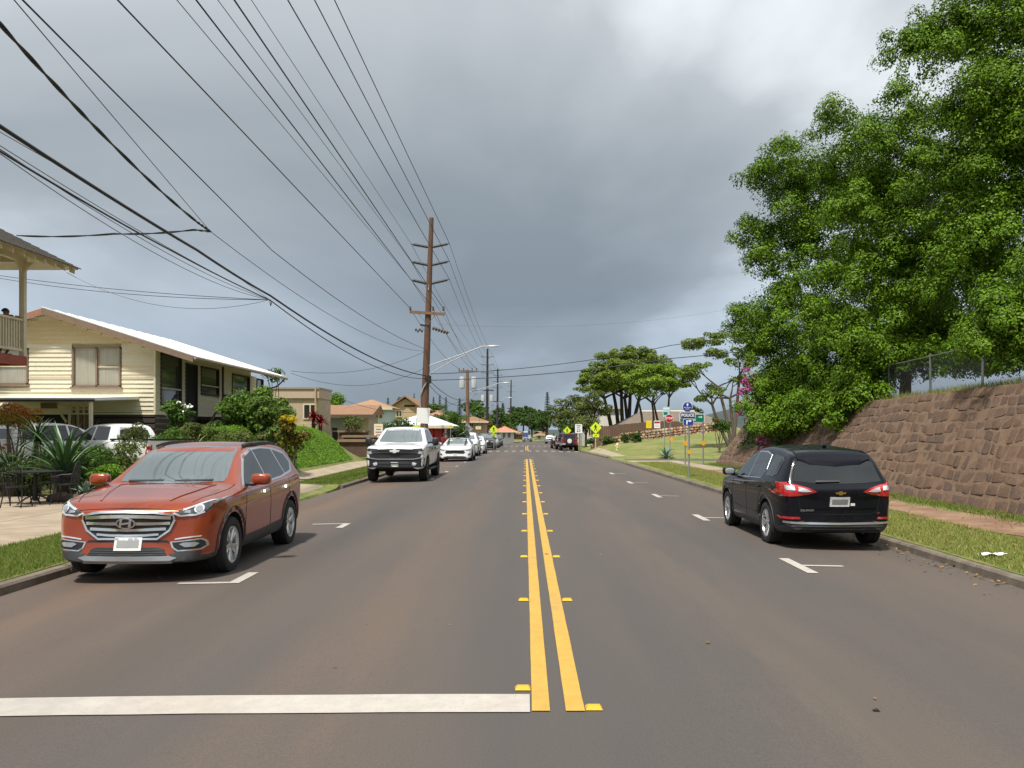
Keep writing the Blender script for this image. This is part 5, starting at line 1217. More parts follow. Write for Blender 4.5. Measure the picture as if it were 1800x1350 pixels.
part(bal, 'roof_deck', MB().add([(EVX, yb0, EVZ), (EVX, EVY, EVZ), (EVX - hip, EVY - hip, tz), (EVX - hip, yb0, tz), (EVX - 2 * hip, EVY, EVZ), (EVX - 2 * hip, yb0, EVZ),
    (EVX, yb0, EVZ - .05), (EVX, EVY, EVZ - .05), (EVX - hip, EVY - hip, tz - .05), (EVX - hip, yb0, tz - .05), (EVX - 2 * hip, EVY, EVZ - .05), (EVX - 2 * hip, yb0, EVZ - .05)],
    [(0, 1, 2, 3), (1, 4, 2), (3, 2, 4, 5), (9, 8, 7, 6), (8, 10, 7), (11, 10, 8, 9), (0, 6, 7, 1), (1, 7, 10, 4), (5, 4, 10, 11)]), M_BTRIM, world=True)
for r_ in range(22):                       # shingle courses on the street slope, clipped along the hip
    d0, d1 = .17 * r_ - .06, .17 * r_ + .20; z0_, z1_ = EVZ + d0 * SL, EVZ + d1 * SL
    part(bal, 'shingle_course', MB().add([(EVX - d0, yb0, z0_ + .01), (EVX - d0, EVY - d0, z0_ + .01), (EVX - d1, EVY - d1, z1_ + .006), (EVX - d1, yb0, z1_ + .006),
        (EVX - d0, yb0, z0_ + .04), (EVX - d0, EVY - d0 + .02, z0_ + .04), (EVX - d1, EVY - d1 + .02, z1_ + .012), (EVX - d1, yb0, z1_ + .012)], [(3, 2, 1, 0), (4, 5, 6, 7), (0, 1, 5, 4), (1, 2, 6, 5), (2, 3, 7, 6)]), M_SHING, world=True)
for r_ in range(22):                       # and on the far hip
    d0, d1 = .17 * r_ - .06, .17 * r_ + .20; z0_, z1_ = EVZ + d0 * SL, EVZ + d1 * SL
    part(bal, 'shingle_course', MB().add([(EVX - d0, EVY - d0, z0_ + .04), (EVX - 2 * hip + d0, EVY - d0, z0_ + .04), (EVX - 2 * hip + d1, EVY - d1, z1_ + .012), (EVX - d1, EVY - d1, z1_ + .012)], [(0, 1, 2, 3)]), M_SHING, world=True)
part(bal, 'bracket', MB().prism([(0, BY - .15, byp(462)), (0, BY - .5, byp(462)), (0, BY - .15, byp(480))], (BX - .04, 0, 0), (.08, 0, 0)), M_BTRIM, world=True)
part(bal, 'bracket', MB().prism([(BX + .07, 0, byp(462)), (BX + .35, 0, byp(462)), (BX + .07, 0, byp(478))], (0, BY - .1, 0), (0, .08, 0)), M_BTRIM, world=True)

# --- helper for the plain houses further down
def hx(px, Y): return (px - CX) * Y / F
def hz(py, Y): return H + (757 - py) * Y / F
def win(t, x0, x1, z0, z1, Y, m=M_HGLASS, fm=M_TRIMW, d=.05):
    w_ = part(t, 'window', MB().bx(x0, x1, Y - d * .4, Y + .03, z0, z1), m, world=True); fr = MB(); k = min(.07, (x1 - x0) * .12)
    for q in ((x0 - k, x1 + k, z1, z1 + k), (x0 - k, x1 + k, z0 - k, z0), (x0 - k, x0, z0, z1), (x1, x1 + k, z0, z1), ((x0 + x1) / 2 - k / 2, (x0 + x1) / 2 + k / 2, z0, z1)): fr.bx(q[0], q[1], Y - d, Y + .03, q[2], q[3])
    part(t, 'frame', fr, fm, world=True).parent = w_
def gable(name, label, x0, x1, Y0, Y1, zb, zw, zr, wm, rm, ov=.5, axis='y', cat='house', hip=0.0):
    """ridge along y (gable towards us) or along x; hip>0 pulls the ridge ends in"""
    t = thing(name, ((x0 + x1) / 2, (Y0 + Y1) / 2, zb), label, cat); xm, ym = (x0 + x1) / 2, (Y0 + Y1) / 2
    if axis == 'y' and not hip:
        part(t, 'wall', MB().prism([(x0, 0, zb - 1), (x1, 0, zb - 1), (x1, 0, zw), (xm, 0, zr - .15), (x0, 0, zw)], (0, Y0, 0), (0, Y1 - Y0, 0)), wm, world=True)
        s_ = (zr - zw) / (xm - x0); zo = zw - s_ * ov
        part(t, 'roof', MB().prism([(x0 - ov, 0, zo), (xm, 0, zr), (x1 + ov, 0, zo), (x1 + ov, 0, zo + .12), (xm, 0, zr + .14), (x0 - ov, 0, zo + .12)], (0, Y0 - ov, 0), (0, Y1 - Y0 + 2 * ov, 0)), rm, world=True)
    else:
        part(t, 'wall', MB().bx(x0, x1, Y0, Y1, zb - 1, zw), wm, world=True)
        hp = hip; v = [(x0 - ov, Y0 - ov, zw - .05), (x1 + ov, Y0 - ov, zw - .05), (x1 + ov, Y1 + ov, zw - .05), (x0 - ov, Y1 + ov, zw - .05)]
        if axis == 'x': v += [(x0 - ov + hp, ym, zr), (x1 + ov - hp, ym, zr)]; f = [(0, 1, 5, 4), (1, 2, 5), (2, 3, 4, 5), (3, 0, 4), (3, 2, 1, 0)]
        else: v += [(xm, Y0 - ov + hp, zr), (xm, Y1 + ov - hp, zr)]; f = [(0, 1, 4), (1, 2, 5, 4), (2, 3, 5), (3, 0, 4, 5), (3, 2, 1, 0)]
        part(t, 'roof', MB().add(v, f), rm, world=True)
        part(t, 'fascia', MB().bx(x0 - ov - .02, x1 + ov + .02, Y0 - ov - .05, Y0 - ov + .03, zw - .22, zw - .02), M_TRIMW, world=True)
    return t
M_TANR = mat('tan_shingle_roof', (0.30, 0.175, 0.10), .9, var=.25, scale=4, bump=.3)
M_BRNR = mat('brown_roof', (0.23, 0.125, 0.07), .9, var=.25, scale=4, bump=.3)
M_BEIGE = mat('beige_wall', (0.42, 0.34, 0.235), .8, var=.15, scale=1.5)
M_BLUEW = mat('pale_blue_wall', (0.50, 0.60, 0.60), .7, var=.08, scale=2)
M_TANW = mat('tan_wall', (0.46, 0.33, 0.19), .8, var=.12, scale=2)
M_WHITEW = mat('white_wall', (0.68, 0.66, 0.60), .7, var=.08, scale=2)
M_REDW = mat('red_wall', (0.42, 0.018, 0.018), .55, var=.15, scale=3)
# flat-topped beige block
Y = 52.0
t = thing('beige_block', (hx(545, Y), Y + 5, zg(hx(545, Y), Y)), 'beige flat-roofed block right of the cream house', 'building')
part(t, 'wall', MB().bx(hx(440, Y), hx(560, Y), Y, Y + 3.2, -.3, hz(688, Y)), M_BEIGE, world=True)
part(t, 'parapet', MB().bx(hx(438, Y), hx(561.5, Y), Y - .12, Y + 3.3, hz(700, Y), hz(684, Y)), mat('parapet_tan', (.45, .36, .26), .8, var=.1), world=True)
part(t, 'coping', MB().bx(hx(437, Y), hx(562.5, Y), Y - .18, Y + 3.4, hz(684, Y) + .003, hz(681, Y)), M_GUTTER, world=True)
part(t, 'downpipe', MB().tube([(hx(556, Y), Y - .2, hz(682, Y)), (hx(556, Y), Y - .2, 0.2)], .05, 6), M_TANW, world=True)
win(t, hx(535, Y), hx(556, Y), hz(735, Y), hz(712, Y), Y, M_DARKIN)
# low brown-roofed shop building
Y = 64.0
t = thing('brown_roof_shop', (hx(620, Y), Y + 4, zg(hx(620, Y), Y)), 'low beige building with a wide brown shed roof', 'building')
part(t, 'wall', MB().bx(hx(545, Y), hx(648, Y), Y, Y + 4, -.2, hz(731, Y)), M_BEIGE, world=True)
part(t, 'roof', MB().prism([(0, Y - .9, hz(732, Y)), (0, Y - .9, hz(729, Y)), (0, Y + 2.6, hz(712, Y + 2.6)), (0, Y + 4.4, hz(726, Y))], (hx(556, Y), 0, 0), (hx(659, Y) - hx(556, Y), 0, 0)), M_BRNR, world=True)
part(t, 'fascia', MB().bx(hx(556, Y), hx(660, Y), Y - .98, Y - .90, hz(735, Y), hz(729, Y)), mat('dark_fascia', (.09, .06, .045), .7), world=True)
win(t, hx(583, Y), hx(606, Y), hz(757, Y), hz(733, Y), Y, mat('blue_grey_shutter', (.22, .24, .25), .6), M_GUTTER)
part(t, 'door', MB().bx(hx(584, Y), hx(594, Y), Y - .03, Y + .02, -.2, hz(752, Y)), M_DARKIN, world=True)
# pale blue hip-roof house
Y = 78.0
t = gable('pale_blue_house', 'pale blue house with a tan hip roof behind the brown-roofed shop', hx(610, Y), hx(681, Y), Y, Y + 5, 0.6, hz(716, Y), hz(701, Y), M_BLUEW, M_TANR, .5, 'x', hip=2.2)
win(t, hx(660, Y), hx(672, Y), hz(735, Y), hz(723, Y), Y); win(t, hx(632, Y), hx(645, Y), hz(735, Y), hz(723, Y), Y)
# tan gable house
Y = 92.0
t = gable('tan_gable_house', 'tan gabled house with a dark louvre, left of the tall pole', hx(688, Y), hx(737, Y), Y, Y + 10, .6, hz(715, Y), hz(698, Y), M_TANW, M_BRNR, .45, 'y')
part(t, 'louvre', MB().bx(hx(711, Y), hx(730, Y), Y - .04, Y + .02, hz(715, Y), hz(712, Y)), M_DARKIN, world=True)
win(t, hx(697, Y), hx(706, Y), hz(732, Y), hz(722, Y), Y)
t = gable('tan_lowset_house', 'low tan-roofed house right behind the white-roofed shop', hx(742, Y), hx(782, Y), Y, Y + 9, .6, hz(733, Y), hz(720, Y), M_TANW, M_TANR, .45, 'x', hip=2)
win(t, hx(750, Y), hx(760, Y), hz(744, Y), hz(736, Y), Y)
# white-roofed shop with red shutters
Y = 58.0
t = gable('white_roof_shop', 'small shop with a white metal hip roof and red shutters', hx(690, Y), hx(779, Y), Y, Y + 7, .1, hz(747, Y), hz(724, Y), M_DARKW, M_METALR, .55, 'x', cat='shop', hip=2.3)
for (a, e_) in ((750, 762), (764, 777)): part(t, 'red_shutter', MB().bx(hx(a, Y), hx(e_, Y), Y - .08, Y - .01, hz(778, Y), hz(750, Y)), M_REDW, world=True)
part(t, 'red_side_panel', MB().bx(hx(779, Y) - .02, hx(779, Y) + .05, Y + .2, Y + 3, .1, hz(752, Y)), M_REDW, world=True)
part(t, 'porch_post', MB().bx(hx(783, Y), hx(785, Y), Y - .4, Y - .3, .1, hz(749, Y)), M_WHITEW, world=True)
win(t, hx(700, Y), hx(715, Y), hz(770, Y), hz(755, Y), Y)
# two-storey brown house past the second pole, far shops
Y = 105.0
t = gable('brown_two_storey_house', 'brown two-storey house partly hidden by trees past the second pole', hx(805, Y), hx(850, Y), Y, Y + 10, 0, hz(740, Y), hz(731, Y), M_TANW, M_BRNR, .6, 'x', hip=2)
for a in (812, 826, 838): win(t, hx(a, Y), hx(a + 6, Y), hz(752, Y), hz(744, Y), Y)
Y = 165.0
t = gable('salmon_shop', 'far low shop with a salmon roof on the left', hx(868, Y), hx(902, Y), Y, Y + 12, -.6, hz(758, Y), hz(749, Y), M_WHITEW, mat('salmon_roof', (.52, .20, .12), .8, var=.15), .8, 'x', cat='shop', hip=3)
for a in (874, 884, 893): win(t, hx(a, Y), hx(a + 4, Y), hz(769, Y), hz(761, Y), Y, mat('blue_shop', (.06, .10, .28), .6))
Y = 235.0
t = gable('orange_shop', 'far orange-fronted shop at the end of the road', hx(895, Y), hx(918, Y), Y, Y + 10, -1, hz(762, Y), hz(756, Y), mat('orange_wall', (.45, .16, .06), .8, var=.2), M_TANR, .6, 'x', cat='shop', hip=3)
win(t, hx(900, Y), hx(906, Y), hz(770, Y), hz(764, Y), Y); win(t, hx(909, Y), hx(914, Y), hz(770, Y), hz(764, Y), Y)
t = gable('cream_shop', 'far cream shop right of the road end', hx(942, Y), hx(958, Y), Y, Y + 10, -1, hz(764, Y), hz(758, Y), M_WHITEW, M_BRNR, .6, 'x', cat='shop', hip=3)
win(t, hx(946, Y), hx(950, Y), hz(771, Y), hz(766, Y), Y)
# right side: long brown-roofed building, white building behind the trees
Y = 97.0
t = gable('long_brown_roof_building', 'long low building with a grey-brown roof behind the brown fence', hx(1095, Y), hx(1290, Y), Y, Y + 14, .3, hz(753, Y), hz(721, Y), mat('brown_wall', (.17, .10, .065), .8, var=.2), mat('grey_brown_roof', (.155, .125, .095), .9, var=.25, scale=2, bump=.3), .7, 'x', cat='building', hip=3.5)
for a in (1120, 1150, 1200, 1235): win(t, hx(a, Y), hx(a + 12, Y), .8, 1.6, Y)
part(t, 'ridge_cap', MB().tube([(hx(1095, Y) + 3.0, Y + 7, hz(721, Y) + .02), (hx(1290, Y) - 3.0, Y + 7, hz(721, Y) + .02)], .12, 6), M_TRIMW, world=True)
Y = 118.0
t = gable('white_hall', 'tall white building half hidden by the spreading trees', hx(1028, Y), hx(1094, Y), Y, Y + 16, -.2, hz(716, Y), hz(712, Y), M_WHITEW, M_GUTTER, .3, 'x', cat='building', hip=4)
for a in (1035, 1052, 1075): win(t, hx(a, Y), hx(a + 7, Y), hz(765, Y), hz(748, Y), Y, M_HGLASS, M_TRIMW)
# brown board fence and pale rubble wall on the lawn
M_FENCE = mat('brown_fence_board', (0.125, 0.072, 0.046), .85, var=.3, scale=5, stretch=(5, 5, .5))
t = thing('board_fence', (12, 86, zg(12, 86)), 'brown board fence behind the rubble wall on the lawn', 'fence')
X = 6.6
while X < 16.5:
    Yf = 85.5 + .12 * max(0, X - 9); zt = 2.05 + .10 * min(max(X - 6.6, 0), 6) + rnd.uniform(-.02, .02)
    part(t, 'board', MB().bx(X, X + .17, Yf, Yf + .03, zg(X, Yf) - .1, zt), M_FENCE, world=True); X += .18
X = 6.6
M_RUB = [mat('rubble_%d' % i, c_, .9, var=.25, scale=6, bump=.4) for i, c_ in enumerate([(.42, .30, .20), (.33, .19, .12), (.50, .40, .29), (.26, .14, .09)])]
t = thing('rubble_wall', (12, 82, zg(12, 82)), 'low wall of pale broken rubble along the top of the lawn', 'wall')
part(t, 'mortar_core', MB().grid(lambda X, v: (X, 82.3 - .02 * X + (.28 if v > 1 else 0), zg(X, 82.2) - .1 + min(v, 1) * (.95 if X > 9 else .7)), lin(7.2, 18.2, 30), [0, .5, 1, 2]), mat('rubble_core', (.20, .11, .07), .95), world=True)
me_r = []
for k in range(6):
    q = MB(); a = [(math.cos(R(60 * i + rnd.uniform(-12, 12))) * rnd.uniform(.75, 1), math.sin(R(60 * i)) * rnd.uniform(.7, 1)) for i in range(6)]
    for (s_, d_) in ((1, 0), (1, .6), (.6, 1)): q.v += [(x_ * s_, -d_, z_ * s_) for x_, z_ in a]
    for l in range(2):
        for i in range(6): j = (i + 1) % 6; q.f.append((l * 6 + i, l * 6 + j, l * 6 + 6 + j, l * 6 + 6 + i))
    q.f.append(tuple(range(12, 18))); q_ = q.mesh('rubble_stone'); q_.materials.append(M_RUB[k % 4]); me_r.append(q_)
X = 7.3; nst = 0
while X < 18.1 and nst < 290:
    hh = .95 if X > 9 else .7; zz = .08
    while zz < hh:
        o = link('rubble_stone', rnd.choice(me_r), None, t, loc=Vector((X + rnd.uniform(-.06, .06), 82.32 - .02 * X, zg(X, 82.2) - .1 + zz)) - t.location); s_ = rnd.uniform(.11, .17); o.scale = (s_ * 1.25, .13, s_); o.rotation_euler = (0, rnd.uniform(-.5, .5), 0); zz += .24; nst += 1
    X += .27
# terraced ledges in front of the shops on the left
t = thing('terrace_ledges', (-9.5, 48, zg(-9.5, 48)), 'stepped red-brown garden ledges beyond the grassy bank', 'retaining wall')
for k, (p0, p1, q0, q1, Y) in enumerate([(596, 652, 786, 777, 46), (604, 660, 774, 769, 50), (596, 640, 764, 760, 54)]):
    part(t, 'ledge', MB().bx(hx(p0, Y), hx(p1, Y), Y, Y + 1.2, hz(q0, Y) - .5, hz(q1, Y)), mat('ledge_brick', (.095, .055, .038), .9, var=.3, scale=4), world=True)
    part(t, 'cap', MB().bx(hx(p0, Y) - .1, hx(p1, Y) + .1, Y - .1, Y + 1.3, hz(q1, Y) + .002, hz(q1, Y) + .12), mat('ledge_cap', (.24, .155, .10), .85, var=.2), world=True)
t = thing('picnic_table', (hx(632, 58), 57, hz(768, 57)), 'wooden picnic table on the terrace left of the pickup', 'table')
part(t, 'tabletop', MB().bx(hx(618, 57), hx(649, 57), 56.6, 57.4, hz(760, 57), hz(758, 57)), M_WOOD, world=True)
for px in (622, 644): part(t, 'leg', MB().bx(hx(px, 57), hx(px + 3, 57), 56.8, 57.2, hz(772, 57), hz(760, 57)), M_WOOD, world=True)
for yy in (56.1, 57.7): part(t, 'bench', MB().bx(hx(618, 57), hx(649, 57), yy, yy + .25, hz(766, 57), hz(764.5, 57)), M_WOOD, world=True)
# ================================================================== poles, lamps, wires
M_WIRE = mat('black_cable', (0.012, 0.012, 0.013), .6)
M_WIREG = mat('grey_conductor', (0.10, 0.105, 0.11), .5, .3)
M_INS = mat('insulator', (0.10, 0.075, 0.06), .4)
M_INSG = mat('grey_insulator', (0.035, 0.033, 0.033), .6)
M_CAN = mat('transformer_grey', (0.42, 0.43, 0.44), .5, var=.1)
M_LAMPA = mat('lamp_arm_alloy', (0.36, 0.37, 0.38), .5, .3)
def pole(name, label, Y, px_b, px_t, py_t, r0, r1, m, group=None):
    xb = hx(px_b, Y); base = Vector((xb, Y, zg(xb, Y) - .2)); top = Wp(px_t, py_t, Y)
    t = thing(name, base, label, 'utility pole', group)
    part(t, 'shaft', MB().tube([base + (top - base) * k for k in lin(0, 1, 6)], [r0 + (r1 - r0) * k for k in lin(0, 1, 6)], 14), m, 40, world=True)
    t['_a'] = 1
    del t['_a']
    return t, base, top
G_P = 'utility poles along the left side'
P1Y = 52.0
t1, b1, top1 = pole('utility_pole', 'tall brown utility pole with three pairs of insulator arms, behind the pickup', P1Y, 743.5, 758.5, 383, .255, .13, M_POLE, G_P)
ax1 = lambda py: top1 + (b1 - top1) * ((py - 383) / ((757 + 1.6 * F / P1Y) - 383))
TIPS = {}
for k, py in enumerate((434, 465, 497)):
    for sg, px, dy_ in ((-1, 723, -5), (1, 790, -6)):
        c0 = ax1(py); tip = Wp(px, py + dy_, P1Y); TIPS[(k, sg)] = tip
        a = part(t1, 'insulator_arm', MB().tube([c0, c0 + (tip - c0) * .12, c0 + (tip - c0) * .13, c0 + (tip - c0) * .9, c0 + (tip - c0) * .91, tip], [.03, .03, .07, .062, .03, .03], 8), M_INSG, 40, world=True)
        sh = MB()
        for q in lin(.2, .85, 9): p = c0 + (tip - c0) * q; d_ = (tip - c0).normalized() * .02; sh.tube([p - d_, p + d_], [.09, .09], 8)
        part(t1, 'shed_disc', sh, M_INSG, 40, world=True).parent = a
ca = Wp(721, 549, P1Y), Wp(782, 553, P1Y)
part(t1, 'crossarm', MB().bar(ca[0] + Vector((0, -.2, 0)), ca[1] + Vector((0, -.2, 0)), .12, .16), M_POLEL, world=True)
for px in (722, 762, 780): part(t1, 'pin_insulator', MB().lathe([(.0, .28), (.05, .27), (.07, .2), (.05, .16), (.09, .1), (.05, .06), (.03, 0)], 10, c=Wp(px, 548, P1Y) + Vector((0, -.2, .02))), M_INS, 40, world=True)
for sg, px in ((-1, 736), (1, 768)): part(t1, 'brace', MB().bar(ax1(568) + Vector((0, -.22, 0)), Wp(px, 552, P1Y) + Vector((0, -.24, 0)), .03), M_GALV, world=True)
cs = ax1(570)
for k in range(6): part(t1, 'suspension_insulator', MB().lathe([(.0, .0), (.13, .02), (.12, .10), (.04, .14), (.03, .22)], 10, c=cs + Vector((.28 + .16 * k, -.1, -.12 - .05 * k)), axis='X'), M_INS, 40, world=True)
for k in range(4): part(t1, 'suspension_insulator', MB().lathe([(.0, .0), (.10, .02), (.09, .08), (.03, .12)], 10, c=cs + Vector((-.75 + .12 * k, -.1, -.20 - .08 * (k % 2))), axis='X'), M_INS, 40, world=True)
part(t1, 'suspension_arm', MB().bar(cs, cs + Vector((-.45, -.05, .1)), .10), M_INSG, world=True)
part(t1, 'pole_tag', MB().bar(ax1(500) + Vector((0, -.17, 0)), ax1(508) + Vector((0, -.17, 0)), .10, .02), M_PLATE, world=True)
part(t1, 'conduit', MB().tube([ax1(710) + Vector((-.24, -.1, 0)), ax1(690) + Vector((-.26, -.12, 0)), ax1(676) + Vector((-.10, -.26, 0)), ax1(664) + Vector((.15, -.24, 0))], .05, 6), M_LAMPA, 40, world=True)
part(t1, 'cable_clamp', MB().box(ax1(662) + Vector((.2, -.15, 0)), (.25, .3, .45)), M_WIRE, world=True)
def lamp_arm(t, a0, a1, tip, nm='street_lamp_arm'):
    mid = a0 + (tip - a0) * .62 + Vector((0, 0, .06 * (tip - a0).length / 4))
    o = part(t, 'lamp_arm', MB().tube([a0, a0 + (mid - a0) * .5, mid, tip + Vector((-.3, 0, .02)), tip], .032, 8), M_LAMPA, 40, world=True)
    part(t, 'lamp_strut', MB().tube([a1, a1 + (mid - a1) * .6, mid + Vector((.2, 0, 0))], .026, 8), M_LAMPA, 40, world=True)
    part(t, 'lamp_link', MB().tube([a0 + (mid - a0) * .42, a1 + (mid - a1) * .42], .02, 6), M_LAMPA, world=True)
    b = MB(); L_ = .75; b.grid(lambda u, v: (tip.x - .05 + u * L_, tip.y + .17 * math.cos(v) * math.sin(math.pi * min(.98, u * .9 + .1)) ** .5, tip.z + (.09 if math.sin(v) > 0 else .04) * math.sin(v) * math.sin(math.pi * min(.98, u * .85 + .12)) ** .5), lin(0, 1, 8), lin(0, 2 * math.pi, 12))
    h = part(t, 'lamp_head', b, M_LAMPA, 60, world=True)
    part(t, 'photocell', MB().lathe([(0, .1), (.04, .09), (.045, 0)], 8, c=tip + Vector((.3, 0, .08))), M_LAMPA, world=True).parent = h
lamp_arm(t1, ax1(638) + Vector((.18, -.1, 0)), ax1(653) + Vector((.18, -.1, 0)), Wp(858, 609, P1Y))

def small_arms(t, px, Y, pys, half, m=M_INSG, r=.05):
    for py in pys:
        for sg in (-1, 1): part(t, 'insulator_arm', MB().tube([Wp(px, py, Y), Wp(px, py, Y) + Vector((sg * half, -.1, .10))], r, 6), m, 40, world=True)
t2, b2, top2 = pole('utility_pole', 'short tan utility pole carrying two pale transformers', 88.0, 822.5, 821.5, 650, .22, .15, M_POLEL, G_P)
part(t2, 'crossarm', MB().bar(Wp(806, 652, 88), Wp(839, 653, 88), .12, .16), M_POLEL, world=True)
for px in (807, 815, 830, 838): part(t2, 'pin_insulator', MB().lathe([(.0, .25), (.06, .2), (.04, .0)], 8, c=Wp(px, 651, 88)), M_INS, world=True)
for px in (812.5, 833): part(t2, 'transformer', MB().lathe([(0, .62), (.22, .6), (.27, .5), (.27, -.5), (.2, -.58), (0, -.58)], 16, c=Wp(px, 673, 88) + Vector((0, -.15, 0))), M_CAN, 40, world=True)
part(t2, 'transformer_bracket', MB().bar(Wp(812, 668, 88), Wp(833, 668, 88), .06), M_GALV, world=True)
lamp_arm(t2, Wp(824, 690, 88), Wp(824, 700, 88), Wp(885, 673, 88))
t3, b3, top3 = pole('utility_pole', 'dark slim utility pole third along the left side', 132.0, 856, 857, 613, .26, .14, M_POLED, G_P)
small_arms(t3, 857, 132, (628, 642, 656), .95); part(t3, 'crossarm', MB().bar(Wp(846, 686, 132), Wp(868, 686, 132), .12, .16), M_POLED, world=True)
for px in (849, 864): part(t3, 'transformer', MB().lathe([(0, .5), (.25, .48), (.28, .4), (.28, -.45), (0, -.5)], 12, c=Wp(px, 700, 132) + Vector((0, -.2, 0))), M_CAN, 40, world=True)
lamp_arm(t3, Wp(859, 716, 132), Wp(859, 724, 132), Wp(893, 699, 132))
t4, b4, top4 = pole('utility_pole', 'dark slim utility pole fourth along the left side', 182.0, 874, 875, 648, .28, .15, M_POLED, G_P)
small_arms(t4, 875, 182, (660, 671, 682), 1.0); part(t4, 'crossarm', MB().bar(Wp(867, 706, 182), Wp(883, 706, 182), .14, .18), M_POLED, world=True)
t5, b5, top5 = pole('utility_pole', 'farthest tall dark utility pole left of the road end', 250.0, 897, 898.5, 668, .30, .16, M_POLED, G_P)
small_arms(t5, 898, 250, (679, 689, 699), 1.1); part(t5, 'crossarm', MB().bar(Wp(892, 718, 250), Wp(905, 718, 250), .16, .2), M_POLED, world=True)
t6, b6, top6 = pole('utility_pole', 'thin wooden pole at the far bend of the road', 215.0, 930, 930, 725, .16, .12, M_POLED, G_P)
part(t6, 'crossarm', MB().bar(Wp(925, 729, 215), Wp(935, 729, 215), .14, .16), M_POLED, world=True)

# ------------------------------------------------------------------ wires: each its own thing
def wire(label, pts, r, m=M_WIRE, sag=0.0, n=16, group='overhead wires', twist=0):
    """pts: 3-D points joined by parabolas with the given sag"""
    P = []
    for i in range(len(pts) - 1):
        a, e_ = Vector(pts[i]), Vector(pts[i + 1]); s_ = sag[i] if isinstance(sag, (list, tuple)) else sag
        for k in range(n + (1 if i == len(pts) - 2 else 0)):
            q = k / n; P.append(a + (e_ - a) * q + Vector((0, 0, -4 * s_ * q * (1 - q))))
    o = Vector(P[0]); b = MB()
    if twist:
        Q = []; 
        for ph in (0, math.pi):
            S = [p + Vector((math.cos(i * twist + ph), 0, math.sin(i * twist + ph))) * r * .9 for i, p in enumerate(P)]; b.tube(S, r, 5)
    else: b.tube(P, r, 5)
    b.shift(o); ob = link('overhead_wire', b.mesh('overhead_wire'), m, smooth=60); ob.location = o
    return tag(ob, label, 'wire', group)
def back(S, E, Y=-30.0): return E + (S - E) * ((Y - E.y) / (S.y - E.y))
names = {(0, -1): 'top left', (1, -1): 'middle left', (2, -1): 'lowest left', (0, 1): 'top right', (1, 1): 'middle right', (2, 1): 'lowest right'}
for key, px0 in (((0, -1), 442), ((1, -1), 383), ((2, -1), 311), ((0, 1), 588), ((1, 1), 553), ((2, 1), 506)):
    E = TIPS[key]; Ys = (E.z - H) * F / 757; S = Wp(px0, 0, Ys)
    wire('thin conductor running to the %s insulator arm of the tall pole' % names[key], [back(S, E), E], .011 if key[1] < 0 else .015, M_WIREG if key[1] < 0 else M_WIRE, sag=.0, n=8)
    k, sg = key; E2 = Wp(857, (628, 642, 656)[k], 132) + Vector((sg * .95, -.1, .1)); wire('conductor from the %s insulator arm on to the dark third pole' % names[key], [E, E2], .014, M_WIREG, sag=.8)
    E3 = Wp(875, (660, 671, 682)[k], 182) + Vector((sg * 1.0, -.1, .1)); wire('far conductor from the third pole to the %s arm of the fourth' % names[key], [E2, E3], .014, M_WIREG, sag=.5, n=8)
for px, px0, lab in ((722, 207, 'left end'), (762, 345, 'middle'), (780, 412, 'right end')):
    E = Wp(px, 543, P1Y) + Vector((0, -.2, 0)); Ys = (E.z - H) * F / 757; S = Wp(px0, 0, Ys)
    wire('black line running overhead to the %s of the tall pole crossarm' % lab, [back(S, E), E], .016, sag=.0, n=8)
    wire('black line from the %s of the crossarm to the transformer pole' % lab, [E, Wp({722: 807, 762: 830, 780: 838}[px], 648, 88)], .014, sag=.5)
# messenger and service cables, low on the left
E = ax1(610); S = Wp(40, 0, (6.9 - H) * F / 757); mid = Wp(478, 440, 27.5)
wire('wavy black line crossing the upper left corner down to the tall pole', [back(S, mid, -10), mid, E], .013, sag=[0, .35])
J = Wp(370, 407, 21.5); S = Wp(25, 0, 10.0)
wire('straight thin line from the upper left corner to the cable joint', [back(S, J, -8), J], .008, M_WIREG)
wire('thin line from the cable joint on to the tall pole', [J, ax1(613)], .009, sag=.7)
wire('thick twisted service cable coming in from the left edge', [Wp(-160, -120, 8.0), Wp(0, 42, 10.5), Wp(180, 236, 14.5), Wp(345, 389, 20.6), J], .017, sag=[0, .02, .05, 0], n=24, twist=.55)
wire('twisted black service drop from the joint to the balcony house', [J, Wp(340, 404, 22.2), Wp(200, 411, 24.0), Wp(30, 414, 26.0)], .016, sag=[.0, .04, .05], n=14, twist=.6)
K = Wp(474, 527, 25.5)
main = [Wp(-260, 60, 8.6), Wp(0, 222, 11.4), Wp(347, 440, 19.2), K + Vector((.02, 0, .12)), ax1(655)]
wire('thickest black cable sweeping from the left edge to the tall pole', main, .030, sag=[0, .03, .03, .42])
wire('second black cable just below the thickest one, joining the tall pole', [Wp(-200, 150, 9.0), Wp(0, 266, 11.6), Wp(300, 440, 18.6), K, ax1(660)], .017, sag=[0, .03, .03, .60])
for k, (p0, q0, r_) in enumerate(((256, 415, .007), (262, 440, .007), (270, 440, .007), (232, 440, .006))):
    wire(['thin upper strand of the low cable bundle at left', 'thin middle strand of the low cable bundle at left', 'thin lower strand of the low cable bundle at left', 'thin highest strand beside the thickest cable at left'][k], [Wp(-200, p0 - 120, 9.0), Wp(0, p0, 11.8), K], r_, M_WIREG, sag=[0, .12 + .10 * k if k < 3 else -.1])
for k, (p0, sg_) in enumerate(((483, .12), (487, .20))): wire(['upper of two lines from the cable splice to the left edge', 'lower of two lines from the cable splice to the left edge'][k], [K, Wp(-30, p0 - 3, 30)], .009, sag=sg_)
wire('slack grey drop line hanging from the shingled eave to the splice', [Wp(117, 479, 27.5), K], .008, M_WIREG, sag=.62)
wire('splice tails hanging from the cable bundle', [K, K + Vector((.03, 0, -.18)), K + Vector((.06, .02, -.05))], .012, n=4)
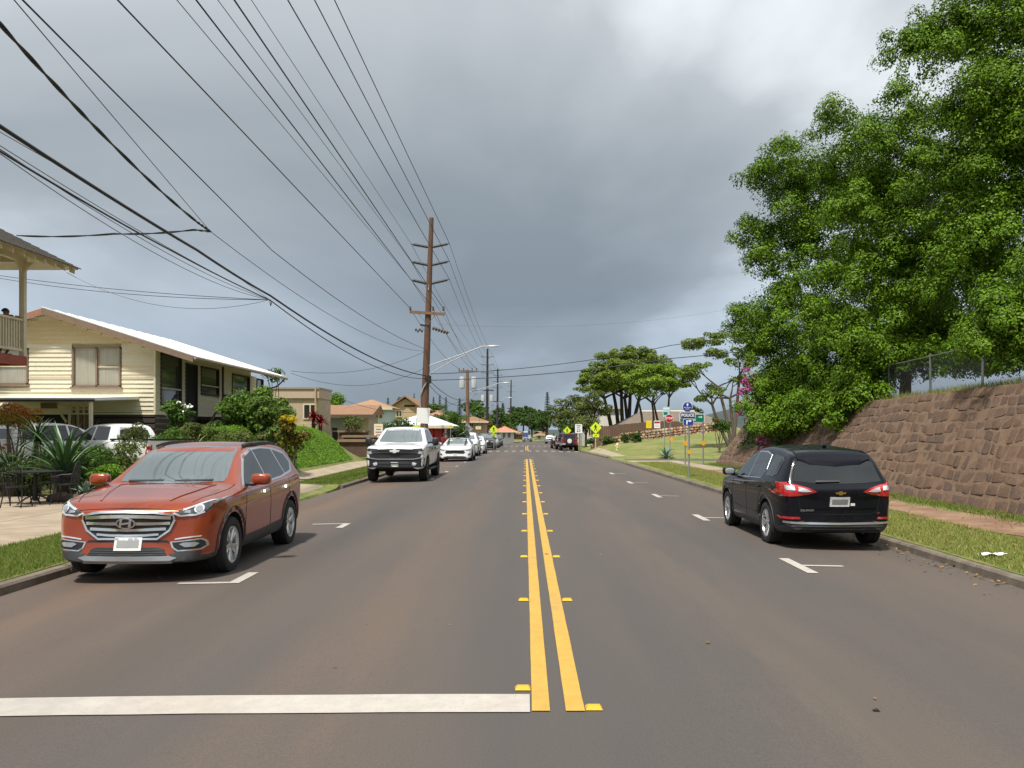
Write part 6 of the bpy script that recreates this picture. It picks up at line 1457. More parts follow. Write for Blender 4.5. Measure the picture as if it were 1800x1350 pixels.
# across the road and on
wire('upper cable crossing the road from the tall pole to the right-hand trees', [ax1(652), Wp(1180, 607, 54), Wp(1460, 560, 56)], .022, sag=[.35, .1])
wire('lower cable crossing the road from the tall pole to the right-hand trees', [ax1(663), Wp(1180, 630, 54), Wp(1460, 596, 56)], .024, sag=[.25, .1])
wire('sagging cable from the tall pole down to the transformer pole', [ax1(657), Wp(822, 702, 88)], .024, sag=.55)
wire('second sagging cable from the tall pole to the transformer pole', [ax1(664), Wp(822, 708, 88)], .02, sag=.75)
wire('line from the cream house eave up to the tall pole', [Wp(511, 652, 44.5), ax1(612)], .010, sag=.55)
wire('lower slack line from the cream house eave to the tall pole', [Wp(512, 656, 44.5), ax1(640)], .010, sag=.85)
wire('line from the beige block to the transformer pole', [Wp(560, 686, 54), Wp(822, 697, 88)], .014, sag=1.5)
wire('line from the transformer pole on to the dark third pole', [Wp(822, 704, 88), Wp(857, 716, 132)], .022, sag=1.0)
wire('line from the third pole on to the fourth pole', [Wp(857, 716, 132), Wp(875, 724, 182)], .025, sag=1.0)
wire('line from the fourth pole on to the farthest pole', [Wp(875, 724, 182), Wp(898, 730, 250)], .03, sag=1.2)
wire('faint high line above the road far away', [Wp(770, 570, 130), Wp(1300, 540, 150)], .012, M_WIREG, sag=1.5)

# ================================================================== signs
M_POST = mat('sign_post_steel', (0.33, 0.33, 0.32), .5, .6, var=.15, scale=5)
M_BLUE = mat('sign_blue', (0.012, 0.040, 0.27), .4); M_NAVY = mat('sign_navy', (0.012, 0.030, 0.13), .4); M_GREEN = mat('sign_green', (0.0, 0.17, 0.10), .4)
M_SWHITE = mat('sign_white', (0.80, 0.80, 0.79), .4); M_STOP = mat('sign_red', (0.40, 0.012, 0.018), .4); M_YEL = mat('sign_yellow', (0.78, 0.60, 0.02), .4); M_FYG = mat('sign_lime', (0.62, 0.80, 0.02), .4)
M_SBLK = mat('sign_black', (0.012, 0.012, 0.012), .5); M_ALU = mat('sign_back', (0.42, 0.43, 0.43), .45, .5, var=.1); M_ORD = mat('orange_disc', (0.75, 0.36, 0.01), .4)
def sign_poly(t, name, poly, c, m, d=.004, parent=None, th=.004):
    """flat polygon (x,z) facing the camera, front at y = c.y - d"""
    o = part(t, name, MB().prism([(c.x + a, c.y - d - th, c.z + e_) for a, e_ in poly], (0, 0, 0), (0, th, 0)), m, world=True)
    if parent: o.parent = parent
    return o
def sign_text(t, txt, size, c, m, d=.010, bold=.0, parent=None, sx=1.0):
    q = text_mb(txt, size, .001, bold=bold); q.v = [(x * sx + c.x, y + c.y - d, z + c.z) for x, y, z in q.v]
    o = part(t, 'lettering', q, m, world=True)
    if parent: o.parent = parent
    return o
def rrect(w, h, r=.04, n=4):
    out = []
    for cx_, cz_, a0 in ((w / 2 - r, h / 2 - r, 0), (-w / 2 + r, h / 2 - r, 90), (-w / 2 + r, -h / 2 + r, 180), (w / 2 - r, -h / 2 + r, 270)):
        for k in range(n + 1): a = R(a0 + 90 * k / n); out.append((cx_ + r * math.cos(a), cz_ + r * math.sin(a)))
    return out
def post(t, px, py_t, Y, r=.03, X=None, m=M_POST):
    X = hx(px, Y) if X is None else X; z = zg(X, Y)
    return part(t, 'post', MB().tube([(X, Y, z - .1), (X, Y, hz(py_t, Y))], r, 8), m, 40, world=True)
ARW = [(-.5, 0), (0, .5), (.5, 0), (.2, 0), (.2, -.5), (-.2, -.5), (-.2, 0)]
# police sign: its own post at the edge of the verge
Y = 31.2
t = thing('police_sign', (hx(1211, Y), Y, zg(hx(1211, Y), Y)), 'blue POLICE sign under a round blue sign on a grey post in the right verge', 'sign')
post(t, 1211, 706, Y)
c_ = Vector((hx(1208, Y), Y - .04, hz(715, Y))); d = part(t, 'round_panel', MB().prism([(c_.x + .18 * math.cos(R(15 * k)), Y - .045, c_.z + .18 * math.sin(R(15 * k))) for k in range(24)], (0, 0, 0), (0, .004, 0)), M_SWHITE, world=True)
sign_poly(t, 'round_field', [(.165 * math.cos(R(15 * k)), .165 * math.sin(R(15 * k))) for k in range(24)], c_, M_BLUE, .010, d)
sign_poly(t, 'arrow', [(a * .10, e_ * .11 + .075) for a, e_ in ARW], c_, M_SWHITE, .016, d)
sign_text(t, 'EVACUATION', .040, c_ + Vector((0, 0, -.03)), M_SWHITE, .018, .0006, d); sign_text(t, 'ROUTE', .040, c_ + Vector((0, 0, -.085)), M_SWHITE, .018, .0006, d)
c_ = Vector((hx(1208.5, Y), Y - .04, hz(730, Y))); d = sign_poly(t, 'name_panel', rrect(.56, .235), c_, M_SWHITE); sign_poly(t, 'name_field', rrect(.53, .205), c_, M_NAVY, .010, d)
sign_text(t, 'POLICE', .145, c_ + Vector((0, 0, 0)), M_SWHITE, .016, .004, d, .98)
c_ = Vector((hx(1209.5, Y), Y - .04, hz(742, Y))); d = sign_poly(t, 'arrow_panel', rrect(.37, .235), c_, M_SWHITE); sign_poly(t, 'arrow_field', rrect(.345, .21), c_, M_BLUE, .010, d)
sign_poly(t, 'arrow', [(-.075, -.085), (-.03, -.085), (-.03, .022), (.045, .022), (.045, -.012), (.125, .042), (.045, .096), (.045, .062), (-.075, .062)], c_, M_SWHITE, .016, d)
# small yellow reflector discs on posts
part(t, 'reflector', MB().bx(hx(1211, Y) - .045, hx(1211, Y) + .045, Y - .05, Y - .035, hz(798, Y), hz(791, Y)), M_ORD, world=True)
# green direction sign on two posts
Y = 41.5
t = thing('green_direction_sign', (hx(1225, Y), Y, zg(hx(1225, Y), Y)), 'green direction sign with a white arrow behind the POLICE sign', 'sign')
for px in (1204.5, 1236): 
    o = post(t, px, 731, Y, .035); X = hx(px, Y)
    part(t, 'reflector_disc', MB().prism([(X + .085 * math.cos(R(20 * k)), Y - .05, hz(779, Y) + .12 * math.sin(R(20 * k))) for k in range(18)], (0, 0, 0), (0, .01, 0)), M_ORD, world=True).parent = o
c_ = Vector((hx(1216, Y), Y - .05, hz(735, Y))); d = sign_poly(t, 'panel', rrect(1.18, .40, .05), c_, M_SWHITE); sign_poly(t, 'field', rrect(1.13, .355, .04), c_, M_GREEN, .010, d)
[sign_poly(t, 'print_mark', rrect(.05, .07, .012), c_ + Vector((-.16 + .075 * k, 0, -.09)), M_SWHITE, .016, d) for k in range(5)]; sign_poly(t, 'arrow', [(.30, .03), (.42, .03), (.42, -.01), (.49, .05), (.42, .11), (.42, .07), (.30, .07)], c_, M_SWHITE, .016, d)
# stop sign
Y = 60.0
t = thing('stop_sign', (hx(1177, Y), Y, zg(hx(1177, Y), Y)), 'red STOP sign on the lawn at the side drive', 'sign')
post(t, 1178, 728, Y, .035)
ok_ = lambda r: [(r * math.cos(R(22.5 + 45 * k)), r * math.sin(R(22.5 + 45 * k))) for k in range(8)]
c_ = Vector((hx(1176, Y), Y - .05, hz(735.5, Y))); d = sign_poly(t, 'panel', ok_(.30), c_, M_SWHITE); sign_poly(t, 'field', ok_(.278), c_, M_STOP, .010, d); sign_text(t, 'STOP', .20, c_, M_SWHITE, .016, .004, d)
part(t, 'reflector_disc', MB().prism([(hx(1180, Y) + .10 * math.cos(R(20 * k)), Y - .05, hz(772, Y) + .14 * math.sin(R(20 * k))) for k in range(18)], (0, 0, 0), (0, .01, 0)), M_ORD, world=True)
# pale blue boards behind the stop sign
Y = 66.0
t = thing('pale_blue_board', (hx(1172, Y), Y, zg(hx(1172, Y), Y)), 'pale blue notice board rising behind the STOP sign', 'sign')
post(t, 1168, 722, Y, .03); post(t, 1178, 722, Y, .03)
c_ = Vector((hx(1171, Y), Y - .05, hz(724, Y))); d = sign_poly(t, 'panel', rrect(.52, .75, .03), c_, mat('pale_blue_sign', (.40, .58, .64), .5, var=.15, scale=5)); sign_poly(t, 'picture', rrect(.30, .22, .03), c_ + Vector((-.05, 0, -.12)), M_GREEN, .010, d); sign_poly(t, 'stripe', rrect(.42, .06, .02), c_ + Vector((0, 0, .25)), M_SWHITE, .010, d)
Y = 80.0
t = thing('yellow_notice', (hx(1140, Y), Y, zg(hx(1140, Y), Y)), 'plain yellow notice board on the rubble wall', 'sign')
post(t, 1140, 740, Y, .03); c_ = Vector((hx(1140.5, Y), Y - .05, hz(746, Y))); d = sign_poly(t, 'panel', rrect(.50, .68, .03), c_, M_YEL)
for k in range(3): sign_poly(t, 'print_line', rrect(.34 - .05 * k, .035, .01), c_ + Vector((0, 0, .14 - .14 * k)), M_ORD, .010, d)
t = thing('white_red_notice', (hx(1155, Y), Y, zg(hx(1155, Y), Y)), 'white notice with a red header on the rubble wall', 'sign')
post(t, 1155, 740, Y, .03); c_ = Vector((hx(1155, Y), Y - .05, hz(746, Y))); d = sign_poly(t, 'panel', rrect(.55, .68, .03), c_, M_SWHITE); sign_poly(t, 'header', rrect(.49, .17, .03), c_ + Vector((0, 0, .18)), M_STOP, .010, d)
for k in range(2): sign_poly(t, 'print_line', rrect(.36, .03, .01), c_ + Vector((0, 0, -.05 - .12 * k)), M_ALU, .010, d)
# speed limit
Y = 82.0
t = thing('speed_limit_sign', (hx(1018, Y), Y, zg(hx(1018, Y), Y)), 'white SPEED LIMIT 25 sign behind the maroon off-roader', 'sign')
post(t, 1019, 742, Y, .05, m=M_POLEL); c_ = Vector((hx(1017, Y), Y - .07, hz(753.5, Y))); d = sign_poly(t, 'panel', rrect(.66, .84, .04), c_, M_SWHITE)
sign_text(t, 'SPEED', .15, c_ + Vector((0, 0, .28)), M_SBLK, .012, .002, d); sign_text(t, 'LIMIT', .15, c_ + Vector((0, 0, .12)), M_SBLK, .012, .002, d); sign_text(t, '25', .40, c_ + Vector((0, 0, -.17)), M_SBLK, .012, .006, d)
# pedestrian crossing signs
def ped(Y, px, py, label, s=1.0, X=None, postm=M_POST):
    t = thing('pedestrian_sign', (hx(px, Y), Y, zg(hx(px, Y), Y)), label, 'sign', 'pedestrian crossing signs'); post(t, px, py - 3, Y, .04, m=postm)
    c_ = Vector((hx(px, Y), Y - .07, hz(py, Y))); a = .52 * s; d = sign_poly(t, 'panel', [(0, a), (-a, 0), (0, -a), (a, 0)], c_, M_FYG)
    man = [(-.05, .30), (.03, .30), (.05, .16), (.16, .06), (.13, .02), (.05, .08), (.05, -.02), (.15, -.26), (.09, -.28), (0, -.06), (-.10, -.28), (-.16, -.26), (-.06, .0), (-.07, .10), (-.15, .02), (-.18, .05), (-.09, .18)]
    sign_poly(t, 'walking_figure', [(x * .95 * s, z * .95 * s) for x, z in man], c_, M_SBLK, .010, d)
    q = sign_poly(t, 'arrow_panel', rrect(.55 * s, .28 * s, .03), c_ + Vector((.02, 0, -.68 * s)), M_FYG); sign_poly(t, 'arrow', [(-.15 * s, -.08 * s), (.10 * s, .08 * s), (.12 * s, .04 * s), (-.12 * s, -.11 * s)], c_ + Vector((.02, 0, -.67 * s)), M_SBLK, .010, q)
ped(76.5, 1047, 752, 'lime diamond pedestrian sign nearest on the right lawn', postm=mat('yellow_sleeve', (.55, .48, .20), .5))
ped(93.0, 997, 757, 'lime diamond pedestrian sign beyond the off-roaders', .85)
ped(90.0, 868, 755, 'lime diamond pedestrian sign on the left past the parked cars', .85)
# back of a diamond sign, left
Y = 62.0
t = thing('sign_back', (hx(821, Y), Y, zg(hx(821, Y), Y)), 'bare metal back of a diamond sign by the transformer pole', 'sign'); post(t, 821, 744, Y, .03)
sign_poly(t, 'panel', [(0, .42), (-.42, 0), (0, -.42), (.42, 0)], Vector((hx(821, Y), Y + .06, hz(754, Y))), M_ALU)
# menu board by the terrace
Y = 50.0
t = thing('menu_board', (hx(665, Y), Y, zg(hx(665, Y), Y)), 'white framed notice board on posts left of the pickup', 'sign')
for px in (656.5, 674): post(t, px, 743, Y, .035)
c_ = Vector((hx(665.5, Y), Y - .05, hz(757, Y))); d = sign_poly(t, 'frame', rrect(.58, .86, .02), c_, mat('dark_frame', (.10, .07, .05), .6)); sign_poly(t, 'panel', rrect(.50, .78, .02), c_, mat('cream_panel', (.72, .68, .60), .5), .010, d)
for k, (w_, m_) in enumerate(((.36, M_ORD), (.26, M_SBLK), (.32, M_STOP), (.22, M_SBLK))): sign_poly(t, 'print_line', rrect(w_, .05 - .01 * (k % 2), .01), c_ + Vector((0, 0, .24 - .16 * k)), m_, .016, d)
# blank white board on the tall pole, yellow shop signs
Y = 51.0
t = thing('blank_board', (hx(738, Y), Y, zg(hx(738, Y), Y)), 'blank white board standing in front of the tall pole', 'sign')
for px in (732, 746): post(t, px, 735, Y, .03)
part(t, 'panel', MB().add([tuple(Wp(a, q, Y - .1)) for a, q in ((733, 716.5), (756, 717.5), (754.5, 745), (731.5, 743.5))] + [tuple(Wp(a, q, Y - .1) + Vector((0, .03, 0))) for a, q in ((733, 716.5), (756, 717.5), (754.5, 745), (731.5, 743.5))], [(0, 1, 2, 3), (7, 6, 5, 4), (0, 4, 5, 1), (1, 5, 6, 2), (2, 6, 7, 3), (3, 7, 4, 0)]), M_SWHITE, world=True)
Y = 49.0
t = thing('yellow_roof_sign', (hx(732, Y), Y, zg(hx(732, Y), Y)), 'small lime yellow sign showing just above the pickup roof', 'sign'); post(t, 732, 752, Y, .03)
c_ = Vector((hx(732, Y), Y - .05, hz(750.5, Y))); d = sign_poly(t, 'panel', [(-.24, -.12), (.20, -.14), (.22, .14), (.0, .12), (-.18, .02)], c_, M_FYG); sign_poly(t, 'print_line', rrect(.2, .03, .01), c_ + Vector((.02, 0, .0)), M_ALU, .010, d)
Y = 56.0
t = thing('yellow_oval_sign', (hx(792, Y), Y, zg(hx(792, Y), Y)), 'yellow oval shop sign right of the red shutters', 'sign'); post(t, 792, 752, Y, .03)
c_ = Vector((hx(792, Y), Y - .05, hz(750, Y))); d = sign_poly(t, 'panel', ell(0, 0, .20, .11), c_, mat('pale_yellow_sign', (.72, .66, .22), .5)); sign_poly(t, 'print_line', rrect(.2, .04, .01), c_, M_ORD, .010, d)
Y = 100.0
t = thing('cream_shop_sign', (hx(841, Y), Y, zg(hx(841, Y), Y)), 'small cream sign board beyond the diamond sign back', 'sign'); post(t, 841, 752, Y, .04); sign_poly(t, 'panel', rrect(.62, .36, .03), Vector((hx(841, Y), Y - .06, hz(752, Y))), mat('cream_sign', (.75, .66, .35), .5))
Y = 180.0
t = thing('blue_shop_board', (hx(924, Y), Y, zg(hx(924, Y), Y)), 'blue and white shop board at the far bend', 'sign'); post(t, 921, 760, Y, .05); post(t, 927, 760, Y, .05); c_ = Vector((hx(924, Y), Y - .06, hz(763, Y))); d = sign_poly(t, 'panel', rrect(.98, 1.25, .03), c_, mat('violet_blue', (.07, .09, .30), .5)); sign_poly(t, 'header', rrect(.9, .25, .03), c_ + Vector((0, 0, .45)), M_SWHITE, .010, d)
# fire hydrant
Y = 70.0; X = hx(1085, Y)
t = thing('fire_hydrant', (X, Y, zg(X, Y)), 'pale yellow fire hydrant on the lawn beside the footpath', 'hydrant'); M_HYD = mat('hydrant_paint', (.66, .60, .32), .5); z0 = zg(X, Y)
part(t, 'barrel', MB().lathe([(.15, 0), (.15, .05), (.10, .06), (.095, .38), (.13, .39), (.13, .43), (.10, .44), (.09, .52), (.04, .58), (.03, .62), (0, .62)], 14, c=(X, Y, z0)), M_HYD, 40, world=True)
for sg in (-1, 1): part(t, 'outlet', MB().lathe([(.05, 0), (.05, .12), (.065, .12), (.065, .16), (0, .16)], 10, c=(X, Y, z0 + .33), axis='X') if sg > 0 else MB().lathe([(.05, 0), (.05, -.12), (.065, -.12), (.065, -.16), (0, -.16)], 10, c=(X, Y, z0 + .33), axis='X'), M_HYD, 40, world=True)
part(t, 'pumper_outlet', MB().lathe([(.06, 0), (.06, -.12), (.08, -.12), (.08, -.17), (0, -.17)], 12, c=(X, Y, z0 + .28), axis='Y'), M_HYD, 40, world=True)
# ================================================================== vegetation
rng = np.random.default_rng(11)
def unit(v): return v / np.maximum(np.linalg.norm(v, axis=1, keepdims=True), 1e-9)
def leaf_mesh(name, P, Nn, size, aspect=0.5, fold=0.18, droop=None):
    """one folded four-cornered leaf per point"""
    n = len(P); size = np.broadcast_to(np.asarray(size, float), (n,))
    r = unit(rng.normal(size=(n, 3)))
    T = unit(np.cross(Nn, r))
    if droop is not None: T = unit(T + np.array([0, 0, -droop]))
    Nn = unit(Nn - T * np.sum(Nn * T, axis=1, keepdims=True)); B = np.cross(Nn, T); s = size[:, None]
    V = np.empty((n, 4, 3)); V[:, 0] = P - T * s * 0.5; V[:, 1] = P + B * s * aspect * 0.5 + Nn * s * fold * .5; V[:, 2] = P + T * s * 0.5; V[:, 3] = P - B * s * aspect * 0.5 + Nn * s * fold * .5
    return quads_mesh(name, V)
def quads_mesh(name, V):
    n = len(V); me = bpy.data.meshes.new(name)
    me.vertices.add(n * 4); me.vertices.foreach_set('co', V.reshape(-1).astype(np.float32))
    me.loops.add(n * 4); me.loops.foreach_set('vertex_index', np.arange(n * 4, dtype=np.int32))
    me.polygons.add(n); me.polygons.foreach_set('loop_start', np.arange(0, n * 4, 4, dtype=np.int32)); me.polygons.foreach_set('loop_total', np.full(n, 4, np.int32))
    me.update(calc_edges=True); return me
def tris_mesh(name, V):
    n = len(V); me = bpy.data.meshes.new(name)
    me.vertices.add(n * 3); me.vertices.foreach_set('co', V.reshape(-1).astype(np.float32))
    me.loops.add(n * 3); me.loops.foreach_set('vertex_index', np.arange(n * 3, dtype=np.int32))
    me.polygons.add(n); me.polygons.foreach_set('loop_start', np.arange(0, n * 3, 3, dtype=np.int32)); me.polygons.foreach_set('loop_total', np.full(n, 3, np.int32))
    me.update(calc_edges=True); return me
def clump(c, rad, n, up=.5, shell=.35, jitter=.55, lower=-0.5):
    """leaf points and normals on an uneven ellipsoid shell, fewer underneath"""
    d = unit(rng.normal(size=(int(n * 1.6), 3))); d = d[d[:, 2] > lower + rng.uniform(-.35, .35, len(d))][:n]
    k = 1 - shell * rng.random(len(d)) ** 1.4
    P = np.asarray(c) + d * k[:, None] * np.asarray(rad)
    Nn = unit(d + np.array([0, 0, up]) + rng.normal(size=d.shape) * jitter)
    return P, Nn
def crown(lobes, sub, per, sub_r, leaf, up=.5, flat=.75, lower=-.5, fill=.15, jitter=.55, clow=-.5):
    """lobes: (centre, radii). Each lobe carries smaller clumps over its surface, and each clump carries leaves"""
    PP, NN = [], []
    for (c, rad) in lobes:
        c = np.asarray(c, float); rad = np.asarray(rad, float); k = max(3, int(sub * (rad.mean() ** 2)))
        d = unit(rng.normal(size=(k * 2, 3))); d = d[d[:, 2] > lower + rng.uniform(-.3, .3, len(d))][:k]
        cc = c + d * rad * rng.uniform(.62, 1.0, (len(d), 1))
        for q in cc:
            s_ = sub_r * rng.uniform(.65, 1.35); p, n_ = clump(q, (s_, s_, s_ * flat), int(per * (s_ / sub_r) ** 2), up, jitter=jitter, lower=clow); PP.append(p); NN.append(n_)
        if fill:
            m_ = int(k * per * fill); d = unit(rng.normal(size=(m_, 3))); PP.append(c + d * rad * (rng.random((m_, 1)) ** .5) * .8); NN.append(unit(rng.normal(size=(m_, 3))))
    return np.vstack(PP), np.vstack(NN)
def crown3(lobes, k1, r1, k2, r2, per):
    """three scales: lobe > clump > spray of leaves"""
    PP, NN = [], []
    for (c, rad) in lobes:
        c = np.asarray(c, float); rad = np.asarray(rad, float); n1_ = max(5, int(k1 * rad.mean() ** 2))
        d = unit(rng.normal(size=(n1_, 3))); cc = c + d * rad * rng.uniform(.55, .95, (n1_, 1))
        for q in cc:
            ra = r1 * rng.uniform(.6, 1.35); e_ = unit(rng.normal(size=(k2 * 2, 3))); e_ = e_[e_[:, 2] > -.45][:k2]
            for p in q + e_ * ra * np.array([1, 1, .9]) * rng.uniform(.7, 1.05, (len(e_), 1)):
                rb = r2 * rng.uniform(.6, 1.4); n_ = int(per * (rb / r2) ** 2); f = unit(rng.normal(size=(n_ * 2, 3))); f = f[f[:, 2] > -.3 + rng.uniform(-.4, .3, len(f))][:n_]
                PP.append(p + f * rb * (1 - .38 * rng.random((len(f), 1)) ** 1.5) + rng.normal(0, .016, f.shape)); NN.append(unit(f * .9 + (p - q) / ra * .5 + np.array([0, 0, .15]) + rng.normal(size=f.shape) * .28))
        m_ = int(n1_ * k2 * per * .16); d = unit(rng.normal(size=(m_, 3))); PP.append(c + d * rad * (rng.random((m_, 1)) ** .5) * .78); NN.append(unit(rng.normal(size=(m_, 3))))
    return np.vstack(PP), np.vstack(NN)
def branch(mb, a, e_, r0, r1, bend=.2, n=5):
    a, e_ = Vector(a), Vector(e_); L_ = (e_ - a).length; off = Vector((rnd.uniform(-1, 1), rnd.uniform(-1, 1), rnd.uniform(.2, 1))) * bend * L_
    P = [a + (e_ - a) * q + off * (4 * q * (1 - q)) * .35 for q in lin(0, 1, n)]
    mb.tube(P, [r0 + (r1 - r0) * q for q in lin(0, 1, n)], 7); return P
L_BIG = leafmat('fig_leaves', (0.046, 0.104, 0.006), (0.150, 0.255, 0.016), .10)
L_POD = leafmat('monkeypod_leaves', (0.075, 0.125, 0.014), (0.20, 0.265, 0.036), .25)
L_DARK = leafmat('dark_leaves', (0.03, 0.065, 0.014), (0.085, 0.145, 0.028), .25)
L_MID = leafmat('mid_leaves', (0.04, 0.09, 0.015), (0.11, 0.20, 0.03), .3)
L_OLIVE = leafmat('olive_leaves', (0.06, 0.09, 0.022), (0.17, 0.20, 0.055), .25)
L_BRIGHT = leafmat('bright_leaves', (0.07, 0.16, 0.015), (0.19, 0.33, 0.03), .35)
L_YEL = leafmat('yellow_leaves', (0.30, 0.22, 0.01), (0.62, 0.48, 0.02), .3)
L_RED = leafmat('red_leaves', (0.13, 0.006, 0.010), (0.28, 0.018, 0.028), .3)
L_PINK = leafmat('pink_bracts', (0.34, 0.06, 0.17), (0.55, 0.17, 0.34), .3)
L_WHITE = leafmat('white_petals', (0.75, 0.74, 0.68), (0.85, 0.84, 0.78), .2)
L_ORNG = leafmat('orange_leaves', (0.35, 0.12, 0.02), (0.55, 0.25, 0.05), .3)
L_VINE = leafmat('vine_leaves', (0.018, 0.05, 0.012), (0.05, 0.10, 0.022), .2)
L_PINE = leafmat('pine_needles', (0.014, 0.034, 0.018), (0.04, 0.07, 0.032), .15)
L_BLADE = leafmat('grass_blades', (0.085, 0.145, 0.022), (0.215, 0.255, 0.06), .3, .6)
L_BLADEY = leafmat('dry_grass_blades', (0.16, 0.21, 0.040), (0.36, 0.35, 0.11), .3, .6)
M_BARK = mat('grey_bark', (0.115, 0.090, 0.068), .9, var=.35, scale=4, stretch=(5, 5, .7), bump=.5)
M_BARKD = mat('dark_bark', (0.060, 0.043, 0.032), .9, var=.35, scale=4, stretch=(5, 5, .7), bump=.5)
def leafobj(t, name, P, Nn, size, m, aspect=.5, droop=None, kind=None):
    P = np.asarray(P) - np.array(t.location); me = leaf_mesh(name, P, Nn, size, aspect, droop=droop); o = link(name, me, m, t); 
    if kind: o['kind'] = kind
    return o

# ---------------- the big trees above the wall
def bigtree(label, base, lobes_px, sub, per, leaf, tr=.17):
    base = Vector((base[0], base[1], zg(base[0], base[1]) - .1)); t = thing('big_tree', base, label, 'tree', 'big trees above the stone wall')
    lobes = []
    for (px, py, Y, r) in lobes_px:
        c_ = Wp(px, py, Y); rr = r * Y / F; lobes.append((tuple(c_), (rr, rr * 1.05, rr)))
    b = MB(); top = base + Vector((0, 0, 3.0)); b.tube([base, base + Vector((.05, 0, 1.2)), top], [tr * 1.2, tr, tr * .85], 10)
    zs_ = sorted(lobes, key=lambda l: l[0][2])
    for i, (c_, rad) in enumerate(zs_):
        if i % 3 == 0: branch(b, top + Vector((rnd.uniform(-.1, .1), rnd.uniform(-.1, .1), rnd.uniform(-.6, .4))), Vector(c_) * .8 + top * .2, tr * .30, .04, .25)
    part(t, 'trunk', b, M_BARKD, 50, world=True)
    P, Nn = crown3(lobes, 4.0, .66, 9, .29, per)
    leafobj(t, 'crown', P, Nn, leaf * rng.uniform(.7, 1.25, len(P)), L_BIG, .52)
    return t
bigtree('round-headed tree hanging lowest over the far end of the stone wall', (12.6, 38.0), [
    (1395, 290, 36, 74), (1350, 330, 36, 45), (1375, 400, 36, 78), (1336, 430, 37, 48), (1345, 560, 36, 72), (1318, 600, 37, 45), (1400, 500, 35, 80), (1430, 600, 34, 80), (1375, 660, 35, 66), (1352, 680, 36, 40), (1440, 690, 34, 56), (1480, 330, 36, 80),
    (1470, 430, 38, 90), (1480, 560, 38, 90), (1395, 730, 34.5, 34), (1500, 660, 34.5, 60), (1360, 640, 37, 50), (1350, 715, 35.5, 34), (1450, 735, 33.5, 34), (1420, 700, 34, 50), (1430, 738, 32, 34), (1385, 748, 33, 32), (1345, 748, 34, 28), (1350, 705, 36, 34)], 6.0, 74, .110)
bigtree('broad dark green tree in the middle above the stone wall', (13.0, 30.0), [
    (1480, 260, 31, 70), (1545, 290, 31, 88), (1500, 370, 31, 84), (1570, 420, 30, 95), (1530, 500, 30, 88), (1600, 330, 31, 90), (1640, 230, 31, 80), (1590, 560, 29, 80), (1520, 600, 29, 72), (1470, 560, 30, 60), (1490, 660, 29.5, 58), (1540, 640, 29.5, 40), (1640, 470, 30, 90),
    (1660, 580, 30, 62), (1700, 340, 32, 100), (1620, 520, 32, 90), (1560, 210, 32, 60), (1590, 640, 31, 30), (1720, 450, 32, 90), (1690, 610, 31, 42), (1600, 632, 28.5, 28), (1650, 636, 28.5, 26), (1600, 600, 30, 44), (1640, 610, 30, 40), (1480, 718, 29.2, 38), (1520, 708, 28.8, 32), (1500, 705, 29.5, 40), (1535, 685, 29.5, 34), (1565, 620, 29, 44), (1620, 600, 29, 44), (1660, 610, 29.5, 36), (1560, 350, 33, 80)], 6.0, 78, .102)
bigtree('tallest tree of the row, reaching the top right corner', (15.6, 25.5), [
    (1700, 140, 26, 92), (1770, 70, 26, 100), (1830, 20, 26, 100), (1740, 230, 25.5, 105), (1640, 65, 27, 36), (1608, 82, 27, 22), (1690, 55, 27, 44), (1800, 180, 25, 110), (1780, 330, 25, 105), (1850, 280, 25, 110), (1720, 380, 25.5, 92), (1790, 450, 25, 92), (1850, 420, 25, 110),
    (1745, 540, 25, 70), (1860, 560, 24, 95), (1700, 290, 27, 90), (1900, 150, 25, 130), (1920, 400, 25, 120), (1760, 0, 26.5, 60), (1880, -80, 26, 120), (1740, 600, 24.5, 44), (1700, 628, 25.5, 30), (1750, 632, 24.5, 28), (1795, 622, 23.5, 32), (1700, 590, 25, 44), (1780, 610, 24, 36), (1680, 440, 26, 80), (1690, 500, 26, 70)], 5.8, 84, .096)
bigtree('leafy low tree closest to us at the right edge', (13.4, 19.0), [(1790, 545, 20.5, 62), (1830, 500, 20.5, 70), (1850, 590, 20, 80), (1755, 590, 21, 40), (1800, 605, 20.5, 42), (1900, 540, 20, 95), (1900, 440, 20.5, 80)], 8, 130, .080, .13)
# saplings and weeds along the wall top: grass fringe
t = None
def blades(name, label, gen, n, h, m, wd=.006, lean=.5):
    XY = np.array([gen() for _ in range(n)]); Z = np.array([zg(x_, y_) for x_, y_ in XY]); hgt = h * rng.uniform(.5, 1.35, n); a = rng.uniform(0, 2 * math.pi, n)
    B = np.stack([XY[:, 0], XY[:, 1], Z + .004], 1); w_ = np.stack([np.cos(a), np.sin(a), np.zeros(n)], 1) * (wd * rng.uniform(.6, 1.5, n))[:, None]
    tip = B + np.stack([rng.normal(0, lean, n) * hgt, rng.normal(0, lean, n) * hgt, hgt], 1); V = np.stack([B - w_, B + w_, tip], 1)
    o = link(name, tris_mesh(name, V), m); o['kind'] = 'stuff'; o['label'] = label; o['category'] = 'grass'; return o
U = rng.uniform
blades('wall_top_grass', 'long dry grass on top of the stone wall', lambda: (U(11.0, 12.6), 8 + 34 * U() ** 1.3), 16000, .26, L_BLADEY, .010, .35)
blades('verge_grass', 'short green turf on the left verge', lambda: (U(-7.38, -5.84), 7.2 + 12.4 * U() ** 1.2), 60000, .045, L_BLADE, .0045)
blades('verge_grass', 'short turf patch beside the pickup', lambda: (U(-7.18, -5.75), U(27.2, 40)), 26000, .06, L_BLADE, .008)
blades('verge_grass', 'worn turf on the right verge', lambda: (kerb_r(12) + U(.16, 1.85), 8.5 + 37 * U() ** 1.6), 75000, .05, L_BLADEY, .005)
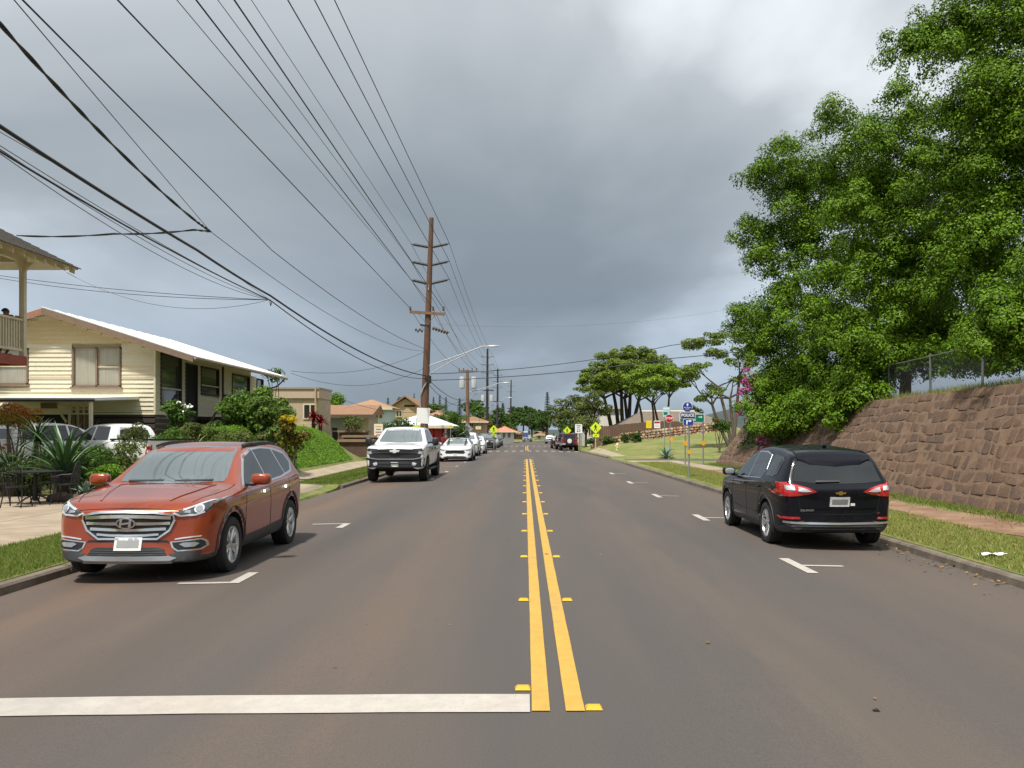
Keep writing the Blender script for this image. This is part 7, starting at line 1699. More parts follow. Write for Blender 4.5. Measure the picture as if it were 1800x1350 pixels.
blades('verge_grass', 'tufted grass along the foot of the stone wall', lambda: (8.95 + abs(rng.normal(0, .22)) * rng.choice([-1, 1]), 9 + 33 * U() ** 1.3), 22000, .075, L_BLADE, .006)
# fallen leaves and litter on the right gutter
P = np.array([(kerb_r(y_) - abs(rng.normal(0, .22)), y_, rs(5.5, y_) + .012) for y_ in U(8, 15, 170)] + [(kerb_r(y_) + U(.2, 3), y_, zg(8, y_) + .03) for y_ in U(9, 20, 220)] + [(x_, y_, rs(x_, y_) + .010) for x_, y_ in zip(U(-5.4, 5.4, 14), U(5.0, 14, 14))])
o = link('fallen_leaves', leaf_mesh('fallen_leaves', P, unit(np.array([0, 0, 1.]) + rng.normal(size=(len(P), 3)) * .25), U(.03, .08, len(P)), .5), leafmat('dead_leaves', (.12, .06, .025), (.34, .22, .10), .1)); tag(o, 'dead leaves scattered in the right gutter', 'leaves', kind='stuff')

# ---------------- spreading trees (umbrella crowns) beyond the lawn
def umbrella(label, base, stems, pads, leaf, sub, per, m=L_POD, bark=M_BARKD, group='spreading trees beyond the lawn', r=.22, sub_r=.5):
    base = Vector(base); t = thing('spreading_tree', base, label, 'tree', group); b = MB(); lobes = []; cs = []
    for (px, py, Y, rx, rz_) in pads:
        c_ = Wp(px, py, Y); lobes.append((tuple(c_), (rx * 1.15 * Y / F, rx * 1.1 * Y / F, rz_ * 1.35 * Y / F))); cs.append(c_)
    for k, (px0, py0, px1, py1, Y) in enumerate(stems):
        a = Wp(px0, py0, Y); e_ = Wp(px1, py1, Y); a.z = min(a.z, zg(a.x, a.y)); pth = branch(b, a, e_, r, r * .6, .12)
        for c_ in sorted(cs, key=lambda q: (q - e_).length)[:4]: 
            m2 = branch(b, e_, e_ + (c_ - e_) * .6 , r * .5, r * .25, .18); branch(b, m2[-1], c_ + Vector((0, 0, .1)), r * .25, .04, .2)
            branch(b, m2[-1], c_ + Vector((rnd.uniform(-1, 1), rnd.uniform(-1, 1), .1)), r * .22, .03, .2)
    part(t, 'trunk', b, bark, 50, world=True)
    P, Nn = crown(lobes, sub, per, sub_r, leaf, up=.7, flat=.6, lower=-.35, fill=.12, jitter=.4); leafobj(t, 'crown', P, Nn, leaf * U(.7, 1.3, len(P)), m, .55)
    return t
YA = 108.0
umbrella('largest spreading tree with many dark stems beyond the lawn', (hx(1095, YA), YA, zg(hx(1095, YA), YA)), [(1088, 775, 1078, 690, YA), (1096, 775, 1092, 685, YA), (1102, 775, 1108, 680, YA), (1110, 775, 1126, 692, YA), (1080, 775, 1062, 700, YA), (1106, 775, 1098, 700, YA)],
    [(1110, 624, YA, 34, 10), (1080, 632, YA, 30, 10), (1145, 634, YA, 26, 9), (1060, 652, YA, 30, 10), (1100, 646, YA - 3, 34, 10), (1040, 668, YA, 28, 10), (1080, 668, YA - 4, 34, 11), (1120, 662, YA - 2, 30, 11), (1160, 652, YA, 24, 9), (1065, 684, YA - 3, 28, 9), (1030, 684, YA, 18, 7), (1100, 684, YA, 28, 9), (1170, 665, YA, 18, 7), (1140, 680, YA, 20, 8)], .26, 6.5, 120, L_POD, r=.30, sub_r=.62)
YB = 92.0
umbrella('brighter spreading tree with slender stems in front of the largest one', (hx(1155, YB), YB, zg(hx(1155, YB), YB)), [(1163, 765, 1150, 712, YB), (1165, 765, 1176, 700, YB), (1130, 765, 1122, 705, YB), (1148, 765, 1146, 708, YB)],
    [(1150, 652, YB, 30, 9), (1180, 660, YB, 26, 9), (1120, 664, YB, 26, 9), (1155, 672, YB - 2, 30, 9), (1192, 676, YB, 20, 8), (1110, 684, YB, 14, 7), (1130, 692, YB - 1, 18, 6), (1170, 686, YB, 20, 8), (1205, 664, YB, 16, 8)], .22, 7.5, 120, L_BRIGHT if False else leafmat('fresh_pod_leaves', (.09, .16, .014), (.23, .33, .035), .28), r=.16, sub_r=.52)
YC = 66.0
umbrella('open-branched tree with a pale trunk just past the end of the stone wall', (hx(1288, YC), YC, zg(hx(1288, YC), YC)), [(1292, 760, 1283, 700, YC), (1286, 740, 1262, 680, YC), (1288, 730, 1300, 660, YC), (1284, 735, 1252, 712, YC)],
    [(1215, 608, YC, 22, 9), (1245, 600, YC, 26, 10), (1285, 596, YC, 30, 12), (1225, 650, YC, 24, 10), (1250, 688, YC, 20, 10), (1300, 640, YC, 26, 12), (1320, 620, YC, 26, 12), (1265, 625, YC, 20, 8), (1240, 700, YC, 12, 6), (1290, 668, YC, 18, 8), (1208, 664, YC, 16, 9), (1330, 680, YC, 20, 9)], .17, 10, 110, L_POD, M_BARK, r=.16, sub_r=.40)

# ---------------- round street trees and background trees
def roundtree(name, label, px, py_c, Y, rx, rz_, m, leaf, trunk_px=None, n_l=7, sub=2.6, per=80, sub_r=.55, group='background trees', bark=M_BARKD):
    sub *= 1.9; leaf *= .82
    X = hx(px, Y); base = Vector((X, Y, zg(X, Y) - .1)); t = thing(name, base, label, 'tree', group); c0 = Wp(px, py_c, Y); rx_, rz2 = rx * Y / F, rz_ * Y / F
    b = MB(); b.tube([base, base + (c0 - base) * .5, c0], [.035 * rx_ + .1, .03 * rx_ + .08, .05], 8); lobes = []
    for k in range(n_l):
        a = 2 * math.pi * k / n_l + rnd.uniform(-.3, .3); d = rnd.uniform(.35, .6); c_ = c0 + Vector((math.cos(a) * rx_ * d, math.sin(a) * rx_ * d, rnd.uniform(-.45, .45) * rz2)); q = rnd.uniform(.42, .58)
        lobes.append((tuple(c_), (rx_ * q, rx_ * q, rz2 * q * 1.1))); branch(b, base + (c0 - base) * rnd.uniform(.4, .7), c_, .05 + .01 * rx_, .03)
    lobes.append((tuple(c0 + Vector((0, 0, rz2 * .45))), (rx_ * .5, rx_ * .5, rz2 * .5)))
    part(t, 'trunk', b, bark, 50, world=True); P, Nn = crown(lobes, sub, per, sub_r, leaf, up=.5, flat=.75, lower=-.7, jitter=.4); leafobj(t, 'crown', P, Nn, leaf * U(.7, 1.3, len(P)), m, .55); return t
S_ = 'street_tree'; GS = 'street trees on the right beyond the signs'
roundtree(S_, 'grey-green street tree right above the maroon off-roader', 1012, 722, 112, 34, 32, L_OLIVE, .32, group=GS, sub=2.2)
roundtree(S_, 'darker street tree over the white hall', 1045, 715, 104, 30, 30, L_OLIVE, .30, group=GS, sub=2.4)
roundtree(S_, 'street tree further back above the dark off-roader', 985, 735, 135, 26, 24, L_OLIVE, .36, group=GS, sub=1.8)
roundtree(S_, 'small street tree hanging above the speed limit sign', 1030, 745, 96, 20, 14, L_OLIVE, .26, group=GS, sub=3)
roundtree(S_, 'distant dark tree right of the road end', 960, 742, 190, 24, 22, L_DARK, .5, group=GS, sub=1.2)
roundtree(S_, 'dark shade tree behind the off-roaders', 1000, 752, 125, 22, 16, L_DARK, .34, group=GS, sub=2)
BT = 'background_tree'
for (lab, px, py, Y, rx, rz_, m, lf) in [
    ('wide dark tree left of the far road end', 905, 740, 230, 26, 18, L_DARK, .55), ('dark tree behind the slim poles', 875, 735, 200, 24, 20, L_DARK, .5), ('mid-green tree between the transformer pole and third pole', 845, 730, 165, 24, 20, L_MID, .42),
    ('dark tree closing the far end of the road', 935, 745, 260, 24, 16, L_DARK, .6), ('deep green tree beside the brown two-storey house', 790, 738, 100, 22, 20, L_MID, .30), ('autumn-tinted tree by the dark third pole', 852, 748, 140, 12, 14, L_YEL if False else leafmat('russet_leaves', (.12, .08, .01), (.28, .17, .02), .3), .34),
    ('low spreading tree behind the white-roofed shop', 770, 742, 84, 18, 12, L_DARK, .26), ('small bright tree top over the brown-roofed shop', 591, 703, 90, 12, 12, L_BRIGHT, .24), ('dark hedge-like tree at far left of the pines', 712, 708, 140, 16, 8, L_DARK, .36),
    ('mid-green trees behind the tan gabled house', 758, 720, 150, 22, 8, L_MID, .4), ('mid-green tree at right of the transformer pole', 830, 715, 210, 26, 14, L_DARK, .5), ('far dark tree mass over the moving car', 920, 728, 320, 30, 14, L_DARK, .7), ('low dark tree behind the salmon shop', 890, 752, 215, 20, 10, L_MID, .5), ('far tree right of the thin wooden pole', 948, 735, 300, 26, 16, L_DARK, .7), ('background tree behind the long brown roof', 1216, 722, 130, 14, 7, L_DARK, .34)]:
    roundtree(BT, lab, px, py, Y, rx, rz_, m, lf, sub=1.3 if Y > 150 else 2.2, per=70)
def pine(label, px, py_t, py_b, Y, w_):
    X = hx(px, Y); z0, z1 = hz(py_b, Y), hz(py_t, Y); base = Vector((X, Y, zg(X, Y))); t = thing('norfolk_pine', base, label, 'tree', 'tall pines on the skyline'); b = MB().tube([base, (X, Y, z1)], [.3, .04], 7); PP, NN = [], []; wr = w_ * Y / F
    nt_ = 16
    for k in range(nt_):
        q = k / nt_; z = z0 + (z1 - z0) * q; r_ = wr * (1 - q) ** .8 + .12
        for j in range(9):
            a = 2 * math.pi * j / 9 + k; b.tube([(X, Y, z), (X + math.cos(a) * r_, Y + math.sin(a) * r_, z + .15 * r_)], [.06, .02], 4, cap=False)
            n_ = 26; u_ = rng.random(n_) ** .6; p = np.stack([X + np.cos(a) * r_ * u_, Y + np.sin(a) * r_ * u_, z + .15 * r_ * u_], 1) + rng.normal(0, .10 * wr, (n_, 3)); PP.append(p); NN.append(unit(rng.normal(size=(n_, 3)) + np.array([0, 0, .8])))
    part(t, 'trunk', b, M_BARKD, 50, world=True); P = np.vstack(PP); leafobj(t, 'crown', P, np.vstack(NN), U(.25, .5, len(P)) * wr * .35, L_PINE, .4)
for k, (px, py, w_, lab) in enumerate([(762, 697, 5, 'first small pine right of the tall pole'), (773, 693, 5, 'second small pine right of the tall pole'), (784, 697, 5, 'third small pine right of the tall pole'), (808, 699, 6, 'pine just left of the transformer pole'), (884, 708, 6, 'pine between the fourth and fifth poles'), (728, 690, 4, 'slim pine left of the tall pole'), (682, 698, 5, 'pine tip above the pale blue house')]): pine(lab, px, py, 738, 260, w_)
pine('lone tall pine right of the road end', 962, 688, 735, 230, 7)

# ---------------- shrubs
def shrub(name, label, c, rad, m, leaf, sub=10, per=60, sub_r=.22, group=None, aspect=.5, n_l=5, cat='shrub', up=.5, ret=False):
    c = Vector(c); rad = Vector(rad); base = Vector((c.x, c.y, min(zg(c.x, c.y), c.z - rad.z * .5))); t = thing(name, base, label, cat, group); b = MB(); lobes = []
    for k in range(n_l):
        a = 2 * math.pi * k / n_l + rnd.uniform(-.3, .3); q = c + Vector((math.cos(a) * rad.x * .5, math.sin(a) * rad.y * .5, rnd.uniform(-.45, .4) * rad.z)); lobes.append((tuple(q), tuple(rad * rnd.uniform(.5, .66)))); branch(b, base, q, .025 + .02 * rad.z, .012)
    lobes.append((tuple(c), tuple(rad * .62))); lobes.append((tuple(c - Vector((0, 0, rad.z * .5))), tuple(rad * .7)))
    sub *= 1.6; part(t, 'stem', b, M_BARK, 50, world=True); P, Nn = crown(lobes, sub, per, sub_r, leaf, up=up, flat=.8, lower=-.8); leafobj(t, 'foliage', P, Nn, leaf * U(.6, 1.35, len(P)), m, aspect); return t
def shr(name, label, px, py, Y, rx, rz_, m, leaf, **k): return shrub(name, label, Wp(px, py, Y), (rx * Y / F, rx * Y / F * .8, rz_ * Y / F), m, leaf, **k)
shr('large_shrub', 'largest bright green shrub in front of the cream house porch', 445, 728, 31.0, 58, 56, leafmat('shrub_leaves', (.05, .11, .016), (.16, .26, .04), .3), .13, sub=18, per=90, sub_r=.26, n_l=8)
shr('large_shrub', 'fresh green shrub beside the large one, nearer the road', 478, 742, 30.0, 38, 46, leafmat('fresh_leaves', (.06, .12, .02), (.17, .24, .05), .3), .13, sub=20, per=80, sub_r=.2)
shr('leafy_bush', 'low dark bush under the large green shrub', 400, 760, 31, 40, 24, L_DARK, .12, sub=18, per=70)
CRO = shr('croton', 'yellow-topped croton shrub beside the orange SUV roof', 512, 766, 28.6, 27, 36, leafmat('croton_green', (.06, .07, .015), (.22, .17, .03), .25), .14, sub=22, per=60, sub_r=.18, aspect=.4)
P, Nn = crown([(tuple(Wp(516, 744, 28.2)), (.42, .35, .24)), (tuple(Wp(506, 740, 28.2)), (.25, .25, .18))], 40, 50, .12, .1); leafobj(CRO, 'golden_crest', P, Nn, .13 * U(.6, 1.3, len(P)), L_YEL, .4)
t = shr('plumeria', 'white-flowering bush by the cream house corner', 312, 728, 30.5, 24, 26, L_MID, .14, sub=18, per=45, sub_r=.2)
P, Nn = crown([(tuple(Wp(312, 722, 30.3)), (.45, .4, .40))], 36, 9, .14, .1, lower=-.2, fill=0); leafobj(t, 'flowers', P, Nn, .11 * U(.7, 1.2, len(P)), L_WHITE, .9, kind='stuff')
for (lab, px, py, Y, rx, rz_, m) in [('spiky yellow-green plant below the white flowers', 340, 758, 29, 26, 20, L_OLIVE), ('low green plant behind the orange SUV roof', 375, 765, 29.5, 24, 16, L_MID), ('variegated plant left of the dark skirt boards', 240, 765, 27, 28, 20, L_OLIVE), ('rounded brown-green bush behind the pots', 220, 804, 22.5, 40, 34, L_OLIVE), ('pale green bush beside the pickup in the yard', 175, 800, 22.8, 26, 26, L_MID), ('low leafy bush over the clay pot', 185, 832, 20.6, 26, 16, L_BRIGHT), ('dark undergrowth beside the iron table', 130, 830, 21.5, 34, 34, L_DARK), ('dark foliage behind the iron table', 40, 826, 21.6, 70, 46, L_DARK), ('dense dark shrub left of the yard pickup', 120, 800, 23.5, 46, 36, L_DARK), ('tangled green undergrowth behind the rosette', 165, 822, 21.8, 40, 34, L_MID), ('leafy plants filling the bed beside the house stairs', 300, 772, 28.0, 34, 18, L_MID), ('bushy green plants at the foot of the large shrub', 420, 776, 29.0, 46, 18, L_OLIVE), ('small bush at the foot of the shop terrace', 620, 742, 54, 20, 17, L_OLIVE), ('dark rounded hedge in front of the white-roofed shop', 706, 748, 54, 32, 15, L_DARK), ('dark bush right of the oval sign', 808, 760, 60, 18, 22, L_DARK), ('bush behind the diamond sign back', 800, 735, 70, 20, 18, L_MID)]:
    shr('garden_bush', lab, px, py, Y, rx, rz_, m, .10 if Y < 40 else .14, sub=22 if Y < 40 else 12, per=60, sub_r=.16 if Y < 40 else .25, aspect=.35, group='garden bushes on the left')
shr('orange_shrub', 'feathery orange-tipped shrub at the left edge', 25, 722, 25.5, 48, 16, L_ORNG, .10, sub=20, per=60, sub_r=.16, aspect=.25); shr('golden_shrub', 'golden feathery shrub under the orange-tipped one', 20, 738, 25.0, 46, 12, leafmat('golden_leaves', (.22, .16, .02), (.40, .28, .05), .3), .10, sub=20, per=60, sub_r=.16, aspect=.25)
shr('bare_branch_tree', 'thin dark shrub at the far end of the cream house', 480, 660, 46, 22, 16, L_DARK, .16, sub=5, per=14, sub_r=.2)
for (lab, px, py, Y, rx, rz_, m) in [('larger clipped shrub on the lawn', 1118, 766, 78, 13, 12, L_DARK), ('smaller clipped shrub left of the larger one', 1098, 769, 79, 7, 8, L_DARK), ('low hedge behind the nearest pedestrian sign', 1068, 774, 82, 14, 7, L_DARK), ('red-tipped shrub at the wall end', 1265, 748, 62, 20, 12, L_MID), ('low hedge between the pedestrian sign and speed sign', 1040, 776, 86, 12, 6, L_DARK)]:
    shr('lawn_shrub', lab, px, py, Y, rx, rz_, m, .14, sub=16, per=60, sub_r=.2, group='shrubs on the right-hand lawn')
t = thing('red_shrub_tips', Wp(1268, 740, 62), 'reddish new growth on top of the wall-end shrub', 'shrub'); P, Nn = crown([(tuple(Wp(1268, 741, 61.9)), (.75, .5, .2))], 20, 40, .14, .1); leafobj(t, 'foliage', P, Nn, .12 * U(.6, 1.3, len(P)), leafmat('reddish_leaves', (.12, .05, .02), (.25, .10, .04), .2), .5)
# vine and bougainvillea over the wall end
t = thing('wall_vine', Wp(1375, 740, 36.5), 'dark hanging vine with pink bougainvillea over the end of the stone wall', 'vine'); b = MB(); PP, NN = [], []
for k in range(60):
    Yv = U(33, 41); tt = U(.15, 1.05); p0 = wall_pt(Yv, 1.0, .12); n_ = 70; ln = U(.25, .75); s_ = rng.random(n_); base_t = 1.02 - ln * s_
    pts = np.array([tuple(wall_pt(Yv + rng.normal(0, .18), q, .12 + abs(rng.normal(0, .08)))) for q in base_t]); PP.append(pts); NN.append(unit(np.array([-.8, -.5, .4]) + rng.normal(size=(n_, 3)) * .5))
    b.tube([wall_pt(Yv, 1.02, .08), wall_pt(Yv + .05, 1.0 - ln * .5, .12), wall_pt(Yv, 1.0 - ln, .10)], .012, 4)
part(t, 'stem', b, M_BARKD, world=True); P = np.vstack(PP); leafobj(t, 'foliage', P, np.vstack(NN), .13 * U(.6, 1.3, len(P)), L_VINE, .6)
PP, NN = [], []
for (px, py, Y, r_) in [(1312, 652, 35.6, .18), (1308, 670, 35.6, .22), (1304, 690, 35.8, .26), (1316, 684, 35.4, .20), (1302, 712, 36, .22), (1314, 706, 35.6, .18), (1299, 728, 36.5, .15), (1336, 742, 34.2, .20), (1322, 730, 35, .18), (1328, 715, 35, .16), (1342, 762, 34, .2), (1334, 774, 34.2, .16), (1348, 776, 34.0, .15), (1324, 664, 35.2, .16), (1330, 756, 34.5, .13), (1340, 790, 34, .12)]:
    p, n_ = clump(Wp(px, py, Y), (r_, r_, r_), int(110 * r_ / .25), jitter=.7, shell=.8); PP.append(p); NN.append(n_)
P = np.vstack(PP); leafobj(t, 'flowers', P, np.vstack(NN), .10 * U(.6, 1.3, len(P)), L_PINK, .7, kind='stuff')
# ground cover over the bank
n = 90000; X = -7.9 - 5.2 * rng.random(n) ** 1.3; Yb = U(27.0, 42.5, n); keep = np.array([zg(a, c_) - rz(c_) > .30 for a, c_ in zip(X, Yb)]); X, Yb = X[keep], Yb[keep]; mask = rng.random(len(X)) < .9
hgt = np.array([  .03 + .11 * (.5 + .5 * math.sin(a * 3.1 + c_ * 1.3)) * (.5 + .5 * math.sin(a * 1.7 - c_ * 2.3)) for a, c_ in zip(X, Yb)]); P = np.stack([X, Yb, np.array([zg(a, c_) for a, c_ in zip(X, Yb)]) + hgt * rng.random(len(X)) ** .5], 1)
o = link('ground_cover', leaf_mesh('ground_cover', P, unit(np.array([.45, -.3, .9]) + rng.normal(size=P.shape) * .5), .075 * U(.6, 1.4, len(P)), .55), L_BRIGHT); tag(o, 'bright green ground cover on the bank behind the pickup', 'ground cover', kind='stuff')
# ---------------- strap-leaved rosettes: every leaf its own part
def rosette(name, label, base, n, L_, wd, m, arch=.9, z_el=(25, 85), cat='plant', trunk=0.0, fold=.25, group=None):
    base = Vector(base); t = thing(name, base, label, cat, group)
    if trunk: part(t, 'trunk', MB().tube([(0, 0, -.05), (0, 0, trunk)], [.10, .09], 9), M_BARKD, 40)
    for k in range(n):
        a = 2.399 * k + rnd.uniform(-.2, .2); el = R(z_el[0] + (z_el[1] - z_el[0]) * ((k + .5) / n)); l_ = L_ * rnd.uniform(.8, 1.1); d = Vector((math.cos(a), math.sin(a), 0)); sd = Vector((-math.sin(a), math.cos(a), 0)); b = MB(); p = Vector((0, 0, trunk)); ang = el; ns = 6
        for i in range(ns + 1):
            q = i / ns; w_ = wd * (math.sin(math.pi * min(1, q * .82 + .14)) ** .8) * (1 - q ** 6); up_ = Vector((-math.sin(ang) * d.x, -math.sin(ang) * d.y, math.cos(ang)))
            b.v += [tuple(p - sd * w_ / 2 + up_ * w_ * fold), tuple(p), tuple(p + sd * w_ / 2 + up_ * w_ * fold)]; p = p + (d * math.cos(ang) + Vector((0, 0, math.sin(ang)))) * l_ / ns; ang -= arch * 1.6 / ns * (1.2 - math.sin(el) * .5)
        for i in range(ns):
            for j in (0, 1): b.f.append((i * 3 + j, i * 3 + j + 1, i * 3 + j + 4, i * 3 + j + 3))
        link('leaf', b.mesh('leaf'), m, t, 50)
    return t
M_STRAP = mat('strap_leaf', (.040, .105, .026), .45, var=.3, scale=6); M_AGAVE = mat('agave_leaf', (.15, .24, .17), .5, var=.2, scale=6); M_CYC = mat('cycad_leaf', (.035, .07, .022), .45, var=.3, scale=6)
M_TI = mat('ti_leaf', (.20, .012, .020), .45, var=.4, scale=5)
for (dx_, dz_, lab) in ((0, 0, 'crimson-leaved ti plant at the corner of the beige block'), (.35, -.25, 'smaller crimson ti plant beside the taller one')): rosette('ti_plant', lab, Wp(551, 760, 44) + Vector((dx_, 0, 0)), 34, .55, .12, M_TI, .6, (0, 85), trunk=.72 + dz_)
rosette('birds_nest_fern', 'large rosette of broad green strap leaves behind the iron table', Vector((hx(112, 20.6), 20.6, zg(-11, 20.6) + .5)), 44, 1.5, .115, M_STRAP, .55, (20, 88))
rosette('cycad', 'dark spiky palm-like plant standing above the strap-leaf rosette', Vector((hx(66, 22.5), 22.5, zg(-12.5, 22.5))), 64, .85, .045, M_CYC, .75, (-15, 82), trunk=1.35)
rosette('cycad', 'low dark spiky plant at the left edge beside the table', Vector((hx(20, 21.5), 21.5, zg(-12.5, 21.5) + .4)), 48, 1.1, .055, M_CYC, .8)
rosette('strap_plant', 'dark strappy plant right of the rosette', Vector((hx(160, 20.4), 20.4, zg(-10.2, 20.4))), 34, .8, .045, M_CYC, .9)
rosette('succulent', 'small bluish succulent by the rock edging', Vector((hx(150, 19.9), 19.9, zg(-10, 19.9) + .12)), 16, .42, .09, M_AGAVE, .5)
rosette('agave', 'grey-green agave on the right-hand lawn behind the POLICE sign', Vector((hx(1171, 57), 57, zg(hx(1171, 57), 57))), 34, .95, .11, M_AGAVE, .45, (12, 85))
for (px, py, Y, lab) in ((237, 772, 26.5, 'spiky bromeliad left of the dark skirt boards'), (345, 768, 28.5, 'spiky bromeliad under the white flowers'), (255, 768, 27.0, 'second spiky bromeliad nearer the house corner')): rosette('bromeliad', lab, Vector((hx(px, Y), Y, zg(hx(px, Y), Y) + .15)), 20, .75, .07, mat('bromeliad_leaf', (.17, .20, .05), .5, var=.3), .8, group='bromeliads')
# ================================================================== people, furniture, pots, rocks
def body_mesh(name, joints, edges, root, sub=2):
    """skin-modifier figure: joints {name: (pos, radius)}"""
    keys = list(joints); me = bpy.data.meshes.new(name); me.from_pydata([joints[k][0] for k in keys], [(keys.index(a), keys.index(c_)) for a, c_ in edges], [])
    o = bpy.data.objects.new(name, me); COL.objects.link(o); sk_ = o.modifiers.new('k', 'SKIN'); sk_.use_smooth_shade = True
    for i, k in enumerate(keys): r_ = joints[k][1]; me.skin_vertices[0].data[i].radius = (r_, r_) if not isinstance(r_, tuple) else r_; me.skin_vertices[0].data[i].use_root = (k == root)
    s_ = o.modifiers.new('s', 'SUBSURF'); s_.levels = sub; s_.render_levels = sub; dg = bpy.context.evaluated_depsgraph_get(); dg.update(); m = bpy.data.meshes.new_from_object(o.evaluated_get(dg)); bpy.data.objects.remove(o); return m
M_SKIN = mat('skin_brown', (.24, .115, .07), .55, var=.1, scale=20); M_HAIR = mat('black_hair', (.012, .010, .009), .6, var=.3, scale=40, bump=.4)
M_SHIRT = mat('white_shirt', (.70, .70, .68), .8, var=.08, scale=10); M_SHORTS = mat('dark_shorts', (.03, .03, .04), .8); M_SHIRTR = mat('dark_red_shirt', (.16, .02, .03), .8); M_SHIRTD = mat('dark_tee', (.03, .032, .04), .85)
def person(name, loc, rotz, label, shirt, trousers, walk=.0, seat=False, lean=False):
    t = thing(name, loc, label, 'person', None, rotz); k = 1.0
    J = dict(pel=((0, 0, .95), (.15, .11)), sp=((0, .0, 1.15), (.14, .10)), ch=((0, .0, 1.36), (.165, .11)), nk=((0, 0, 1.50), .055), hd0=((0, .02, 1.58), .075), hd=((0, .02, 1.67), .095), hd2=((0, .01, 1.75), .07))
    for s, sg in (('l', 1), ('r', -1)):
        w_ = walk * sg
        J.update({'hip' + s: ((sg * .09, 0, .90), .095), 'kn' + s: ((sg * .10, .10 * max(w_, 0) + w_ * .10, .50), .062), 'an' + s: ((sg * .10, w_ * .30, .09), .042), 'to' + s: ((sg * .11, w_ * .30 + .17, .035), .035)})
        if lean: J.update({'sh' + s: ((sg * .18, 0.02, 1.42), .062), 'el' + s: ((sg * .34, .30, 1.24), .045), 'wr' + s: ((sg * .14, .40, 1.25), .033), 'ha' + s: ((sg * .04, .41, 1.25), .036)})
        else: J.update({'sh' + s: ((sg * .19, 0, 1.42), .062), 'el' + s: ((sg * .24, -w_ * .12 - .02, 1.14), .045), 'wr' + s: ((sg * .25, -w_ * .22 + .08, .90), .032), 'ha' + s: ((sg * .25, -w_ * .24 + .10, .80), .036)})
    DZ = 0.0
    if lean:                                   # half-crouched, chin over the folded arms
        DZ = .29
        for q in ('pel', 'sp', 'ch', 'nk', 'hd0', 'hd', 'hd2', 'shl', 'shr', 'hipl', 'hipr'): p_, r_ = J[q]; J[q] = ((p_[0], p_[1] + (.10 if q[:2] in ('ch', 'nk', 'hd', 'sh') else -.06), p_[2] - DZ), r_)
        for s, sg in (('l', 1), ('r', -1)): J['kn' + s] = ((sg * .16, .26, .50), .062); J['an' + s] = ((sg * .14, -.02, .09), .042); J['to' + s] = ((sg * .15, .15, .035), .035)
    fz_ = lambda p: (p[0], p[1] + (.10 if lean else 0), p[2] - DZ)
    E = [('pel', 'sp'), ('sp', 'ch'), ('ch', 'nk'), ('nk', 'hd0'), ('hd0', 'hd'), ('hd', 'hd2')]
    for s in 'lr': E += [('pel', 'hip' + s), ('hip' + s, 'kn' + s), ('kn' + s, 'an' + s), ('an' + s, 'to' + s), ('ch', 'sh' + s), ('sh' + s, 'el' + s), ('el' + s, 'wr' + s), ('wr' + s, 'ha' + s)]
    me = body_mesh('body', J, E, 'pel'); link('body', me, M_SKIN, t)
    # fingers and face
    for s, sg in (('l', 1), ('r', -1)):
        h = Vector(J['ha' + s][0])
        for f in range(4): link('finger', MB().tube([h + Vector((-.02 + .013 * f, .01, -.02)), h + Vector((-.02 + .013 * f, .03, -.06)), h + Vector((-.02 + .013 * f, .02, -.095 + .008 * abs(f - 1)))], [.009, .008, .006], 5).mesh('finger'), M_SKIN, t, 60)
        link('thumb', MB().tube([h + Vector((-sg * .03, .02, .0)), h + Vector((-sg * .05, .05, -.03))], [.010, .007], 5).mesh('thumb'), M_SKIN, t, 60)
        link('ear', MB().lathe([(0, .012), (.022, .008), (.026, 0)], 8, c=fz_((sg * .095, .01, 1.665)), axis='X').mesh('ear'), M_SKIN, t, 60)
        link('eye', MB().lathe([(0, .012), (.009, .009), (.013, 0)], 8, c=fz_((sg * .034, .106, 1.685)), axis='Y').mesh('eye'), M_HAIR, t, 60)
    link('nose', MB().tube([fz_((0, .105, 1.69)), fz_((0, .128, 1.655)), fz_((0, .11, 1.645))], [.008, .015, .010], 6).mesh('nose'), M_SKIN, t, 60)
    link('mouth', MB().box(fz_((0, .108, 1.618)), (.045, .012, .010)).mesh('mouth'), mat('lips', (.22, .07, .06), .5), t)
    hair = MB(); hair.grid(lambda u, v: fz_((.108 * math.sin(v) * math.cos(u), .005 + .118 * math.sin(v) * math.sin(u) - .012, 1.685 + .118 * math.cos(v) - .04 * max(0, math.sin(u)) * 0)), lin(0, 2 * math.pi, 16), lin(0, R(86), 7)); link('hair', hair.mesh('hair'), M_HAIR, t, 60)
    def cloth(nm, keys, ed, root, gr, m):
        JJ = {q: (J[q][0], tuple(x + gr for x in J[q][1]) if isinstance(J[q][1], tuple) else J[q][1] + gr) for q in keys}; link(nm, body_mesh(nm, JJ, ed, root), m, t)
    if shirt:
        J['nk0'] = ((0, 0, 1.455), .075); J['sll'] = (tuple(Vector(J['shl'][0]).lerp(Vector(J['ell'][0]), .75)), .052); J['slr'] = (tuple(Vector(J['shr'][0]).lerp(Vector(J['elr'][0]), .75)), .052)
        cloth('shirt', ['pel', 'sp', 'ch', 'nk0', 'shl', 'shr', 'sll', 'slr'], [('pel', 'sp'), ('sp', 'ch'), ('ch', 'nk0'), ('ch', 'shl'), ('ch', 'shr'), ('shl', 'sll'), ('shr', 'slr')], 'sp', .018, shirt)
    cloth('shorts', ['pel', 'hipl', 'hipr', 'knl', 'knr'], [('pel', 'hipl'), ('pel', 'hipr'), ('hipl', 'knl'), ('hipr', 'knr')], 'pel', .025, trousers)
    for s, sg in (('l', 1), ('r', -1)): link('shoe', MB().box(Vector(J['an' + s][0]) + Vector((0, .07, -.05)), (.09, .26, .08)).mesh('shoe'), M_TRIM, t)
    return t
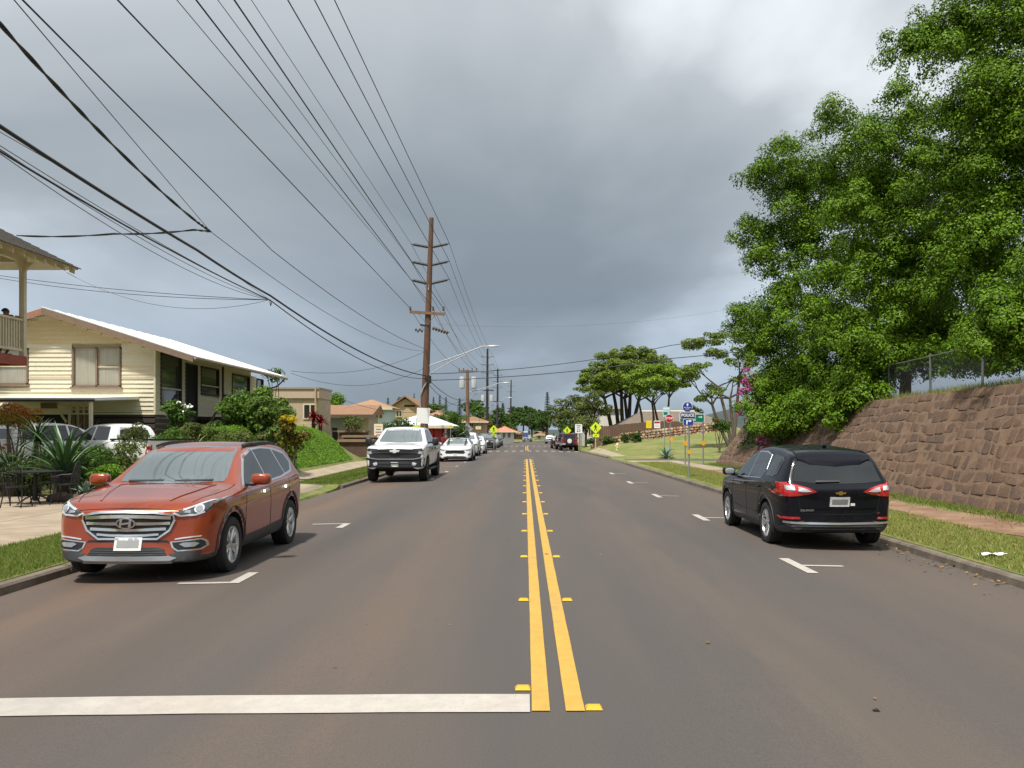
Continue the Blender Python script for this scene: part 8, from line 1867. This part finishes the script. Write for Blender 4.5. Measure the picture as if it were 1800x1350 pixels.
# man at the balcony rail, turned to the street side, forearms on the rail
zdk = zd1 - .02
o = person('person', (BX - .40, 26.16, zdk + .0), R(-100), 'bare-shouldered person with short black hair leaning on the balcony rail', None, M_SHORTS, lean=True)
o.scale = (.97, .97, .95)
person('person', (3.35, 102.5, rs(3.35, 102)), R(20), 'person in a white shirt and dark shorts walking beside the parked off-roaders', M_SHIRT, M_SHORTS, walk=.7)
Yp = 57.0; person('person', (hx(781, Yp), Yp, zg(hx(781, Yp), Yp)), R(150), 'person in a dark red top standing in front of the red-shuttered shop', M_SHIRTR, M_SHORTS, walk=.2)

# ------------------------------------------------------------------ iron table and chairs in the yard
M_IRON = mat('dark_iron', (.018, .018, .019), .5, .4)
Yt = 19.2; Xt = hx(62, Yt); zt_ = zg(Xt, Yt) + .012
t = thing('iron_table', (Xt, Yt, zt_), 'round dark iron garden table on the paved yard', 'table')
b = MB().lathe([(0, .72), (.52, .72), (.55, .715), (.55, .69), (.52, .69), (0, .705)], 28); part(t, 'tabletop', b, M_IRON, 40)
part(t, 'pedestal', MB().tube([(0, 0, .06), (0, 0, .70)], [.05, .035], 10), M_IRON, 40)
for k in range(4): a = R(45 + 90 * k); part(t, 'leg', MB().tube([(0, 0, .22), (math.cos(a) * .2, math.sin(a) * .2, .12), (math.cos(a) * .36, math.sin(a) * .36, .0)], .018, 6), M_IRON, 40)
def chair(loc, rot, label):
    t = thing('iron_chair', loc, label, 'chair', 'dark iron garden chairs', rot)
    part(t, 'seat', MB().lathe([(0, .44), (.20, .43), (.23, .44), (.23, .425), (.2, .415), (0, .425)], 18), M_IRON, 40)
    for sx_ in (-1, 1):
        part(t, 'leg', MB().tube([(sx_ * .17, .15, .42), (sx_ * .20, .19, .2), (sx_ * .22, .24, 0)], .013, 6), M_IRON, 40); part(t, 'leg', MB().tube([(sx_ * .17, -.15, .42), (sx_ * .19, -.2, .2), (sx_ * .20, -.28, 0)], .013, 6), M_IRON, 40)
        part(t, 'arm', MB().tube([(sx_ * .20, -.20, .66), (sx_ * .25, .0, .65), (sx_ * .24, .17, .60), (sx_ * .21, .17, .44)], .012, 6), M_IRON, 40)
    part(t, 'back_frame', MB().tube([(-.20, -.18, .43), (-.21, -.24, .7), (-.12, -.27, .90), (0, -.28, .94), (.12, -.27, .90), (.21, -.24, .7), (.20, -.18, .43)], .013, 6), M_IRON, 40)
    for k in range(-3, 4): part(t, 'back_bar', MB().tube([(k * .05, -.19, .43), (k * .052, -.24, .68), (k * .04, -.275, .90)], .007, 5), M_IRON, 40)
chair((Xt - .75, Yt + .1, zt_), R(-85), 'dark iron garden chair left of the round table'); chair((Xt + .72, Yt - .1, zt_), R(95), 'dark iron garden chair right of the round table'); chair((Xt - .05, Yt + .85, zt_), R(180), 'dark iron garden chair behind the round table'); chair((Xt + .05, Yt - .8, zt_), R(8), 'dark iron garden chair in front of the round table')
# pots
M_TERRA = mat('terracotta', (.26, .10, .055), .8, var=.2, scale=6); M_POTD = mat('dark_pot', (.055, .04, .032), .7, var=.2, scale=6)
def pot(px, Y, r_, h_, m, label):
    X = hx(px, Y); t = thing('plant_pot', (X, Y, zg(X, Y) + .012), label, 'plant pot', 'garden pots'); part(t, 'vessel', MB().lathe([(0, .02), (r_ * .7, 0), (r_ * .95, h_ * .8), (r_ * 1.08, h_ * .85), (r_ * 1.08, h_), (r_ * .95, h_), (r_ * .92, h_ * .9), (0, h_ * .88)], 20), m, 35); part(t, 'soil', MB().lathe([(0, h_ * .92), (r_ * .92, h_ * .91)], 16), M_DIRT)
pot(182, 20.6, .36, .42, M_TERRA, 'terracotta pot behind the orange SUV mirror'); pot(112, 20.6, .26, .6, M_POTD, 'tall dark pot under the strap-leaf rosette'); pot(20, 21.5, .28, .5, M_POTD, 'dark pot at the left edge behind the table')
# rock edging
M_ROCK = [mat('edge_rock_%d' % k, c_, .95, var=.35, scale=7, bump=.6) for k, c_ in enumerate([(.09, .06, .045), (.13, .08, .055), (.07, .05, .04)])]
ORD = 'first second third fourth fifth sixth seventh eighth ninth tenth eleventh twelfth thirteenth fourteenth fifteenth sixteenth'.split()
for k in range(16):
    px = 100 + 9 * k; Y = 19.75 + .1 * math.sin(k * 1.7); X = hx(px, Y); r_ = rnd.uniform(.13, .22); b = MB(); ph = [rnd.uniform(.75, 1.2) for _ in range(12)]
    b.grid(lambda u, v: (r_ * 1.2 * math.cos(u) * math.cos(v) * (1 + .12 * math.sin(3 * u + ph[0] * 5)), r_ * math.sin(u) * math.cos(v), r_ * .7 * math.sin(v) * (1 + .1 * math.sin(2 * u + ph[1] * 4))), lin(0, 2 * math.pi, 10), lin(-math.pi / 2, math.pi / 2, 7))
    o = link('edging_rock', b.mesh('edging_rock'), M_ROCK[k % 3], None, 60, (X, Y, zg(X, Y) + r_ * .35)); tag(o, 'rough rock edging the paved yard, %s from the left in its row' % ORD[k], 'rock', 'rocks edging the yard')
# planter boxes by the house, litter on verge
t = thing('planter_box', (hx(285, 28.6), 28.6, zg(hx(285, 28.6), 28.6)), 'terracotta-coloured planter box below the cream house stairs', 'planter'); part(t, 'box', MB().bx(-.45, .45, -.2, .2, 0, .45), M_TERRA); part(t, 'rim', MB().bx(-.49, .49, -.24, .24, .452, .50), M_TERRA)
b = MB().grid(lambda u, v: (u * .16, v * .07, .02 + .02 * math.sin(u * 5) * math.cos(v * 4)), lin(-1, 1, 8), lin(-1, 1, 5)); g_ = Gp(1745, 980); o = link('litter_scrap', b.mesh('litter_scrap'), M_SWHITE, None, 60, (g_.x, g_.y, g_.z + .03)); tag(o, 'crumpled white scrap of litter on the right verge', 'litter')
b = MB().grid(lambda u, v: (u * .022, v * .018, .006 + .004 * math.sin(u * 5)), lin(-1, 1, 4), lin(-1, 1, 4)); o = link('litter_scrap', b.mesh('litter_scrap'), M_SBLK, None, 60, ((1540 - CX) * 5.41 / F, 5.41, rs(2.2, 5.41) + .004)); tag(o, 'tiny black scrap lying on the near right road surface', 'litter')
